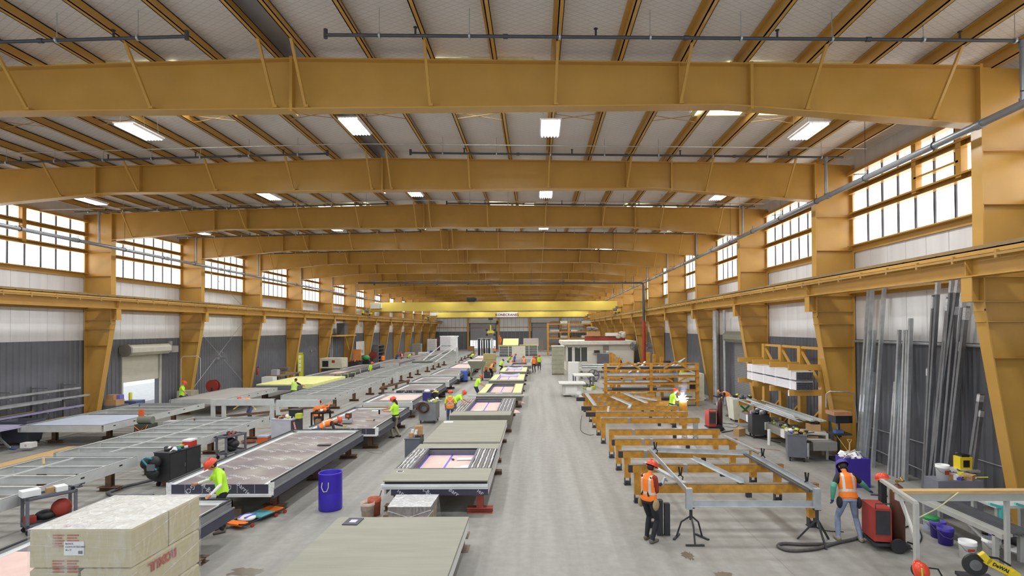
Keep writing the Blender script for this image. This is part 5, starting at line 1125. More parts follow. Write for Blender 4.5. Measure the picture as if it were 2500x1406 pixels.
# tall wrapped pallet in the near left corner
MW = nodes_of('beige_insulation_pack'); m, nt, b_, L = MW
tc = nd(nt, 'TexCoord'); mp = nd(nt, 'Mapping'); mp.inputs['Scale'].default_value = (1.2, 1.2, 14); L(tc.outputs['Object'], mp.inputs[0]); n = nd(nt, 'TexNoise'); n.inputs['Scale'].default_value = 2; n.inputs['Detail'].default_value = 5; L(mp.outputs[0], n.inputs[0])
L(mixc(nt, n.outputs[0], srgb(176, 164, 128), srgb(206, 196, 164)), b_.inputs['Base Color']); b_.inputs['Roughness'].default_value = .65; PACK = m
FILM = bpy.data.materials.new('clear_stretch_film'); FILM.use_nodes = True; nt = FILM.node_tree; fb = nt.nodes['Principled BSDF']; fb.inputs['Base Color'].default_value = (.95, .95, .95, 1); fb.inputs['Roughness'].default_value = .16
tc = nd(nt, 'TexCoord'); mp = nd(nt, 'Mapping'); mp.inputs['Scale'].default_value = (3, 3, 1.2); mp.inputs['Rotation'].default_value = (.4, .3, .7); nt.links.new(tc.outputs['Object'], mp.inputs[0]); n = nd(nt, 'TexNoise'); n.inputs['Scale'].default_value = 2.2; n.inputs['Detail'].default_value = 6; n.inputs['Distortion'].default_value = 1.5; nt.links.new(mp.outputs[0], n.inputs[0])
bp = nd(nt, 'Bump'); bp.inputs['Strength'].default_value = 1; bp.inputs['Distance'].default_value = .05; nt.links.new(n.outputs[0], bp.inputs['Height']); nt.links.new(bp.outputs[0], fb.inputs['Normal'])
r = nd(nt, 'MapRange'); r.inputs[1].default_value = .45; r.inputs[2].default_value = .75; r.inputs[3].default_value = .06; r.inputs[4].default_value = .3; nt.links.new(n.outputs[0], r.inputs[0]); nt.links.new(r.outputs[0], fb.inputs['Alpha'])
FILMT = FILM.copy(); FILMT.name = 'cloudy_stretch_film'; q = [x for x in FILMT.node_tree.nodes if x.bl_idname == 'ShaderNodeMapRange'][0]; q.inputs[3].default_value = .55; q.inputs[4].default_value = .85
ZT = 2.2; c4 = [fl(*p, ZT) for p in ((70, 1292), (322, 1290), (464, 1208), (276, 1206))]
w, d = c4[1].x-c4[0].x, c4[2].y-c4[1].y; cx, cy = (c4[0].x+c4[1].x)/2, (c4[0].y+c4[2].y)/2
t = thing('insulation_pallet', 'tall film-wrapped pallet of beige insulation packs in the near left corner', 'pallet', (cx, cy, 0)); X, Y = w/2, d/2
LET = mat('dusty_red_print', (178, 92, 78), .7, 0, .1); LABW = mat('shipping_label', (226, 226, 226), .6, 0, .03)
for k in range(3):
    z1 = ZT-k*.52; z0 = z1-.5
    if k == 0: parts = [(-X, X, -Y, 0), (-X, X, .02, Y)]
    else: parts = [(-X, -.03, -Y, Y), (.0, X, -Y, Y)]
    for a, b2, c2, d2 in parts:
        q = MB(); e = .03; q.box(a+.005, b2-.005, c2+.005, d2-.005, z0, z1-e); q.add([(a+.005, c2+.005, z1-e), (b2-.005, c2+.005, z1-e), (b2-.005, d2-.005, z1-e), (a+.005, d2-.005, z1-e), (a+e, c2+e, z1), (b2-e, c2+e, z1), (b2-e, d2-e, z1), (a+e, d2-e, z1)], [(4, 5, 6, 7), (0, 1, 5, 4), (1, 2, 6, 5), (2, 3, 7, 6), (3, 0, 4, 7)])
        q.build('insulation_pack', PACK, t)
MB().box(-X, X, -Y, Y, .0, .14).build('pallet_deck', BROWNW, t)
lb = MB().box(-.28+.07, .0+.05, -Y-.004, -Y+.002, ZT-.34, ZT-.16).build('shipping_label', LABW, t)
for i, s in enumerate(('ROXUL', 'COMFORTBOARD', '48 x 72')): text(s, 'label_lettering', BLACK, lb, (cx-.19, cy-Y-.006, ZT-.19-.04*i), .032 if i < 2 else .026, (PI/2, 0, 0), .001, 0, 'LEFT')
lb2 = MB()
for i in range(5): lb2.box(-.02+.012*i, -.015+.012*i, -Y-.008, -Y-.004, ZT-.32, ZT-.28)
lb2.build('barcode', BLACK, lb)
q = MB()
for r0 in range(2):
    for c0 in range(2):
        for i in range(5): q.box(-.36+.19*c0, -.21+.19*c0-.03*(i % 2), -Y-.003, -Y, ZT-.09-.035*i-.33*r0, ZT-.075-.035*i-.33*r0)
q.build('printed_text_block', LET, t)
text('ROXUL', 'brand_lettering', LET, t, (cx+X+.006, cy-.12, ZT-.64), .17, (PI/2, PI, PI/2), .002, .008)
text('ROXUL', 'brand_lettering', LET, t, (cx-.12, cy-Y+.11, ZT+.012), .11, (0, 0, PI), .001, .006)
q = MB()
for i in range(6): q.box(X+.002, X+.006, -.1+.0, .12-.03*(i % 2), ZT-1.02-.04*i, ZT-1.005-.04*i)
q.build('printed_text_block', LET, t)
n = 14; q = MB(); vs = []; random.seed(12)
for j in range(n+1):
    for i in range(n+1):
        u, v_ = -X+2*X*i/n, -Y+2*Y*j/n; ed = i in (0, n) or j in (0, n); vs.append((u*1.012, v_*1.012, ZT+(.0 if ed else .012+random.uniform(0, .02)+.02*math.exp(-((u)**2+(v_)**2)*4))))
q.add(vs, [(j*(n+1)+i, j*(n+1)+i+1, (j+1)*(n+1)+i+1, (j+1)*(n+1)+i) for j in range(n) for i in range(n)], 0, True); q.build('top_film', FILMT, t)
q = MB(); o = .012; ring = [(-X-o, -Y-o), (X+o, -Y-o), (X+o, Y+o), (-X-o, Y+o)]
for (xa, ya), (xb, yb) in zip(ring, ring[1:]+ring[:1]): q.add([(xa, ya, .1), (xb, yb, .1), (xb, yb, ZT), (xa, ya, ZT)], [(0, 1, 2, 3)])
for i in range(5):
    z = ZT-.2-.35*i; pr = [(-X-.02, -Y-.02, z), (X+.02, -Y-.02, z-.05), (X+.02, Y+.02, z+.22)]
    q.tube(pr, .006, 5)
q.build('side_film', FILM, t)
# blue drum with rope
x, y = pos(798, 1250); t = thing('blue_drum', 'bright blue-violet open drum with a rope handle standing in the aisle', 'drum', (x, y+.25, 0)); R_ = .3
MB().lathe([(.001, .02), (R_*.95, .0), (R_, .03), (R_, .45), (R_*.985, .47), (R_, .49), (R_, .95), (R_*1.02, .97), (R_*.98, .985), (R_*.95, .96), (R_*.94, .1), (.001, .08)], n=32).build('drum_shell', BLUE, t)
MB().tube([(-.1, -R_-.0, .78), (-.11, -R_-.03, .66), (-.05, -R_-.05, .55), (.03, -R_-.04, .56), (.07, -R_-.03, .66), (.06, -R_, .78)], .011, 6).build('rope_handle', mat('pale_rope', (214, 206, 180), .8), t)
def bucket(label, x, y, m, r=.15, h=.37, lid=None, handle=True, band=None, z=0, fill=None):
    t = thing('bucket', label, 'bucket', (x, y, z)); MB().lathe([(.001, .01), (r*.86, 0), (r*.97, h*.78), (r*1.04, h*.8), (r*1.04, h*.84), (r*1.0, h*.86), (r*1.02, h), (r*.96, h), (r*.84, .03), (.001, .03)], n=26).build('bucket_shell', m, t)
    if lid: MB().lathe([(r*1.07, h-.05), (r*1.08, h), (r*1.02, h+.015), (.001, h+.012)], n=26).build('lid', lid, t)
    if fill: MB().lathe([(r*.94, h-.06), (.001, h-.06)], n=26).build('contents', fill, t)
    if band: MB().lathe([(r*.9+.004, h*.2), (r*.955+.003, h*.7)], n=26).build('printed_label', band, t)
    if handle: MB().tube([(-r*1.02, 0, h*.8), (-r*.8, -r*.7, h*.55), (0, -r*1.05, h*.45), (r*.8, -r*.7, h*.55), (r*1.02, 0, h*.8)], .005, 5).build('bail', STEEL, t)
    return t
MUD = mat('mortar_smeared_white', (196, 176, 160), .8, 0, .25, 8); MUDR = mat('mortar_smeared_red', (188, 92, 66), .8, 0, .3, 8)
bucket('white bucket smeared with mortar beside a red one near the blue drum', *pos(898, 1264), MUD, .17, .4, fill=DKCONC); bucket('red bucket smeared with mortar behind the white one near the blue drum', *pos(914, 1257), MUDR, .165, .44, fill=DKCONC, handle=False)
tag(MB().cyl((*pos(921, 1250), .2), (pos(923, 1250)[0]+.08, pos(921, 1250)[1]+.05, .55), .015).build('trowel_stick', BROWNW), 'wooden stick standing in the red mortar bucket', 'stick')
# bagged block pallet
x, y = pos(1003, 1272); t = thing('wood_block_pallet', 'plastic-draped cube of small wood blocks under the nearest papered panel', 'pallet', (-3.02, 13.35, 0))
random.seed(6)
MB().box(-.5, .5, -.45, .45, 0, .09).build('pallet_base', BROWNW, t)
BK = [mat('wood_block_a', (158, 138, 106), .8, 0, .15, 9), mat('wood_block_b', (138, 118, 92), .8, 0, .15, 9)]
for r0 in range(3):
    for c0 in range(7): MB().box(-.49+.14*c0+.004, -.49+.14*(c0+1)-.004, -.45, .44, .09+.1*r0+.003, .09+.1*(r0+1)-.003).build('wood_block', BK[random.randrange(2)], t)
MB().box(-.5, .5, -.45, .45, .395, .58).build('grey_carton', mat('grey_brown_carton', (128, 116, 112), .8), t)
q = MB(); q.add([(-.5, -.46, .585), (.5, -.46, .585), (.53, .46, .59), (-.53, .46, .59)], [(0, 1, 2, 3)]); q.add([(.5, -.46, .585), (.53, .46, .59), (.6, .5, .02), (.54, -.5, .02)], [(0, 1, 2, 3)]); q.add([(-.5, -.465, .585), (.5, -.465, .585), (.52, -.5, .02), (-.54, -.5, .02)], [(0, 1, 2, 3)])
F2 = FILM.copy(); F2.name = 'thin_plastic_sheet'; [x for x in F2.node_tree.nodes if x.bl_idname == 'ShaderNodeMapRange'][0].inputs[4].default_value = .35; q.build('plastic_sheet', F2, t)
q = MB().add([(-.51, -.47, .59), (.51, -.47, .59), (.54, .47, .6), (-.54, .47, .6)], [(0, 1, 2, 3)]); q.build('top_sheet', FILMT, t)
MB().tube([(-.5, -.48, .5), (.0, -.52, .36), (.52, -.48, .52)], .006, 5).build('tie_cord', WHITE, t); MB().tube([(-.1, -.5, .1), (.3, -.52, .2), (.56, -.45, .5)], .006, 5).build('tie_cord', WHITE, t)
solid('timber_block', 'single weathered timber block at the left of the draped wood block cube', 'block', BROWNW, (-3.65, 13.55, 0), (.24, .3, .22))
solid('wood_crate_block', 'square wooden block on the floor beside the panel of the man in lime', 'block', BROWNW, (*pos(575, 1258), 0), (.32, .28, .2), .3)
# creeper board
x, y = pos(628, 1268); t = thing('mechanics_creeper', 'low orange and turquoise padded creeper board on wheels', 'creeper', (x, y, 0), -.32)
TURQ = mat('turquoise_pad', (120, 204, 214), .6, 0, .05)
for s in (-1, 1): MB().tube([(s*.24, -.78, .16), (s*.26, -.6, .1), (s*.26, .6, .1), (s*.2, .78, .16)], .02, 6).build('side_tube', BLACK, t)
for ya, yb, m_ in ((-.72, -.5, VORANGE), (-.12, .32, TURQ), (.32, .66, VORANGE)): MB().box(-.24, .24, ya, yb, .09, .13).build('pad', m_, t)
q = MB(); q.ell((0, -.32, .15), (.22, .2, .07), 14, 8); hr_ = q.build('head_rest', WHITE, t)
for xx in (-.1, .1): MB().box(xx-.025, xx+.025, -.48, -.14, .2, .215).build('blue_strap', BTAPE, hr_)
for s in (-1, 1):
    for yy in (-.45, .3, .6): MB().cyl((s*.29, yy, .045), (s*.33, yy, .045), .045).build('caster', RED, t)
def wheelset(t, X, Y, r=.06):
    for sx in (-1, 1):
        for sy in (-1, 1):
            wv = MB().cyl((sx*X-.02, sy*Y, r), (sx*X+.02, sy*Y, r), r, n=12).box(sx*X-.03, sx*X+.03, sy*Y-.03, sy*Y+.03, r, r*2.1); wv.build('caster', RUBBER, t)
def utility_cart(label, x, y, rz, w, d, h, m, shelves=(.25,), tray=.07, posts=True):
    t = thing('utility_cart', label, 'cart', (x, y, 0), rz); X, Y = w/2, d/2
    for z in list(shelves)+[h]:
        MB().box(-X, X, -Y, Y, z-tray, z-tray+.02).box(-X, X, -Y, -Y+.02, z-tray, z).box(-X, X, Y-.02, Y, z-tray, z).box(-X, -X+.02, -Y, Y, z-tray, z).box(X-.02, X, -Y, Y, z-tray, z).build('shelf_tray', m, t)
    for sx in (-1, 1):
        for sy in (-1, 1): MB().box(sx*(X-.03)-.03, sx*(X-.03)+.03, sy*(Y-.03)-.03, sy*(Y-.03)+.03, .13, h).build('leg_post', m, t)
    wheelset(t, X-.06, Y-.06); return t
def box_cart(label, x, y, rz, w, d, h, m, side=None, doors=0, front='y'):
    t = thing('tool_cabinet', label, 'tool cabinet', (x, y, 0), rz); X, Y = w/2, d/2
    MB().box(-X, X, -Y, Y, .16, h).build('cabinet_body', m, t); MB().box(-X-.015, X+.015, -Y-.015, Y+.015, h, h+.03).build('worktop', side or m, t)
    for i in range(doors):
        if front == 'x': dd = MB().box(X, X+.02, -Y+2*Y*i/doors+.01, -Y+2*Y*(i+1)/doors-.01, .2, h-.03).build('door', m, t); MB().box(X+.02, X+.04, -Y+2*Y*(i+.9)/doors, -Y+2*Y*(i+.93)/doors, h*.5, h*.62).build('handle', STEEL, dd)
        else: dd = MB().box(-X+2*X*i/doors+.01, -X+2*X*(i+1)/doors-.01, -Y-.02, -Y, .2, h-.03).build('door', m, t); MB().box(-X+2*X*(i+.88)/doors, -X+2*X*(i+.91)/doors, -Y-.04, -Y-.02, h*.5, h*.62).build('handle', STEEL, dd)
    wheelset(t, X-.08, Y-.08, .075); return t
def spray(label, x, y, z, m=None): t = thing('spray_bottle', label, 'bottle', (x, y, z)); MB().lathe([(.045, 0), (.05, .02), (.05, .12), (.02, .18), (.016, .21), (.001, .21)], n=14).build('bottle_body', m or WHITE, t); MB().box(-.02, .07, -.014, .014, .2, .24).box(.04, .055, -.01, .01, .15, .2).build('trigger', WHITE, t)
def drill(label, x, y, z, m, rz=0): t = thing('power_drill', label, 'drill', (x, y, z), rz); MB().cyl((-.1, 0, .2), (.1, 0, .2), .035).cyl((.1, 0, .2), (.18, 0, .2), .02).build('drill_body', m, t); MB().bar((-.04, 0, .2), (-.06, 0, .05), .045, .05).box(-.12, .02, -.04, .04, 0, .06).build('grip', BLACK, t)
def heap(name, label, cat, x, y, z, r, n, mats, s=(.05, .14), seed=1, flat=.5):
    """a jumble of small boxes, rods and lumps that rests on something"""
    rn = random.Random(seed); b = MB()
    for i in range(n):
        a, q = rn.uniform(0, 2*PI), rn.uniform(0, 1)**.6; px, py = x+r[0]*q*math.cos(a), y+r[1]*q*math.sin(a); k = rn.random(); e = rn.uniform(*s); mi = rn.randrange(len(mats))
        if k < .45: b.cb((px, py, z+e*flat*.5), (e, e*rn.uniform(.5, 1.2), e*flat), mi, rn.uniform(0, PI))
        elif k < .75: b.tube([(px, py, z+.015), (px+e*rn.uniform(-2, 2), py+e*rn.uniform(-2, 2), z+.02+e*.3)], .015, 6, mi)
        else: b.ell((px, py, z+e*.4), (e*.5, e*.6, e*.45), 8, 6, mi)
    return tag(b.build(name, mats), label, cat, None, 'stuff')
TEAL = mat('teal_cloth', (44, 130, 146), .6); LIMEP = mat('lime_tool', (196, 206, 60), .5); ORP = mat('orange_tool', (226, 104, 44), .5)
MIX = [BLACK, DARKST, GREY, WHITE, TEAL, LIMEP]
# black tool cabinet with hanging bag
x, y = -11.3, 17.2
box_cart('black two-door tool cabinet cluttered with tools beside the bare stud frames', x, y, -.18, .55, 1.2, 1.02, mat('black_cabinet', (48, 48, 50), .5, 0, .15, 9), doors=2, front='x')
solid('cooler_box', 'red and white cooler box on the black tool cabinet', 'cooler', mat('cooler_red', (196, 54, 44), .4), (x+.1, y+.42, 1.05), (.26, .34, .16)); solid('cooler_cover', 'white lid of the cooler on the black tool cabinet', 'cooler lid', WHITE, (x+.1, y+.42, 1.21), (.28, .36, .05))
heap('tool_clutter', 'jumble of tools and cloths on the black tool cabinet', 'tools', x, y-.15, 1.05, (.25, .4), 34, MIX, seed=2)
t = thing('tool_bag', 'black tool bag with turquoise straps hung on the black cabinet end', 'tool bag', (x-.32, y-.72, .5)); q = MB()
for a, b2, c2, r in ((0, 0, .1, .24), (.1, -.02, .3, .2), (-.15, .0, .25, .2), (.05, -.02, -.05, .2)): q.ell((a, b2, c2), (r, .13, r*.9), 10, 8)
q.build('bag_body', BLACK, t); MB().tube([(-.2, -.14, .4), (0, -.16, .2), (.25, -.15, .1)], .03, 6).tube([(-.1, -.12, .45), (.1, -.14, .42)], .03, 6).build('strap', TEAL, t); MB().box(-.02, .2, -.2, -.14, .08, .26).build('grey_case', GREY, t)
# grey cart with bag in the stud frames, drill on top
x, y = pos(548, 1122); t0 = utility_cart('grey two-shelf cart with black bag left of the long membrane panel', x, y+.45, -.3, .5, .95, .85, GREY)
heap('tool_clutter', 'tools lying on the grey cart left of the long membrane panel', 'tools', x, y+.4, .85, (.2, .4), 20, [BLACK, GREY, RED, DARKST], seed=4); q = MB()
for dx, dz in ((0, 0), (.08, .14), (-.06, .22)): q.ell((x+.06+dx, y+.4, .36+dz), (.17, .2, .16), 10, 8)
tag(q.build('black_bag', BLACK), 'black bag on the lower shelf of the grey cart by the long membrane panel', 'bag')
# near left grey cart
x, y = pos(108, 1300); utility_cart('grey plastic cart with buckets and caulk at the near left edge', x-.1, y+.25, -.62, .5, .95, .88, GREY)
for dx, dy, nm, lab, m_, sz in ((-.22, -.28, 'white_carton', 'white box with bottles on the near left grey cart', WHITE, (.3, .34, .14)), (.02, -.02, 'tan_roll_box', 'tan carton in the middle of the near left grey cart', CARD, (.14, .14, .12)), (.14, .14, 'white_tray', 'white tray of sponges on the near left grey cart', WHITE, (.3, .22, .12))): solid(nm, lab, 'box', m_, (x-.1+dx, y+.25+dy, .88), sz, -.6)
heap('tool_clutter', 'black tools hanging over the far end of the near left grey cart', 'tools', x+.15, y+.55, .88, (.16, .16), 22, [BLACK, DARKST, GREY], seed=7)
t = thing('backpack', 'black and red bag slumped on the lower shelf of the near left cart', 'bag', (x+.06, y+.4, .26)); MB().ell((0, 0, .2), (.2, .22, .22), 12, 8).build('bag_body', mat('dark_red_bag', (150, 50, 38), .7), t); MB().ell((-.2, -.2, .1), (.22, .2, .12), 10, 7).build('bag_flap', BLACK, t)
solid('red_pouch', 'small red and black pouch at the bottom of the near left cart', 'pouch', RED, (x-.3, y-.05, .26), (.2, .2, .14), -.6)
solid('timber_block', 'yellow-brown timber block behind the near left cart', 'block', mat('yellow_brown_timber', (176, 138, 70), .7, 0, .15), (-13.6, 13.2, 0), (.5, .4, .22)); solid('timber_block', 'small timber piece on top of the block behind the near left cart', 'block', mat('yellow_brown_timber', (176, 138, 70), .7), (-13.6, 13.2, .22), (.2, .3, .4))
# vacuum with hose
x, y = pos(410, 1180); t = thing('shop_vacuum', 'grey-hooded orange vacuum left of the long membrane panel', 'vacuum', (x, y, 0)); MB().lathe([(.001, .0), (.2, .05), (.21, .3), (.2, .33)], n=18).build('tank', ORP, t); q = MB(); q.ell((0, 0, .4), (.24, .2, .13), 14, 8); q.ell((-.05, .05, .52), (.14, .14, .07), 12, 7); q.build('hood', GREY, t)
tag(MB().tube([(x+.0, y-.2, .25), (x-.55, y-.1, .1), (x-1.0, y-.55, .05), (x-1.0, y-1.15, .05), (x-.5, y-1.5, .06), (x+.6, y-1.5, .08)], .045, 8).build('vacuum_hose', mat('ribbed_grey_hose', (88, 88, 92), .5)), 'grey vacuum hose looping on the floor by the long membrane panel', 'hose')
# panel end details: caulk, paper, small tools
def sheet(label, x, y, z, w=.3, d=.22, rz=0, m=None, h=.004, nm='paper_sheet', cat='paper'): return solid(nm, label, cat, m or WHITE, (x, y, z), (w, d, h), rz)
sheet('white drawing sheet on the paper of the nearest papered opening', -2.28, 17.1, .71, .45, .3, .1); sheet('white paper lying on the second plain cement-faced panel', *pos(1095, 1030, .83), .83, .38, .3, .2); sheet('white paper in the papered opening beside the two men', -2.95, 27.3, .7, .4, .3); sheet('white paper on the near board of the yellow flanked panel', -2.3, 32.9, .89, .4, .25)
t = thing('dark_sample_tile', 'dark square tile with a white label lying on the nearest cement panel', 'tile', (*pos(862, 1274, .7), .7), -.05); MB().box(-.16, .16, -.2, .2, 0, .02).build('tile_slab', mat('charcoal_tile', (74, 74, 82), .6), t); MB().box(-.06, .08, -.08, .08, .02, .023).build('tile_label', mat('lilac_label', (206, 200, 240), .5), t)
t = thing('tablet_calculator', 'small black calculator on the near board of the nearest papered panel', 'calculator', (*pos(977, 1152, .89), .89)); MB().box(-.09, .09, -.06, .06, 0, .015).build('case', WHITE, t); MB().box(-.07, .07, -.05, .05, .015, .018).build('keypad', BLACK, t)
solid('sponge', 'yellow sponge in the corner of the nearest papered opening', 'sponge', mat('yellow_sponge', (206, 190, 90), .9), (-3.42, 15.45, .7), (.14, .2, .09), .2)
q = MB()
for i in range(9): q.ell((-2.15+random.uniform(-.2, .25), 15.85+random.uniform(-.25, .25), .72), (.16, .12, .03+.02*random.random()), 9, 6)
tag(q.build('plastic_film_scrap', WHITE), 'crumpled white film scrap on the paper of the nearest opening', 'film'); sheet('dark knife at the left end of the white drawing sheet', -2.62, 17.0, .715, .06, .14, .5, BLACK, .02, 'utility_knife', 'knife')
sheet('dark flat plate lying on the long membrane panel near its far end', *pos(792, 1086, .9), .9, .42, .22, .1, DARKST, .02, 'dark_plate', 'plate')
t = thing('caulking_gun', 'red caulking gun behind the man in lime on the long membrane panel', 'caulking gun', (*pos(545, 1165, .92), .9), .5); MB().cyl((0, -.16, .05), (0, .16, .05), .04).build('barrel', RED, t); MB().bar((0, .16, .05), (0, .24, .2), .04, .05).build('grip', BLACK, t)
t = thing('hammer', 'wood-handled hammer on the panel in front of the man with the caulking gun', 'hammer', (*pos(903, 1027, .88), .88), -1.5); MB().cyl((0, -.18, .02), (0, .15, .02), .016).build('handle', CARD, t); MB().cb((0, .18, .03), (.13, .05, .05)).build('head_steel', DARKST, t)
t = thing('caulking_gun', 'white and yellow caulking gun held by the long-haired man', 'caulking gun', tuple(aty(920, 1003, 24.1)), 1.2); MB().cyl((0, -.1, 0), (0, .25, -.02), .035).build('barrel', WHITE, t); MB().cyl((0, .25, -.02), (0, .4, -.03), .012).build('nozzle', LIMEP, t); MB().box(-.02, .02, -.16, -.1, -.14, .05).build('grip', BLACK, t)
t = thing('clamp_meter_lamp', 'small black and orange lantern on a grey box on the membrane panel', 'lantern', (*pos(848, 1031, .88), .88)); MB().box(-.22, .18, -.15, .15, 0, .12).build('grey_case', mat('pale_grey_case', (168, 168, 168), .5), t); MB().box(-.06, .16, -.09, .09, .18, .38).cyl((.05, 0, .12), (.05, 0, .2), .03).build('lantern_body', mat('dark_brown_lantern', (82, 62, 54), .5), t); MB().box(-.01, .1, -.1, -.09, .24, .32).build('orange_lens', ORP, t)
tag(MB().bar((*pos(888, 995, .9), .92), (*pos(952, 993, .9), .92), .07, .05).build('timber_batten', WOOD), 'pale timber batten lying in front of the short framed panel', 'batten')
# grey bin cart with carton near slab
x, y = pos(1015, 1128); t = box_cart('dark grey open bin on casters with a carton, left of the second cement panel', x-.12, y+.35, .0, .52, .8, .82, mat('slate_bin', (92, 96, 104), .5, 0, .08))
solid('carton', 'brown carton standing in the slate grey bin cart', 'carton', CARD, (x-.02, y+.6, .85), (.28, .2, .34), .1); solid('small_box', 'small tan box in the slate grey bin cart', 'box', CARD, (x-.22, y+.25, .85), (.14, .14, .14)); spray('white spray bottle in the slate bin cart, left one', x-.24, y+.48, .85); spray('white spray bottle in the slate bin cart before the carton', x-.08, y+.38, .85)
heap('tool_clutter', 'rags and tools in the slate grey bin cart', 'tools', x+.05, y+.25, .85, (.16, .2), 16, [BLACK, RED, ORP, DARKST], seed=9)
# tool cart with blue cooler
x, y = pos(1046, 1034); box_cart('steel tool cart with hanging cords and a blue bag near the bare aisle', x-.05, y+.5, 0, .85, 1.1, 1.05, mat('dull_steel_cart', (140, 142, 146), .45, .3, .12))
solid('blue_bag', 'dark blue bag with white lid on the steel tool cart', 'bag', mat('dark_blue_bag', (48, 44, 110), .7), (x-.2, y+.75, 1.08), (.42, .4, .4)); q = MB()
q.ell((x-.2, y+.75, 1.55), (.16, .14, .09), 12, 7); tag(q.build('white_bundle', WHITE), 'white bundle lying on the blue bag of the steel tool cart', 'bundle')
q = MB(); random.seed(11)
for k in range(7): q.torus((x-.2+random.uniform(-.08, .08), y-.08-.02*k, .8+random.uniform(-.05, .05)), random.uniform(.16, .27), .018, 'Y', 18, 5)
tag(q.build('coiled_cord', mat('brown_cord', (92, 64, 54), .6)), 'coils of brown cord hung on the front of the steel tool cart', 'cord')
heap('tool_clutter', 'tools and bottles on the steel tool cart', 'tools', x+.15, y+.45, 1.08, (.28, .45), 36, [DARKST, WHITE, LIMEP, GREY, RED, BLACK], seed=13, s=(.06, .2)); t = thing('round_saw', 'yellow-black cut-off saw on the far end of the steel tool cart', 'saw', (x+.15, y+.9, 1.08)); MB().cyl((0, -.04, .2), (0, .04, .2), .2, n=22).build('saw_guard', BLACK, t); MB().tube([(-.2, 0, .3), (0, 0, .42), (.2, 0, .4)], .04, 8).build('saw_handle', mat('tool_yellow', (226, 206, 50), .45), t)
# grey cabinet with NO SMOKING strip
x, y = -10.6, 23.2; t = box_cart('pale grey tool cabinet with a dark door and a red no smoking strip', x, y, -.25, .95, .75, 1.0, mat('pale_cabinet', (190, 190, 200), .5, 0, .12))
MB().box(.475, .495, -.36, .36, .2, .98).build('dark_door', mat('dark_cabinet_door', (72, 74, 78), .5), t)
s_ = MB().cb((.5, -.1, .55), (.008, .13, .78), 0, 0, .32).build('warning_strip', mat('sign_red', (176, 44, 40), .5), t); tx = text('NO SMOKING', 'strip_lettering', WHITE, None, (.507, -.1, .55), .115, (PI/2-0, 0, PI/2), .001, .003); tx.parent = s_; tx.matrix_basis = Matrix.Translation((.507, -.1, .55)) @ Matrix.Rotation(.32, 4, 'X') @ Matrix.Rotation(PI/2, 4, 'Z') @ Matrix.Rotation(PI/2, 4, 'X') @ Matrix.Rotation(PI/2, 4, 'Z')
heap('tool_clutter', 'tools and cords on the pale grey cabinet with the red strip', 'tools', x, y, 1.03, (.42, .32), 30, [BLACK, WHITE, RED, DARKST, LIMEP], seed=15, s=(.06, .18)); solid('black_machine', 'black box machine on the pale cabinet with the red strip', 'machine', BLACK, (x+.25, y+.3, 1.03), (.45, .4, .32)); solid('yellow_tool', 'yellow drill case on the right end of the pale cabinet', 'tool case', LIMEP, (x+.55, y-.1, 1.03), (.22, .25, .2))
x, y = -9.95, 25.2; utility_cart('black trolley with orange tools beside the pale cabinet', x, y, -.1, .6, .75, 1.0, BLACK); heap('tool_clutter', 'orange and white tools on the black trolley', 'tools', x, y, 1.0, (.26, .32), 26, [ORP, WHITE, BLACK, DARKST], seed=16, s=(.06, .18)); solid('carton', 'tan carton on the front of the black trolley', 'carton', CARD, (x-.05, y-.2, .26), (.2, .2, .42))
x, y = pos(645, 1080); t = thing('orange_case', 'orange case with a pale blue lid on the floor by the pale cabinet', 'case', (x, y, 0)); MB().box(-.22, .22, -.16, .16, 0, .24).build('case_body', ORP, t); MB().box(-.23, .23, -.17, .17, .24, .3).build('lid', mat('pale_blue_lid', (188, 196, 220), .5), t)
q = MB()
for k in range(4): q.torus((x-.6, y-.1, .03+.02*k), .2+.03*k, .015, 'Z', 18, 5)
tag(q.build('coiled_cord', mat('red_brown_cord', (150, 84, 60), .6)), 'coil of red-brown cord on the floor by the orange case', 'cord')
# green-black tank cart and grey box near the blue-sheeted frame
x, y = pos(548, 1112); x, y = -16.9, 23.6; t = thing('compressor_cart', 'dark green tank cart with orange cords before the blue-sheeted frame', 'compressor', (x, y, 0)); MB().box(-.3, .3, -.3, .3, .1, .75).build('cart_body', mat('dark_green_cart', (62, 72, 62), .6), t); MB().cyl((-.3, 0, .9), (.3, 0, .9), .16).build('tank', mat('grey_green_tank', (116, 120, 110), .5), t); MB().tube([(-.3, -.32, .7), (0, -.36, .5), (.3, -.33, .75), (.1, -.36, .3), (-.2, -.34, .5)], .02, 6).build('orange_cord', ORP, t); wheelset(t, .25, .25)
solid('grey_cabinet', 'low grey and black cabinet right of the dark green tank cart', 'cabinet', mat('light_grey_cabinet', (176, 178, 178), .5), (-16.1, 24.1, 0), (.5, .5, .78)); solid('traffic_cone_wedge', 'small orange wedge on the frame with the pale blue sheet', 'wedge', ORP, (*pos(345, 1015, .92), .9), (.2, .1, .3))
solid('paper_carton', 'white carton marked with letters on the plywood sheet', 'carton', WHITE, (*pos(70, 1092, .12), .12), (.42, .3, .2), .1); text('EJ', 'carton_lettering', RED, [o for o in COL.objects if o.name.startswith('paper_carton')][0], (*pos(70, 1095, .2), .22), .1, (PI/2, 0, .1), .001); 
o = [o for o in COL.objects if o.name.startswith('carton_lettering')][0]; o.location = (0, -.152, .1); o.rotation_euler = (PI/2, 0, 0)
q = MB(); q.ell((*pos(32, 1098, .12), .17), (.16, .1, .06), 12, 7); tag(q.build('grinder', mat('blue_grey_tool', (60, 70, 110), .5)), 'small blue and white tool lying on the plywood sheet', 'tool')
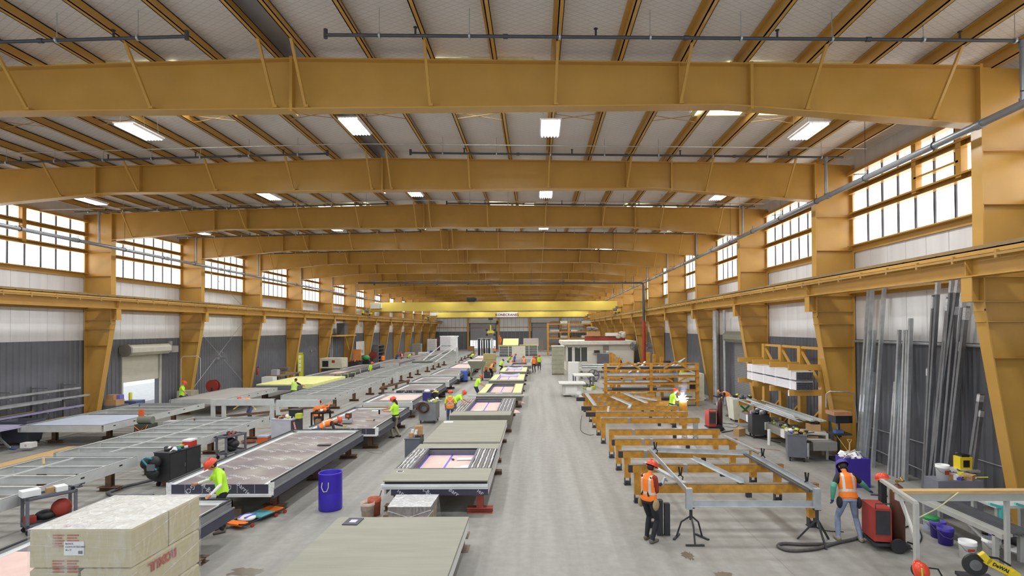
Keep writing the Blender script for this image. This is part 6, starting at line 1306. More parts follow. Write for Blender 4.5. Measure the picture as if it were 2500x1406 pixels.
# ---- aisle far: drum, trolley, bale, barrel
x, y = pos(1133, 932); t = thing('blue_barrel', 'tall mid-blue plastic drum on a dolly in the middle of the hall', 'barrel', (x, y, 0)); MB().lathe([(.001, .12), (.3, .12), (.32, .2), (.32, .95), (.3, 1.02), (.001, 1.0)], n=24).build('barrel_shell', mat('mid_blue_plastic', (70, 100, 190), .4), t); MB().box(-.33, .33, -.33, .33, .06, .12).build('dolly', BLACK, t)
x, y = pos(1165, 928); t = thing('mixing_trolley', 'grey-green hopper trolley on wheels right of the mid-blue drum', 'trolley', (x, y, 0)); q = MB(); q.add([(-.85, -.5, 1.75), (.85, -.5, 1.75), (.85, .5, 1.75), (-.85, .5, 1.75), (-.5, -.3, 1.1), (.5, -.3, 1.1), (.5, .3, 1.1), (-.5, .3, 1.1)], [(0, 4, 5, 1), (1, 5, 6, 2), (2, 6, 7, 3), (3, 7, 4, 0), (4, 7, 6, 5)]); q.build('hopper', mat('grey_green_hopper', (140, 142, 120), .6, 0, .12), t)
for xx, yy in ((-.55, -.3), (.45, -.3), (-.55, .3), (.45, .3)): MB().box(xx-.05, xx+.05, yy-.05, yy+.05, .1, 1.2).build('leg', mat('grey_green_hopper', (140, 142, 120)), t)
MB().box(-.6, .55, -.35, .35, .25, .33).build('base_frame', mat('grey_green_hopper', (140, 142, 120)), t); wheelset(t, .5, .35, .13); MB().cyl((.75, -.1, 1.0), (.95, -.1, 1.0), .22).build('motor', RED, t); MB().box(.65, 1.2, -.4, .3, .2, .8).build('engine_frame', DARKST, t)
x, y = pos(1196, 908); t = thing('tan_bale', 'tan-green film-wrapped bale on a pallet in the middle of the hall', 'bale', (x, y, 0)); BALE = mat('olive_tan_bale', (172, 160, 108), .6, 0, .08, 3)
for k in range(3):
    for sx in (-1, 1): MB().box(min(0, sx*.66), max(0, sx*.66), -.6, .6, .14+.63*k, .75+.63*k).build('bale_pack', BALE, t)
MB().box(-.66, .66, -.6, .6, 0, .13).build('pallet', BROWNW, t); q = MB(); q.ell((-.4, -.62, 1.1), (.12, .02, .1), 10, 6); q.build('white_sticker', WHITE, t)
x, y = pos(1312, 893); tag(MB().lathe([(.001, 0), (.36, 0), (.38, .4), (.36, .8), (.38, 1.15), (.34, 1.2), (.001, 1.18)], (x, y, 0), 20).build('brown_drum', mat('brown_fibre_drum', (128, 92, 62), .7, 0, .15)), 'brown fibre drum beside the two men at the right of the aisle row', 'drum')
# far end stacks
t = thing('wrapped_block', 'large white wrapped block with dark lettering far down the left side', 'wrapped block', (-17.0, 107, 0)); MB().box(-1.7, .3, -1.2, 1.2, 0, 3.3).box(.3, 1.4, -1.2, 1.2, 0, 3.3, 1).build('white_wrapping', [mat('white_wrap', (222, 222, 228), .4, 0, .05), mat('bright_white_wrap', (250, 250, 252), .35)], t); q = MB()
for i in range(16): q.ell((-1.6+.2*i, random.uniform(-1, 1), 3.3), (.25, .3, .14), 8, 6)
q.build('top_film', WHITE, t); text('BUILDING WRAP', 'wrap_lettering', BLACK, t, (-17.6, 105.78, 1.5), .28, (PI/2, 0, 0), .002)
t = thing('red_machine', 'rust-red machine frame left of the white wrapped block', 'machine', (-20.6, 112, 0)); RM = mat('rust_red_machine', (140, 66, 52), .6)
for x in (-1.5, 0, 1.5):
    for y in (-.8, .8): MB().box(x-.12, x+.12, y-.12, y+.12, 0, 2.4).build('post', RM, t)
for z in (.7, 1.5, 2.3): MB().box(-1.6, 1.6, -.9, .9, z-.1, z+.05).build('deck', RM, t)
MB().box(-.8, .4, -.5, .5, 2.35, 2.9).build('top_box', RM, t)
for x, y, w, h, m_, lab in ((-21.4, 98, 1.5, 2.2, mat('grey_brown_sacks', (150, 142, 130), .8), 'grey-brown stack of sacks by the far left columns'), (-19.9, 104, 1.6, 2.9, mat('pale_grey_cartons', (198, 196, 192), .7), 'tall pale grey stack by the far left columns'), (-20, 86, 1.4, 1.1, mat('pinkish_cartons', (190, 172, 162), .7), 'low pinkish carton stack by the far left columns')):
    t = thing('material_stack', lab, 'stack', (x, y, 0)); n = int(h/.35)
    for k in range(n): MB().box(-w/2, w/2, -.7, .7, k*h/n+.01, (k+1)*h/n-.01).build('layer', m_, t)
t = thing('glazing_rack', 'upright rack of standing dark framed panels at the far end of the middle row', 'rack', (-8.6, 92, 0))
for i in range(6): MB().box(-1.15+i*.42, -1.05+i*.42, -1.2, 1.2, .2, 3.2).build('upright_panel', [DARKST, ALU, RUST, GALV][i % 4], t)
MB().box(-1.3, 1.4, -1.3, 1.3, .1, .2).box(-1.3, 1.4, -1.25, -1.15, 3.1, 3.2).box(-1.3, -1.2, -1.25, -1.15, 0, 3.2).box(1.3, 1.4, -1.25, -1.15, 0, 3.2).build('rack_frame', GALV, t)
for x, y, lab, top in ((-4.9, 96, 'stack of grey framed panels topped with yellow insulation behind the blue-shirted man', YINS), (-1.4, 98, 'right hand stack of grey framed panels with a brown board and yellow band', mat('brown_grey_board', (150, 138, 130), .7))):
    t = thing('panel_stack', lab, 'stack', (x, y, 0)); 
    for z in (.1, .55, 1.0, 1.45): MB().box(-1.6, 1.6, -1.5, 1.5, z, z+.3).box(-1.6, 1.6, -1.55, -1.5, z+.3, z+.36, 1).build('framed_panel', [STEEL, ALU], t)
    for xx in (-1.6, 0, 1.5): MB().box(xx-.06, xx+.06, -1.6, -1.5, 0, 1.9).build('rack_post', ALU, t)
    MB().ext([(-1.0, -1.5, 1.9), (1.7, -1.5, 1.9), (1.7, .3, 2.9), (-1.0, .3, 2.9)], (0, .1, .12)).build('leaning_board', top, t); MB().box(-1.7, 1.7, -1.55, -1.5, 1.7, 1.95).build('yellow_band', YINS, t)
solid('cream_board', 'plain cream board standing between the two far panel stacks', 'board', mat('cream_board', (216, 214, 196), .6), (-3.0, 90, 0), (2.2, .1, 1.9)); solid('far_bin', 'brown bin at the end of the farthest stud frame', 'bin', mat('brown_bin', (140, 100, 60), .7), (-11.6, 97, 0), (1.0, .9, 1.7))
t = thing('vacuum_lifter', 'yellow suction-cup lifter hanging from the farther crane hook', 'vacuum lifter', (-9.2, 109.4, 0)); YL = mat('lifter_yellow', (214, 204, 50), .5)
MB().cyl((0, 0, 5.5), (0, 0, 6.55), .03).build('hoist_chain', DARKST, t); MB().box(-.12, .12, -.1, .1, 4.3, 5.5).box(-.7, .7, -.15, .15, 3.9, 4.4).build('lifter_body', YL, t)
for sx in (-1, 1):
    for z in (3.55, 4.5): MB().bar((0, 0, 4.1), (sx*.75, 0, z), .1, .1).build('arm', YL, t); MB().cyl((sx*.75, -.2, z), (sx*.75, .1, z), .22).build('suction_cup', BLACK, t)
for x, y, lab in ((.9, 113, 'orange step ladder right of the far panel stacks'), (-14.2, 124.5, 'pale step ladder in front of the left far roller door')):
    t = thing('step_ladder', lab, 'ladder', (x, y, 0))
    for s in (-1, 1): MB().bar((s*.35, 0, 0), (s*.25, .3, 2.4), .07, .07).build('stile', mat('ladder_orange', (214, 160, 80), .6), t)
    for k in range(5): MB().box(-.33, .33, .05+.05*k, .13+.05*k, .35+.42*k, .39+.42*k).build('tread', mat('ladder_orange', (214, 160, 80)), t)
# ---- left wall furniture
CX1 = XL
def wallfan(label, x, y, z, r, rz): 
    t = thing('caged_fan', label, 'fan', (x, y, z), rz)
    q = MB()
    for k in range(6): q.torus((0, -.12+.0*k, 0), r*(k+1)/6, .008, 'Y', 24, 4)
    for k in range(12): a = PI*k/12; q.bar((-r*math.cos(a), -.12, -r*math.sin(a)), (r*math.cos(a), -.12, r*math.sin(a)), .008, .008)
    q.torus((0, 0, 0), r, .015, 'Y', 24, 5); q.build('guard', STEEL, t); q = MB()
    for k in range(3): a = 2*PI*k/3; q.cb((.5*r*math.cos(a), -.05, .5*r*math.sin(a)), (r*.75, .015, r*.34), 0, 0, .3, -a)
    q.build('blade', mat('grey_fan_blade', (110, 112, 112), .5), t); MB().cyl((0, -.14, 0), (0, .2, 0), .09).build('motor', STEEL, t); MB().bar((0, .15, 0), (0, .6, -.1), .05, .05).build('bracket', DARKST, t)
wallfan('round caged fan on the left column beside the half open roller door', -21.2, fr(4)+.3, 2.9, .46, .5); wallfan('round caged fan on the left column before the yellow door', -21.4, fr(6)+.5, 2.75, .45, .6)
wallfan('round caged fan on a right hand column, nearer of two', 10.4, fr(6)+.2, 2.9, .48, -.6); wallfan('round caged fan on a right hand column, farther of two', 10.5, fr(7)+.2, 2.8, .48, -.6)
t = thing('pedestal_fan', 'big round floor fan in front of the machines left of the bar rack', 'fan', (5.0, 49, .55)); q = MB(); q.torus((0, 0, 0), .52, .05, 'Y', 26, 6)
for k in range(5): q.torus((0, -.08, 0), .09*(k+1), .008, 'Y', 22, 4)
q.build('guard', STEEL, t); q = MB()
for k in range(5): a = 2*PI*k/5; q.cb((.26*math.cos(a), 0, .26*math.sin(a)), (.42, .02, .14), 0, 0, .3, -a)
q.build('blade', GREY, t); MB().box(-.35, .35, -.2, .2, -.55, -.5).build('foot_stand', DARKST, t)
def reel(label, x, y, z, r): 
    t = thing('hose_reel', label, 'hose reel', (x, y, z)); RR = mat('reel_red', (150, 54, 40), .5, 0, .1); MB().cyl((0, -.16, 0), (0, -.13, 0), r, n=22).cyl((0, .13, 0), (0, .16, 0), r, n=22).build('flange_disc', RR, t); MB().cyl((0, -.13, 0), (0, .13, 0), r*.7, n=20).build('wound_hose', mat('red_hose', (112, 40, 32), .6), t); MB().box(-.05, .05, -.2, .2, -z, -r*.2).build('reel_stand', DARKST, t)
reel('red hose reel on the left column beside the man in lime at the wall', -21.9, fr(4)+.9, 1.0, .42); reel('red hose reel at the foot of a left column farther down', -22.0, fr(9)-.9, 1.3, .5)
tag(MB().tube([(-22.85, fr(4)-1.0, .1), (-22.85, fr(4)-1.0, 2.95), (-22.7, fr(4)-1.0, 3.1), (-21.9, fr(4)-.8, 3.1), (-21.75, fr(4)-.75, 2.95), (-21.75, fr(4)-.75, 1.6)], .02, 8).build('air_line', mat('pale_grey_line', (186, 188, 186), .5)), 'white hose loop arching across the column with the red reel', 'pipe')
# bar rack at the left edge
t = thing('bar_shelving', 'grey wall rack of arms holding long bars at the left edge', 'rack', (-23.0, 26, 0))
for y in (21.6, 23.4, 25.2, 26.9):
    MB().box(-23.4, -23.3, y-.05, y+.05, 0, 2.2).build('upright', STEEL, t, world=True)
    for z in (.5, 1.0, 1.45, 1.85, 2.15): MB().box(-23.3, -22.6, y-.03, y+.03, z-.05, z).build('arm', STEEL, t, world=True)
random.seed(31); OL = mat('olive_yellow_bar', (176, 156, 74), .5, 0, .15)
for i in range(15):
    z = (.5, .5, 1.0, 1.0, 1.0, 1.45, 1.45, 1.85)[i % 8]; x = -23.15+.09*(i % 6); y0 = 19.5+random.uniform(0, 2.5); y1 = y0+random.uniform(4.5, 7)
    tag(MB().bar((x, y0, z+.05), (x, min(y1, 28.0), z+.05), .08, .09).build('stored_bar', [OL, OL, GALV, mat('lilac_bar', (150, 146, 176), .4)][i % 4] if z < 1.3 else GALV), 'long bar stored on the wall rack at the left edge', 'bar', 'bars on the left wall rack')
t = thing('waste_bin', 'dark slate wheeled bin below the wall rack at the left edge', 'bin', (-21.9, 23.2, 0)); q = MB(); q.add([(-.5, -.35, .1), (.5, -.35, .1), (.5, .35, .1), (-.5, .35, .1), (-.6, -.45, 1.0), (.6, -.45, 1.0), (.6, .45, 1.0), (-.6, .45, 1.0)], [(0, 3, 2, 1), (0, 1, 5, 4), (1, 2, 6, 5), (2, 3, 7, 6), (3, 0, 4, 7)]); q.build('bin_body', mat('slate_waste_bin', (86, 88, 100), .5), t); wheelset(t, .4, .3, .07)
t = thing('work_bench', 'long bench of lilac boards on metal trestle legs at the left edge', 'bench', (-22.0, 20.4, 0)); MB().box(-.6, .9, -2.4, 2.2, .82, .9).build('bench_top', mat('lilac_board', (172, 168, 196), .5), t)
for y in (-1.2, 1.6): MB().bar((-.5, y, 0), (.4, y, .82), .06, .06).bar((.8, y, 0), (-.1, y, .82), .06, .06).build('leg', GALV, t)
for x, y, z, sz, m_, nm, lab in ((-22.6, 29.3, 0, (.7, .9, .8), GREY, 'grey_bench', 'grey bench left of the half open roller door'), (-22.6, 29.2, .8, (.6, .6, .3), CARD, 'carton', 'brown carton with printed side on the grey bench by the roller door'), (-22.7, 29.2, 1.1, (.4, .4, .25), CARD, 'carton', 'small brown carton on top of the stack by the roller door'), (-22.45, 29.35, 1.1, (.26, .3, .22), mat('violet_white_box', (120, 110, 200), .5), 'violet_box', 'violet and white box on the carton stack by the roller door'), (-22.4, 30.3, 0, (.8, .7, .9), mat('blue_grey_tub', (86, 96, 140), .5), 'blue_tub', 'blue-grey tub at the left edge of the half open roller door'), (-22.5, 35.2, 0, (.9, .8, .9), mat('tan_machine', (170, 160, 140), .6), 'tan_machine', 'tan box machine behind the man in lime at the left wall')): solid(nm, lab, nm.split('_')[-1], m_, (x, y, z), sz)
t = thing('fire_extinguisher', 'red fire extinguisher on the left column before the yellow insulation', 'extinguisher', (-22.2, fr(5)-.3, 1.2)); MB().lathe([(.001, 0), (.09, .01), (.09, .45), (.04, .55), (.03, .6), (.001, .6)], n=14).build('cylinder', RED, t); MB().box(-.03, .1, -.02, .02, .58, .64).build('valve_grip', BLACK, t)
solid('white_wedge_box', 'white sloped box at the foot of the column with the extinguisher', 'box', WHITE, (-21.6, fr(5)+.4, 0), (.9, .7, 1.0))
t = thing('timber_bench', 'timber bench with vice and boxes against the wall beyond the yellow insulation', 'bench', (-21.8, 47.6, 0)); MB().box(-.6, .7, -2.6, 1.2, .9, 1.0).build('bench_top', BROWNW, t)
for y in (-2.4, -.6, 1.0):
    for x in (-.5, .6): MB().box(x-.05, x+.05, y-.05, y+.05, 0, .9).build('leg', BROWNW, t)
solid('grey_carton', 'pale grey carton on the timber bench by the left wall', 'carton', mat('pale_grey_carton', (180, 180, 186), .6), (-21.9, 45.8, 1.0), (.5, .5, .45)); q = thing('bench_grinder', 'grey bench machine with a flat top on the timber bench', 'machine', (-21.7, 47, 1.0)); MB().box(-.18, .18, -.15, .15, 0, .35).build('machine_base', mat('tan_machine_base', (150, 140, 100), .6), q); MB().box(-.4, .4, -.3, .3, .35, .55).build('machine_head', STEEL, q)
d = S(MB().box(XL+.05, XL+.1, 53.6, 54.7, 0, 2.35).build('door_5', mat('lime_yellow_door', (206, 206, 50), .5, 0, .05))); MB().box(XL+.1, XL+.13, 53.5, 53.6, 0, 2.45).box(XL+.1, XL+.13, 54.7, 54.85, 0, 2.45).box(XL+.1, XL+.13, 53.5, 54.85, 2.35, 2.5).build('door_frame', mat('lime_door_frame', (196, 190, 40), .5), d)
q = MB()
for z in (.7, 1.1, 1.5, 1.95): q.box(XL+.1, XL+.12, 53.8, 54.25, z, z+.28)
q.build('door_notice', WHITE, d)
t = thing('space_heater', 'cream heater unit with a square dark opening by the left wall', 'heater', (-20.6, 55.5, .9)); MB().box(-1.1, 1.1, -.8, .9, 0, 1.0).build('heater_case', mat('cream_heater', (206, 204, 180), .5), t); MB().box(-.85, -.25, -.82, -.8, .15, .75).build('dark_opening', BLACK, t); MB().box(.1, .4, -.82, -.8, .55, .8).build('red_label', RED, t)
MB().box(-1, 1, -.7, .8, -.9, 0).build('heater_stand', DARKST, t)
q = MB()
for i, (y, h) in enumerate(((61.0, 3.9), (61.5, 3.9), (62.0, 2.6))): q.cyl((XL+.35, y, 1.2), (XL+.35, y, h+1.5), .06)
tag(q.build('conduit_run', GALV), 'vertical conduits on the left wall beside the electric cabinet', 'conduit')
for y, z, sz, lab in ((61.0, 0, (.5, .7, 2.6), 'tall grey electric cabinet on the left wall'), (59.6, .6, (.4, .5, 1.5), 'narrow grey switch box left of the tall electric cabinet')): solid('electric_cabinet', lab, 'electric cabinet', mat('electric_grey', (128, 132, 136), .5), (XL+.31, y, z), sz)
t = thing('transformer_shelf', 'orange wall shelf carrying a dark transformer between left columns', 'shelf', (-22.6, 62.6, 4.0)); MB().box(-.8, .9, -3.3, 3.2, 0, .16).build('shelf_beam', ORANGE, t); MB().bar((.6, 1.4, -1.6), (.6, .2, 0), .1, .1).build('shelf_brace', ORANGE, t); solid('transformer', 'grey transformer box with a yellow triangle on the orange wall shelf', 'transformer', mat('transformer_grey', (84, 88, 92), .5), (-22.6, 63.6, 4.16), (.9, 1.2, 1.35))
t = thing('pin_board', 'white notice board with papers on the left wall', 'notice board', (XL+.12, 72.5, 1.3)); MB().box(0, .04, -1.7, 1.7, 0, 1.9).build('board_panel', WHITE, t); q = MB()
for i in range(5): q.box(.04, .05, -1.3+.5*i, -.95+.5*i, .3+.1*(i % 2), .75)
q.build('pinned_paper', mat('grey_paper', (150, 152, 156), .6), t)
solid('orange_screen', 'orange and white patterned panel beside the white notice board', 'screen', mat('orange_screen', (224, 150, 80), .6), (-22.3, 67.9, 0), (1.0, .2, 2.3)); solid('dark_table', 'dark work table with clutter below the orange screen', 'table', DARKST, (-21.6, 65.2, 0), (1.2, 1.6, .95)); heap('tool_clutter', 'red and yellow clutter on the dark work table at the left wall', 'tools', -21.6, 65.2, .95, (.5, .7), 24, [RED, LIMEP, BLACK, CARD], (.1, .3), 18); q = MB(); q.ell((-20.9, 67.0, 1.3), (.45, .45, .35), 14, 8); tag(q.build('green_bundle', mat('green_bundle', (70, 150, 90), .6)), 'green rounded bundle beside the orange screen', 'bundle'); MBs = solid('bundle_table', 'low black table under the green bundle', 'table', BLACK, (-20.9, 67.0, 0), (1.0, 1.0, .97))
t = thing('pipe_shelving', 'grey shelving with pipes between far left columns', 'shelving', (-22.6, 78.2, 0))
for y in (-1.5, 1.5): MB().box(-.4, .4, y-.05, y+.05, 0, 2.6).build('shelf_upright', STEEL, t)
for z in (.5, 1.0, 1.5, 2.0, 2.5): MB().box(-.45, .45, -1.6, 1.6, z-.04, z).build('shelf', STEEL, t)
solid('white_table_pallet', 'white low pallet with small boxes near the far left columns', 'pallet', WHITE, (-19, 92, 0), (1.6, 1.4, .9)); solid('blue_crate', 'blue crate among the far left stacks', 'crate', mat('blue_crate', (70, 96, 170), .6), (-18.4, 97.5, 0), (1.2, 1, .9))
# ------------------------------------------------------------------ right side: near bench, saw, buckets, carts, machines
ALB = mat('bench_aluminium', (196, 196, 190), .45, .25, .08, 4)
t = thing('tall_cut_rack', 'tall pale metal rack with a timber-topped cross beam at the near right', 'rack', (8.5, 11.2, 0))
zt = 1.62; pa, pb = fl(2152, 1172, zt), fl(2236, 1228, zt); pc, pe = fl(2170, 1196, zt-.06), fl(2540, 1210, zt-.06)
MB().bar(pa, pb, .07, .06).build('top_bar', ALB, t, world=True); MB().box(pb.x-.035, pb.x+.035, pb.y-.035, pb.y+.035, 0, zt).build('leg', ALB, t, world=True)
MB().bar((pb.x, pb.y, .95), (pb.x+(pa.x-pb.x)*.5, pb.y+(pa.y-pb.y)*.5, zt), .05, .05).build('brace', ALB, t, world=True)
yb = (pc.y+pe.y)/2; MB().box(pc.x, pe.x, yb-.08, yb+.08, zt-.06, zt+.0).build('timber_top', WOOD, t, world=True); MB().box(pc.x+.02, pe.x, yb-.06, yb+.06, zt-.2, zt-.06).build('cross_beam', ALB, t, world=True); MB().box(pe.x-.5, pe.x-.43, yb-.035, yb+.035, 0, zt-.2).build('rear_leg', ALB, t, world=True)
tag(MB().tube([aty(2340, 1202, yb-.12), aty(2290, 1240, yb-.1), aty(2235, 1268, yb-.3)], .012, 6).build('cream_rope', mat('cream_cord', (214, 208, 160), .7)), 'cream cord tied from the timber-topped beam to the rack leg', 'cord')
# low bench with channels
t = thing('low_channel_bench', 'low pale bench carrying a stack of long grey channels at the near right', 'bench', (9.45, 12.2, 0)); zb = .62
for x in (9.22, 9.72):
    for y in (11.2, 13.4): MB().box(x-.04, x+.04, y-.04, y+.04, 0, zb-.08).build('leg', ALB, t, world=True)
    MB().box(x-.04, x+.04, 11.0, 13.6, zb-.1, zb).build('side_rail', ALB, t, world=True)
for y in (11.15, 13.4): MB().box(9.2, 9.74, y-.03, y+.03, zb-.09, zb-.01).build('end_rail', ALB, t, world=True)
MB().bar((9.22, 11.9, zb-.1), (9.22, 11.25, .25), .03, .05).build('brace', ALB, t, world=True)
for i in range(9):
    x = 9.24+.065*i; y0 = 10.85+.03*(i % 3); tag(MB().prof((x, y0, zb+.005), (x, y0+2.9, zb+.005), [(-.03, 0), (.03, 0), (.03, .05), (.022, .05), (.022, .008), (-.022, .008), (-.022, .05), (-.03, .05)]).build('long_channel', DKGALV if i else ALB), 'long grey channel lying on the low pale bench at the near right', 'channel', 'channels on the low bench')
GRN = mat('green_lid', (44, 140, 70), .45); VIO = mat('violet_bucket', (62, 44, 150), .4, 0, .06)
for px, py, m_, lid, lab, band in ((2286, 1308, WHITE, GRN, 'white bucket with a green lid under the low channel bench', mat('blue_grey_label', (170, 176, 200), .6, 0, .3, 14)), (2303, 1318, VIO, None, 'violet bucket behind another one under the low channel bench', None), (2322, 1335, VIO, None, 'violet bucket nearest the camera of two by the low channel bench', None), (2378, 1372, WHITE, None, 'white bucket with a red label left of the bench leg', None), (2436, 1366, WHITE, None, 'white bucket behind the near bench leg', None)):
    x, y = pos(px, py); bt = bucket(lab, x, y+.16, m_, .155, .37, lid, band=band, handle=True)
    if 'red label' in lab: MB().box(-.1, .03, -.152, -.14, .2, .245).build('red_label', mat('label_red', (200, 70, 56), .5), bt)
# chop saw on the floor
x, y = pos(2385, 1418); t = thing('chop_saw', 'yellow chop saw with a big black blade guard in the near right corner', 'saw', (x, y, 0), -.25); SY = mat('saw_yellow', (236, 206, 44), .4, 0, .04)
MB().box(-.25, .3, -.25, .25, 0, .06).build('saw_base', DARKST, t); MB().cyl((-.03, -.03, .3), (-.03, .03, .3), .2, n=30).build('blade_guard', mat('black_guard', (52, 52, 52), .45), t); MB().cyl((-.03, -.045, .3), (-.03, -.03, .3), .1, n=24).build('blade_flange', STEEL, t)
MB().bar((.02, -.12, .56), (.14, -.12, .42), .1, .11).build('handle', SY, t); ar = MB().bar((.1, -.12, .44), (.55, -.12, .22), .1, .13).build('saw_arm', SY, t); MB().cyl((.5, -.2, .22), (.5, 0, .22), .1).build('motor', SY, t)
tx = text('DeWALT', 'saw_lettering', BLACK, None, (0, 0, 0), .085, (0, 0, 0), .002, .003); tx.parent = ar; tx.matrix_basis = Matrix.Translation((.33, -.173, .33)) @ Matrix.Rotation(math.atan2(.22, .45), 4, 'Y') @ Matrix.Rotation(PI/2, 4, 'X')
MB().tube([(.14, -.1, .5), (.3, -.08, .48), (.5, -.06, .36)], .02, 6).build('cable', BLACK, t)
# helmet with headset hung on the rack leg, another on the cylinder
def lone_helmet(label, p, rot, gear=False):
    t = thing('hard_hat', label, 'hard hat', p); M = Matrix.Rotation(rot[0], 4, 'Z') @ Matrix.Rotation(rot[1], 4, 'X'); g = MB(); g.lathe([(.128, .0), (.13, .03), (.118, .08), (.095, .115), (.055, .14), (.001, .146)], n=24, sy=1.15); g.lathe([(.126, .0), (.15, -.005), (.15, .002), (.13, .015)], n=24, sy=1.17); xf(g, M).build('shell', HELM['red'], t)
    if gear: g = MB(); g.ell((0, 0, -.05), (.1, .12, .09), 12, 8); xf(g, M).build('liner', BLACK, t); MB().bar((-.05, -.05, -.1), (-.02, -.1, -.4), .1, .05).bar((.1, 0, -.1), (.22, .0, -.36), .07, .05).build('welding_hood', BLACK, t); MB().tube([(-.06, -.14, .1), (-.05, -.15, -.1)], .015, 6).build('yellow_strap', LIMEP, t)
lone_helmet('orange hard hat with black welding hood hanging on the near rack leg', (pb.x-.06, pb.y-.16, .5), (.3, 1.2), True)
lone_helmet('orange hard hat resting behind the timber-topped beam at the near right', tuple(fl(2168, 1176, 1.35)+V(0, .2, 0)), (.5, -.35)); hh = fl(2168, 1176, 1.35)+V(0, .2, 0); solid('helmet_stand', 'dark post carrying the orange hard hat behind the beam', 'post', DARKST, (hh.x, hh.y, 0), (.12, .12, 1.34))
tag(MB().tube([(pb.x+.05, pb.y-.15, .55), (pb.x+.3, pb.y-.1, .5), (pb.x+.42, pb.y-.2, .2), (pb.x+.5, pb.y-.45, .03)], .014, 6).build('black_cable', BLACK), 'black cable hanging from the hood on the near rack leg', 'cable')
# welding cables on the floor
WC = mat('grey_cable_sheath', (86, 82, 80), .7, 0, .25, 12)
def cable(label, pts, r, m=None, name='loose_cable'): tag(MB().tube([V(*fl(*p))+V(0, 0, r+.004) for p in pts], r, 6).build(name, m or RUBBER), label, 'cable')
def spl(pts, n=6):
    out = []
    for i in range(len(pts)-1):
        p0, p1, p2, p3 = pts[max(i-1, 0)], pts[i], pts[i+1], pts[min(i+2, len(pts)-1)]
        for k in range(n): u = k/n; out.append(tuple(.5*((2*p1[j])+(-p0[j]+p2[j])*u+(2*p0[j]-5*p1[j]+4*p2[j]-p3[j])*u*u+(-p0[j]+3*p1[j]-3*p2[j]+p3[j])*u**3) for j in (0, 1)))
    return out+[pts[-1]]
cable('thick taped grey cable looped on the floor beside the black tripod', spl([(2120, 1300), (2090, 1318), (2040, 1330), (1990, 1344), (1930, 1348), (1900, 1338), (1912, 1331), (1960, 1333), (2030, 1332)]), .035, WC)
cable('black cable on the floor behind the red welding machine', spl([(2205, 1290), (2235, 1285), (2250, 1312), (2238, 1330), (2215, 1325)]), .016)
cable('thin black cable curling under the right ends of the trestles', spl([(1975, 1180), (1990, 1215), (1968, 1240), (1995, 1290), (2060, 1300)]), .01)
cable('black air hose on the floor between the trestles and the tool carts', spl([(1762, 1057), (1790, 1052), (1815, 1048), (1822, 1062), (1870, 1074), (1905, 1082)]), .02)
cable('thin red cord on the floor right of the third trestle', spl([(1815, 1090), (1850, 1095), (1885, 1098), (1905, 1100)]), .008, mat('red_cord', (190, 90, 70), .6))
cable('coil of thin cable behind the black-fronted tool cart', spl([(1790, 1037), (1757, 1032), (1762, 1040), (1795, 1044), (1800, 1036), (1765, 1034)]), .008)
cable('thin cord trailing at the left ends of the trestles', spl([(1420, 1015), (1418, 1050), (1436, 1062), (1450, 1062)]), .01)
cable('thin cord snaking on the floor beside the caulking man', spl([(800, 1090), (880, 1082), (950, 1075), (985, 1060), (1000, 1045), (1030, 1040)]), .008, mat('grey_cord', (150, 140, 130), .6))
cable('coil of cord lying flat on the bare floor near the aisle', spl([(895, 1100), (910, 1106), (930, 1107), (935, 1102), (915, 1099), (895, 1102)]), .006, mat('grey_cord', (150, 140, 130)))
# stains
STN = mat('wet_floor_stain', (112, 102, 86), .25, 0, .2, 5)
for px, py, sx, sy, lab in ((1680, 1356, .12, .2, 'dark wet stain on the floor below the welded frame'), (1765, 1402, .2, .1, 'dark wet stain at the bottom edge of the picture'), (605, 1396, .36, .2, 'brownish damp stain on the floor right of the wrapped pallet')):
    x, y = pos(px, py); rn = random.Random(px); n = 26; vs = [(x+sx*(1+rn.uniform(-.35, .3))*math.cos(2*PI*k/n), y+sy*(1+rn.uniform(-.35, .3))*math.sin(2*PI*k/n), .002) for k in range(n)]
    tag(MB().add(vs, [tuple(range(n))]).build('damp_stain', STN), lab, 'stain')
for px, py, lab, rz in ((1255, 1008, 'pink paper scrap on the floor right of the deep edged panel', .3), (1268, 985, 'smaller pink scrap on the floor by the yellow flanked panel', 1)):
    x, y = pos(px, py); tag(MB().add([(x-.3, y-.2, .01), (x+.4, y-.1, .02), (x+.2, y+.5, .06), (x-.3, y+.6, .2)], [(0, 1, 2), (0, 2, 3)]).build('paper_scrap', PINK), lab, 'paper')
# far right bench with aqua clamps and clutter
t = thing('aqua_bench', 'work bench with aqua clamps at the near right edge', 'bench', (10.5, 12.35, 0)); AQ = mat('aqua_paint', (90, 190, 186), .5); MB().box(-.6, .62, -.35, .4, .8, .86).build('bench_top', mat('pale_bench_top', (196, 200, 198), .5), t)
for x in (-.52, .54):
    for y in (-.3, .35): MB().box(x-.04, x+.04, y-.04, y+.04, 0, .8).build('leg', ALB, t)
for x in (-.5, .05, .5): MB().box(x-.05, x+.05, -.42, -.35, .48, .88).bar((x, -.4, .84), (x-.3, -.42, .93), .05, .05).build('clamp', AQ, t)
solid('grey_cabinet', 'grey cabinet under clutter behind the timber-topped beam', 'cabinet', mat('blue_grey_cabinet', (120, 122, 134), .5), (10.45, 13.95, 0), (1.1, .5, .92)); bucket('white bucket with a red mark on the grey cabinet behind the beam', 10.15, 13.9, WHITE, .15, .36, z=.92); MB().box(-.04, .06, -.152, -.14, .14, .24).build('red_mark', RED, [o for o in COL.objects if o.name.startswith('bucket') and 'red mark' in o.get('label', '')][0]); heap('tool_clutter', 'bottles, rolls and rags on the grey cabinet behind the beam', 'tools', 10.6, 13.95, .92, (.36, .2), 30, [BLACK, CARD, mat('violet_rag', (80, 70, 170), .6), LIMEP, WHITE], (.08, .26), 23)
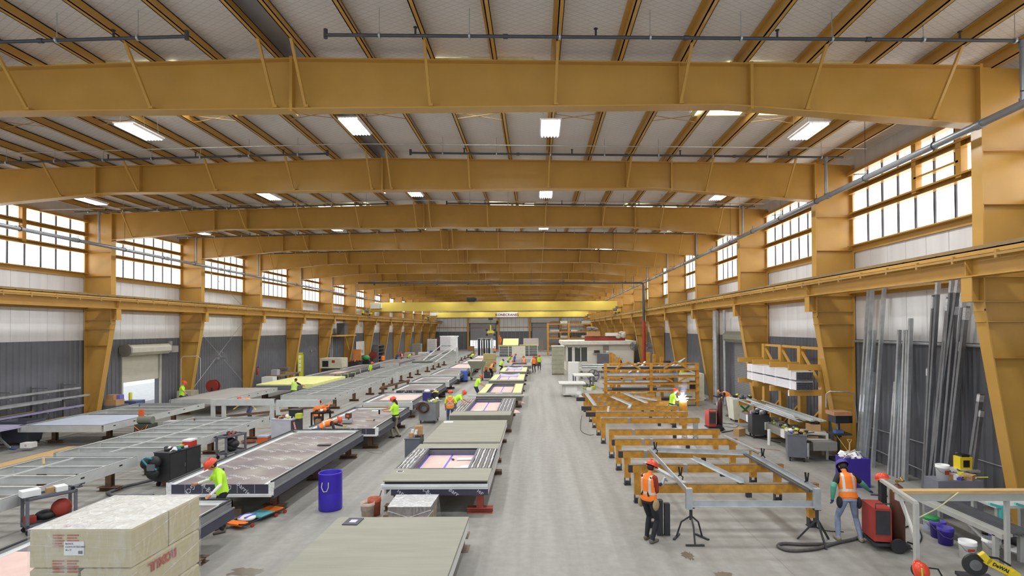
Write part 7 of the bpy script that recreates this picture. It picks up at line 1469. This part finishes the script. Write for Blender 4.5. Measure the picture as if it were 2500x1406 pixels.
t = thing('yellow_lantern', 'yellow and black work lamp on a stand by the right wall', 'work lamp', (11.2, 14.6, -.1)); MB().box(-.16, .16, -.12, .12, 1.1, 1.42).build('lamp_body', SY, t); MB().box(-.08, .08, -.13, -.12, 1.16, 1.34).box(-.1, .1, -.1, .1, 1.42, 1.48).build('lamp_face', BLACK, t); MB().box(-.3, .3, -.2, .2, 1.04, 1.1).build('stand_top', ALB, t)
for x in (-.26, .26): MB().box(x-.03, x+.03, -.03, .03, .1, 1.04).build('stand_leg', ALB, t)
heap('offcut_scrap', 'tangle of offcuts and cords on the floor under the aqua bench', 'scrap', 10.55, 12.35, 0, (.5, .4), 40, [BLACK, DARKST, BROWNW, BTAPE, WOOD], (.1, .3), 29, .3); sheet('white sheet of paper on the floor at the right edge', *pos(2490, 1345), .003, .4, .3, .3)
# violet tub with shovel behind the grinder man
x, y = 9.45, 16.6; t = thing('violet_tub', 'violet tub lined with white film behind the man with green sleeves', 'tub', (x, y, 0)); MB().box(-.35, .35, -.3, .3, 0, .85).build('tub_body', VIO, t); q = MB()
for i in range(14): q.cb((random.uniform(-.3, .3), random.uniform(-.25, .25), .86+random.uniform(0, .08)), (.22, .16, .01), 0, random.uniform(0, 3), random.uniform(-.9, .9), random.uniform(-.9, .9))
q.build('film_liner', WHITE, t); t = thing('shovel', 'wood-handled shovel standing in the violet tub', 'shovel', (x-.12, y, .3)); MB().cyl((0, 0, 0), (.04, 0, .95), .017).build('shaft', WOOD, t); MB().tube([(.04, 0, .95), (-.03, 0, 1.06), (.11, 0, 1.06), (.04, 0, .95)], .012, 6).build('grip', WOOD, t)
# grinder in hand
t = thing('angle_grinder', 'grey grinder held by the man with green sleeves', 'grinder', tuple(aty(2140, 1207, 12.7)), -.3); MB().cyl((-.12, 0, 0), (.12, 0, 0), .032).build('grinder_body', GREY, t); MB().cyl((.15, 0, -.03), (.15, 0, .0), .07, n=16).build('disc_guard', DARKST, t)
t = thing('hand_clip', 'small grey metal part in the hands of the braced worker', 'part', tuple(aty(1618, 1178, 12.8)), .5); MB().bar((-.02, 0, -.06), (.05, 0, .1), .06, .04).bar((.05, 0, .1), (.13, 0, .02), .06, .03).build('bracket', GALV, t)
# tool carts beside the rack
x, y = 9.3, 19.9; box_cart('grey tool cart heaped with tools beside a pale table near the drill press', x, y, -.35, .6, .95, .92, GREY); heap('tool_clutter', 'heap of tools, gloves and bottles on the grey tool cart by the pale table', 'tools', x, y, .95, (.3, .45), 40, [BLACK, WHITE, LIMEP, CARD, DARKST, BTAPE], (.07, .2), 33)
t = thing('grease_gun', 'silver grease gun hung on the corner of the grey tool cart', 'grease gun', (x+.15, y-.6, .15)); MB().cyl((0, 0, .08), (0, 0, .55), .04).cyl((0, 0, 0), (0, 0, .08), .015).build('barrel', GALV, t); MB().box(-.04, .1, -.02, .02, .55, .62).build('lever', BLACK, t)
x, y = 10.15, 20.3; t = thing('pale_table', 'pale metal table with cartons beside the grey tool cart', 'table', (x, y, 0), -.3); MB().box(-.4, .4, -.42, .42, .86, .92).box(-.38, .38, -.4, .4, .3, .34).box(-.38, .38, -.4, .4, .55, .58).build('table_top', ALB, t)
for sx in (-1, 1):
    for sy in (-1, 1): MB().box(sx*.36-.04, sx*.36+.04, sy*.38-.04, sy*.38+.04, 0, .86).build('leg', ALB, t)
solid('carton', 'brown carton with a dark disc on top of the pale table', 'carton', CARD, (x+.05, y+.15, .92), (.45, .36, .24), -.3); q = MB(); q.ell((x+.12, y+.18, 1.2), (.2, .17, .05), 14, 6); tag(q.build('black_disc', BLACK), 'black rounded disc resting on the carton of the pale table', 'disc'); solid('carton', 'brown carton on the shelf of the pale table', 'carton', CARD, (x-.1, y-.15, .58), (.3, .26, .22), -.3)
x, y = 9.6, 23.9; box_cart('black-fronted tool cart with bagged helmets by the rack', x, y, -.15, .75, .8, .98, mat('black_front_cart', (60, 60, 62), .45, .2, .1)); heap('tool_clutter', 'bagged helmets and tools on the black-fronted tool cart', 'tools', x, y, 1.01, (.34, .36), 34, [BLACK, WHITE, RED, CARD, GREY, mat('crumpled_film', (206, 208, 212))], (.08, .28), 35); solid('carton_flap', 'open brown carton flap leaning on the black-fronted cart', 'carton', CARD, (x-.75, y+.3, 0), (.45, .3, .32), .6)
x, y = 10.35, 28.0; t = thing('trash_bin', 'pale bin with a green taped cross full of scrap', 'bin', (x, y, 0)); PB = mat('pale_bin', (206, 206, 186), .5, 0, .08); q = MB(); q.add([(-.5, -.4, .12), (.5, -.4, .12), (.5, .4, .12), (-.5, .4, .12), (-.6, -.5, 1.15), (.6, -.5, 1.15), (.6, .5, 1.15), (-.6, .5, 1.15)], [(0, 3, 2, 1), (0, 1, 5, 4), (1, 2, 6, 5), (2, 3, 7, 6), (3, 0, 4, 7), (4, 5, 6, 7)]); q.build('bin_body', PB, t); GT = mat('green_tape', (40, 120, 56), .5)
MB().bar((-.2, -.47, .85), (.25, -.44, .45), .01, .09).bar((.22, -.47, .85), (-.15, -.44, .45), .01, .09).build('tape_cross', GT, t); wheelset(t, .4, .35, .06); heap('scrap_pieces', 'white scrap pieces heaped in the bin with the green cross', 'scrap', x, y, 1.15, (.5, .4), 30, [WHITE, GREY, BLACK], (.1, .3), 37)
t = thing('drill_press', 'tan and black pillar drill press before the second right column', 'drill press', (10.75, 19.75, 0)); MB().box(-.3, .3, -.25, .25, 0, .08).build('press_base', DARKST, t); MB().cyl((.05, .1, .08), (.05, .1, 1.7), .05).build('pillar', DARKST, t); MB().box(-.32, .32, -.3, .2, .92, .98).bar((.05, .1, .8), (.05, .1, 1.0), .16, .16).build('table', DARKST, t)
MB().box(-.25, .22, -.3, .22, 1.35, 1.62).build('press_head', BLACK, t); MB().box(-.32, .3, -.34, .26, 1.62, 1.75).build('belt_cover', mat('tan_belt_cover', (176, 128, 92), .5), t); MB().cyl((-.08, -.1, 1.1), (-.08, -.1, 1.36), .035).build('chuck', STEEL, t); MB().box(-.2, .08, -.2, .0, .98, 1.08).build('vice', mat('blue_vice', (80, 110, 160), .5), t); MB().box(.2, .45, -.1, .15, 1.32, 1.6).build('motor', BLACK, t)
tag(MB().tube([(10.75, 20.55, 1.75), (10.75, 20.55, 2.25), (10.85, 20.5, 2.35), (11.5, 20.4, 2.35), (11.7, 20.4, 2.25), (11.8, 20.4, 1.2)], .025, 8).build('conduit_arch', GALV), 'pale conduit arch over the drill press', 'conduit'); tag(MB().tube([(10.6, 19.6, .9), (10.8, 19.3, .45), (11.2, 19.3, .35), (11.6, 19.6, .6)], .014, 6).build('yellow_hose', mat('hose_yellow', (206, 186, 80), .6)), 'yellow air hose sagging by the drill press', 'hose')
tag(MB().cyl((9.35, 22.3, 0), (9.35, 22.3, .62), .06, n=14).build('white_tube', WHITE), 'short white plastic tube standing before the wrapped profile stack', 'tube'); heap('small_fittings', 'small white fittings scattered on the wrapped profile stack', 'fittings', 10.05, 22.3, .7, (.28, 2.2), 46, [WHITE, BLACK, GALV, LIMEP], (.05, .16), 41)
# pale machine group left of the bar rack
PM = mat('dusty_white_machine', (206, 206, 200), .6, 0, .15, 6)
x, y = pos(1388, 968); t = thing('panel_saw', 'dusty white table saw machine beside the far trestles', 'machine', (x+.3, y+.5, 0)); MB().box(-.7, .7, -.6, .8, .1, .85).build('machine_cabinet', PM, t); MB().box(-.95, .9, -.8, 1.2, .85, .92).build('table', PM, t); MB().box(-.5, .3, -.62, -.6, .2, .7).build('access_door', WHITE, t); MB().box(-.5, .5, -.5, .5, 0, .1).build('plinth', DARKST, t)
x, y = pos(1420, 948); t = thing('work_table', 'white topped work table behind the dusty table saw', 'table', (x+.2, y+.4, 0)); MB().box(-.8, .8, -.6, 2.0, .95, 1.02).build('table_top', PM, t)
for sx in (-.7, .7):
    for yy in (-.5, 1.9): MB().box(sx-.05, sx+.05, yy-.05, yy+.05, 0, .95).build('leg', GREY, t)
x, y = pos(1395, 930); solid('white_cabinet', 'white upright cabinet at the office corner', 'cabinet', WHITE, (x+.2, y+.4, 0), (.9, .7, 1.7)); t = thing('tube_saw', 'long grey conveyor with rollers and tubes in front of the office', 'conveyor', (5.4, 52, 0)); MB().box(-1.4, 2.8, -.4, .4, .75, 1.0).build('conveyor_bed', PM, t)
for xx in (-1.2, .8, 2.6): MB().box(xx-.08, xx+.08, -.35, .35, 0, .75).build('leg', GREY, t)
for yy, zz, r in ((-.2, 1.1, .1), (.1, 1.1, .08), (.0, 1.28, .08)): MB().cyl((-1.2, yy, zz), (3.2, yy, zz), r).build('tube', GALV, t)
heap('clutter_pile', 'clutter of boxes and reels left of the bar rack', 'clutter', 3.9, 43.5, 0, (.5, 1.5), 26, [DARKST, GREY, LIMEP, WHITE, BTAPE], (.2, .6), 43); spray('white spray bottle standing on the seventh trestle', 3.15, 24.48, 1.03+.0)
heap('pallet_clutter', 'dusty white pallet load before the table saw', 'pallet load', 3.0, 38.2, 0, (.7, .6), 24, [PM, WHITE, BROWNW], (.2, .5), 45); heap('foil_rolls', 'dark foil rolls and scrap at the foot of the riser columns', 'scrap', 10.2, 47, 0, (.6, 1.6), 40, [BLACK, DARKST, mat('crumpled_film', (206, 208, 212)), GREY], (.3, .9), 47)
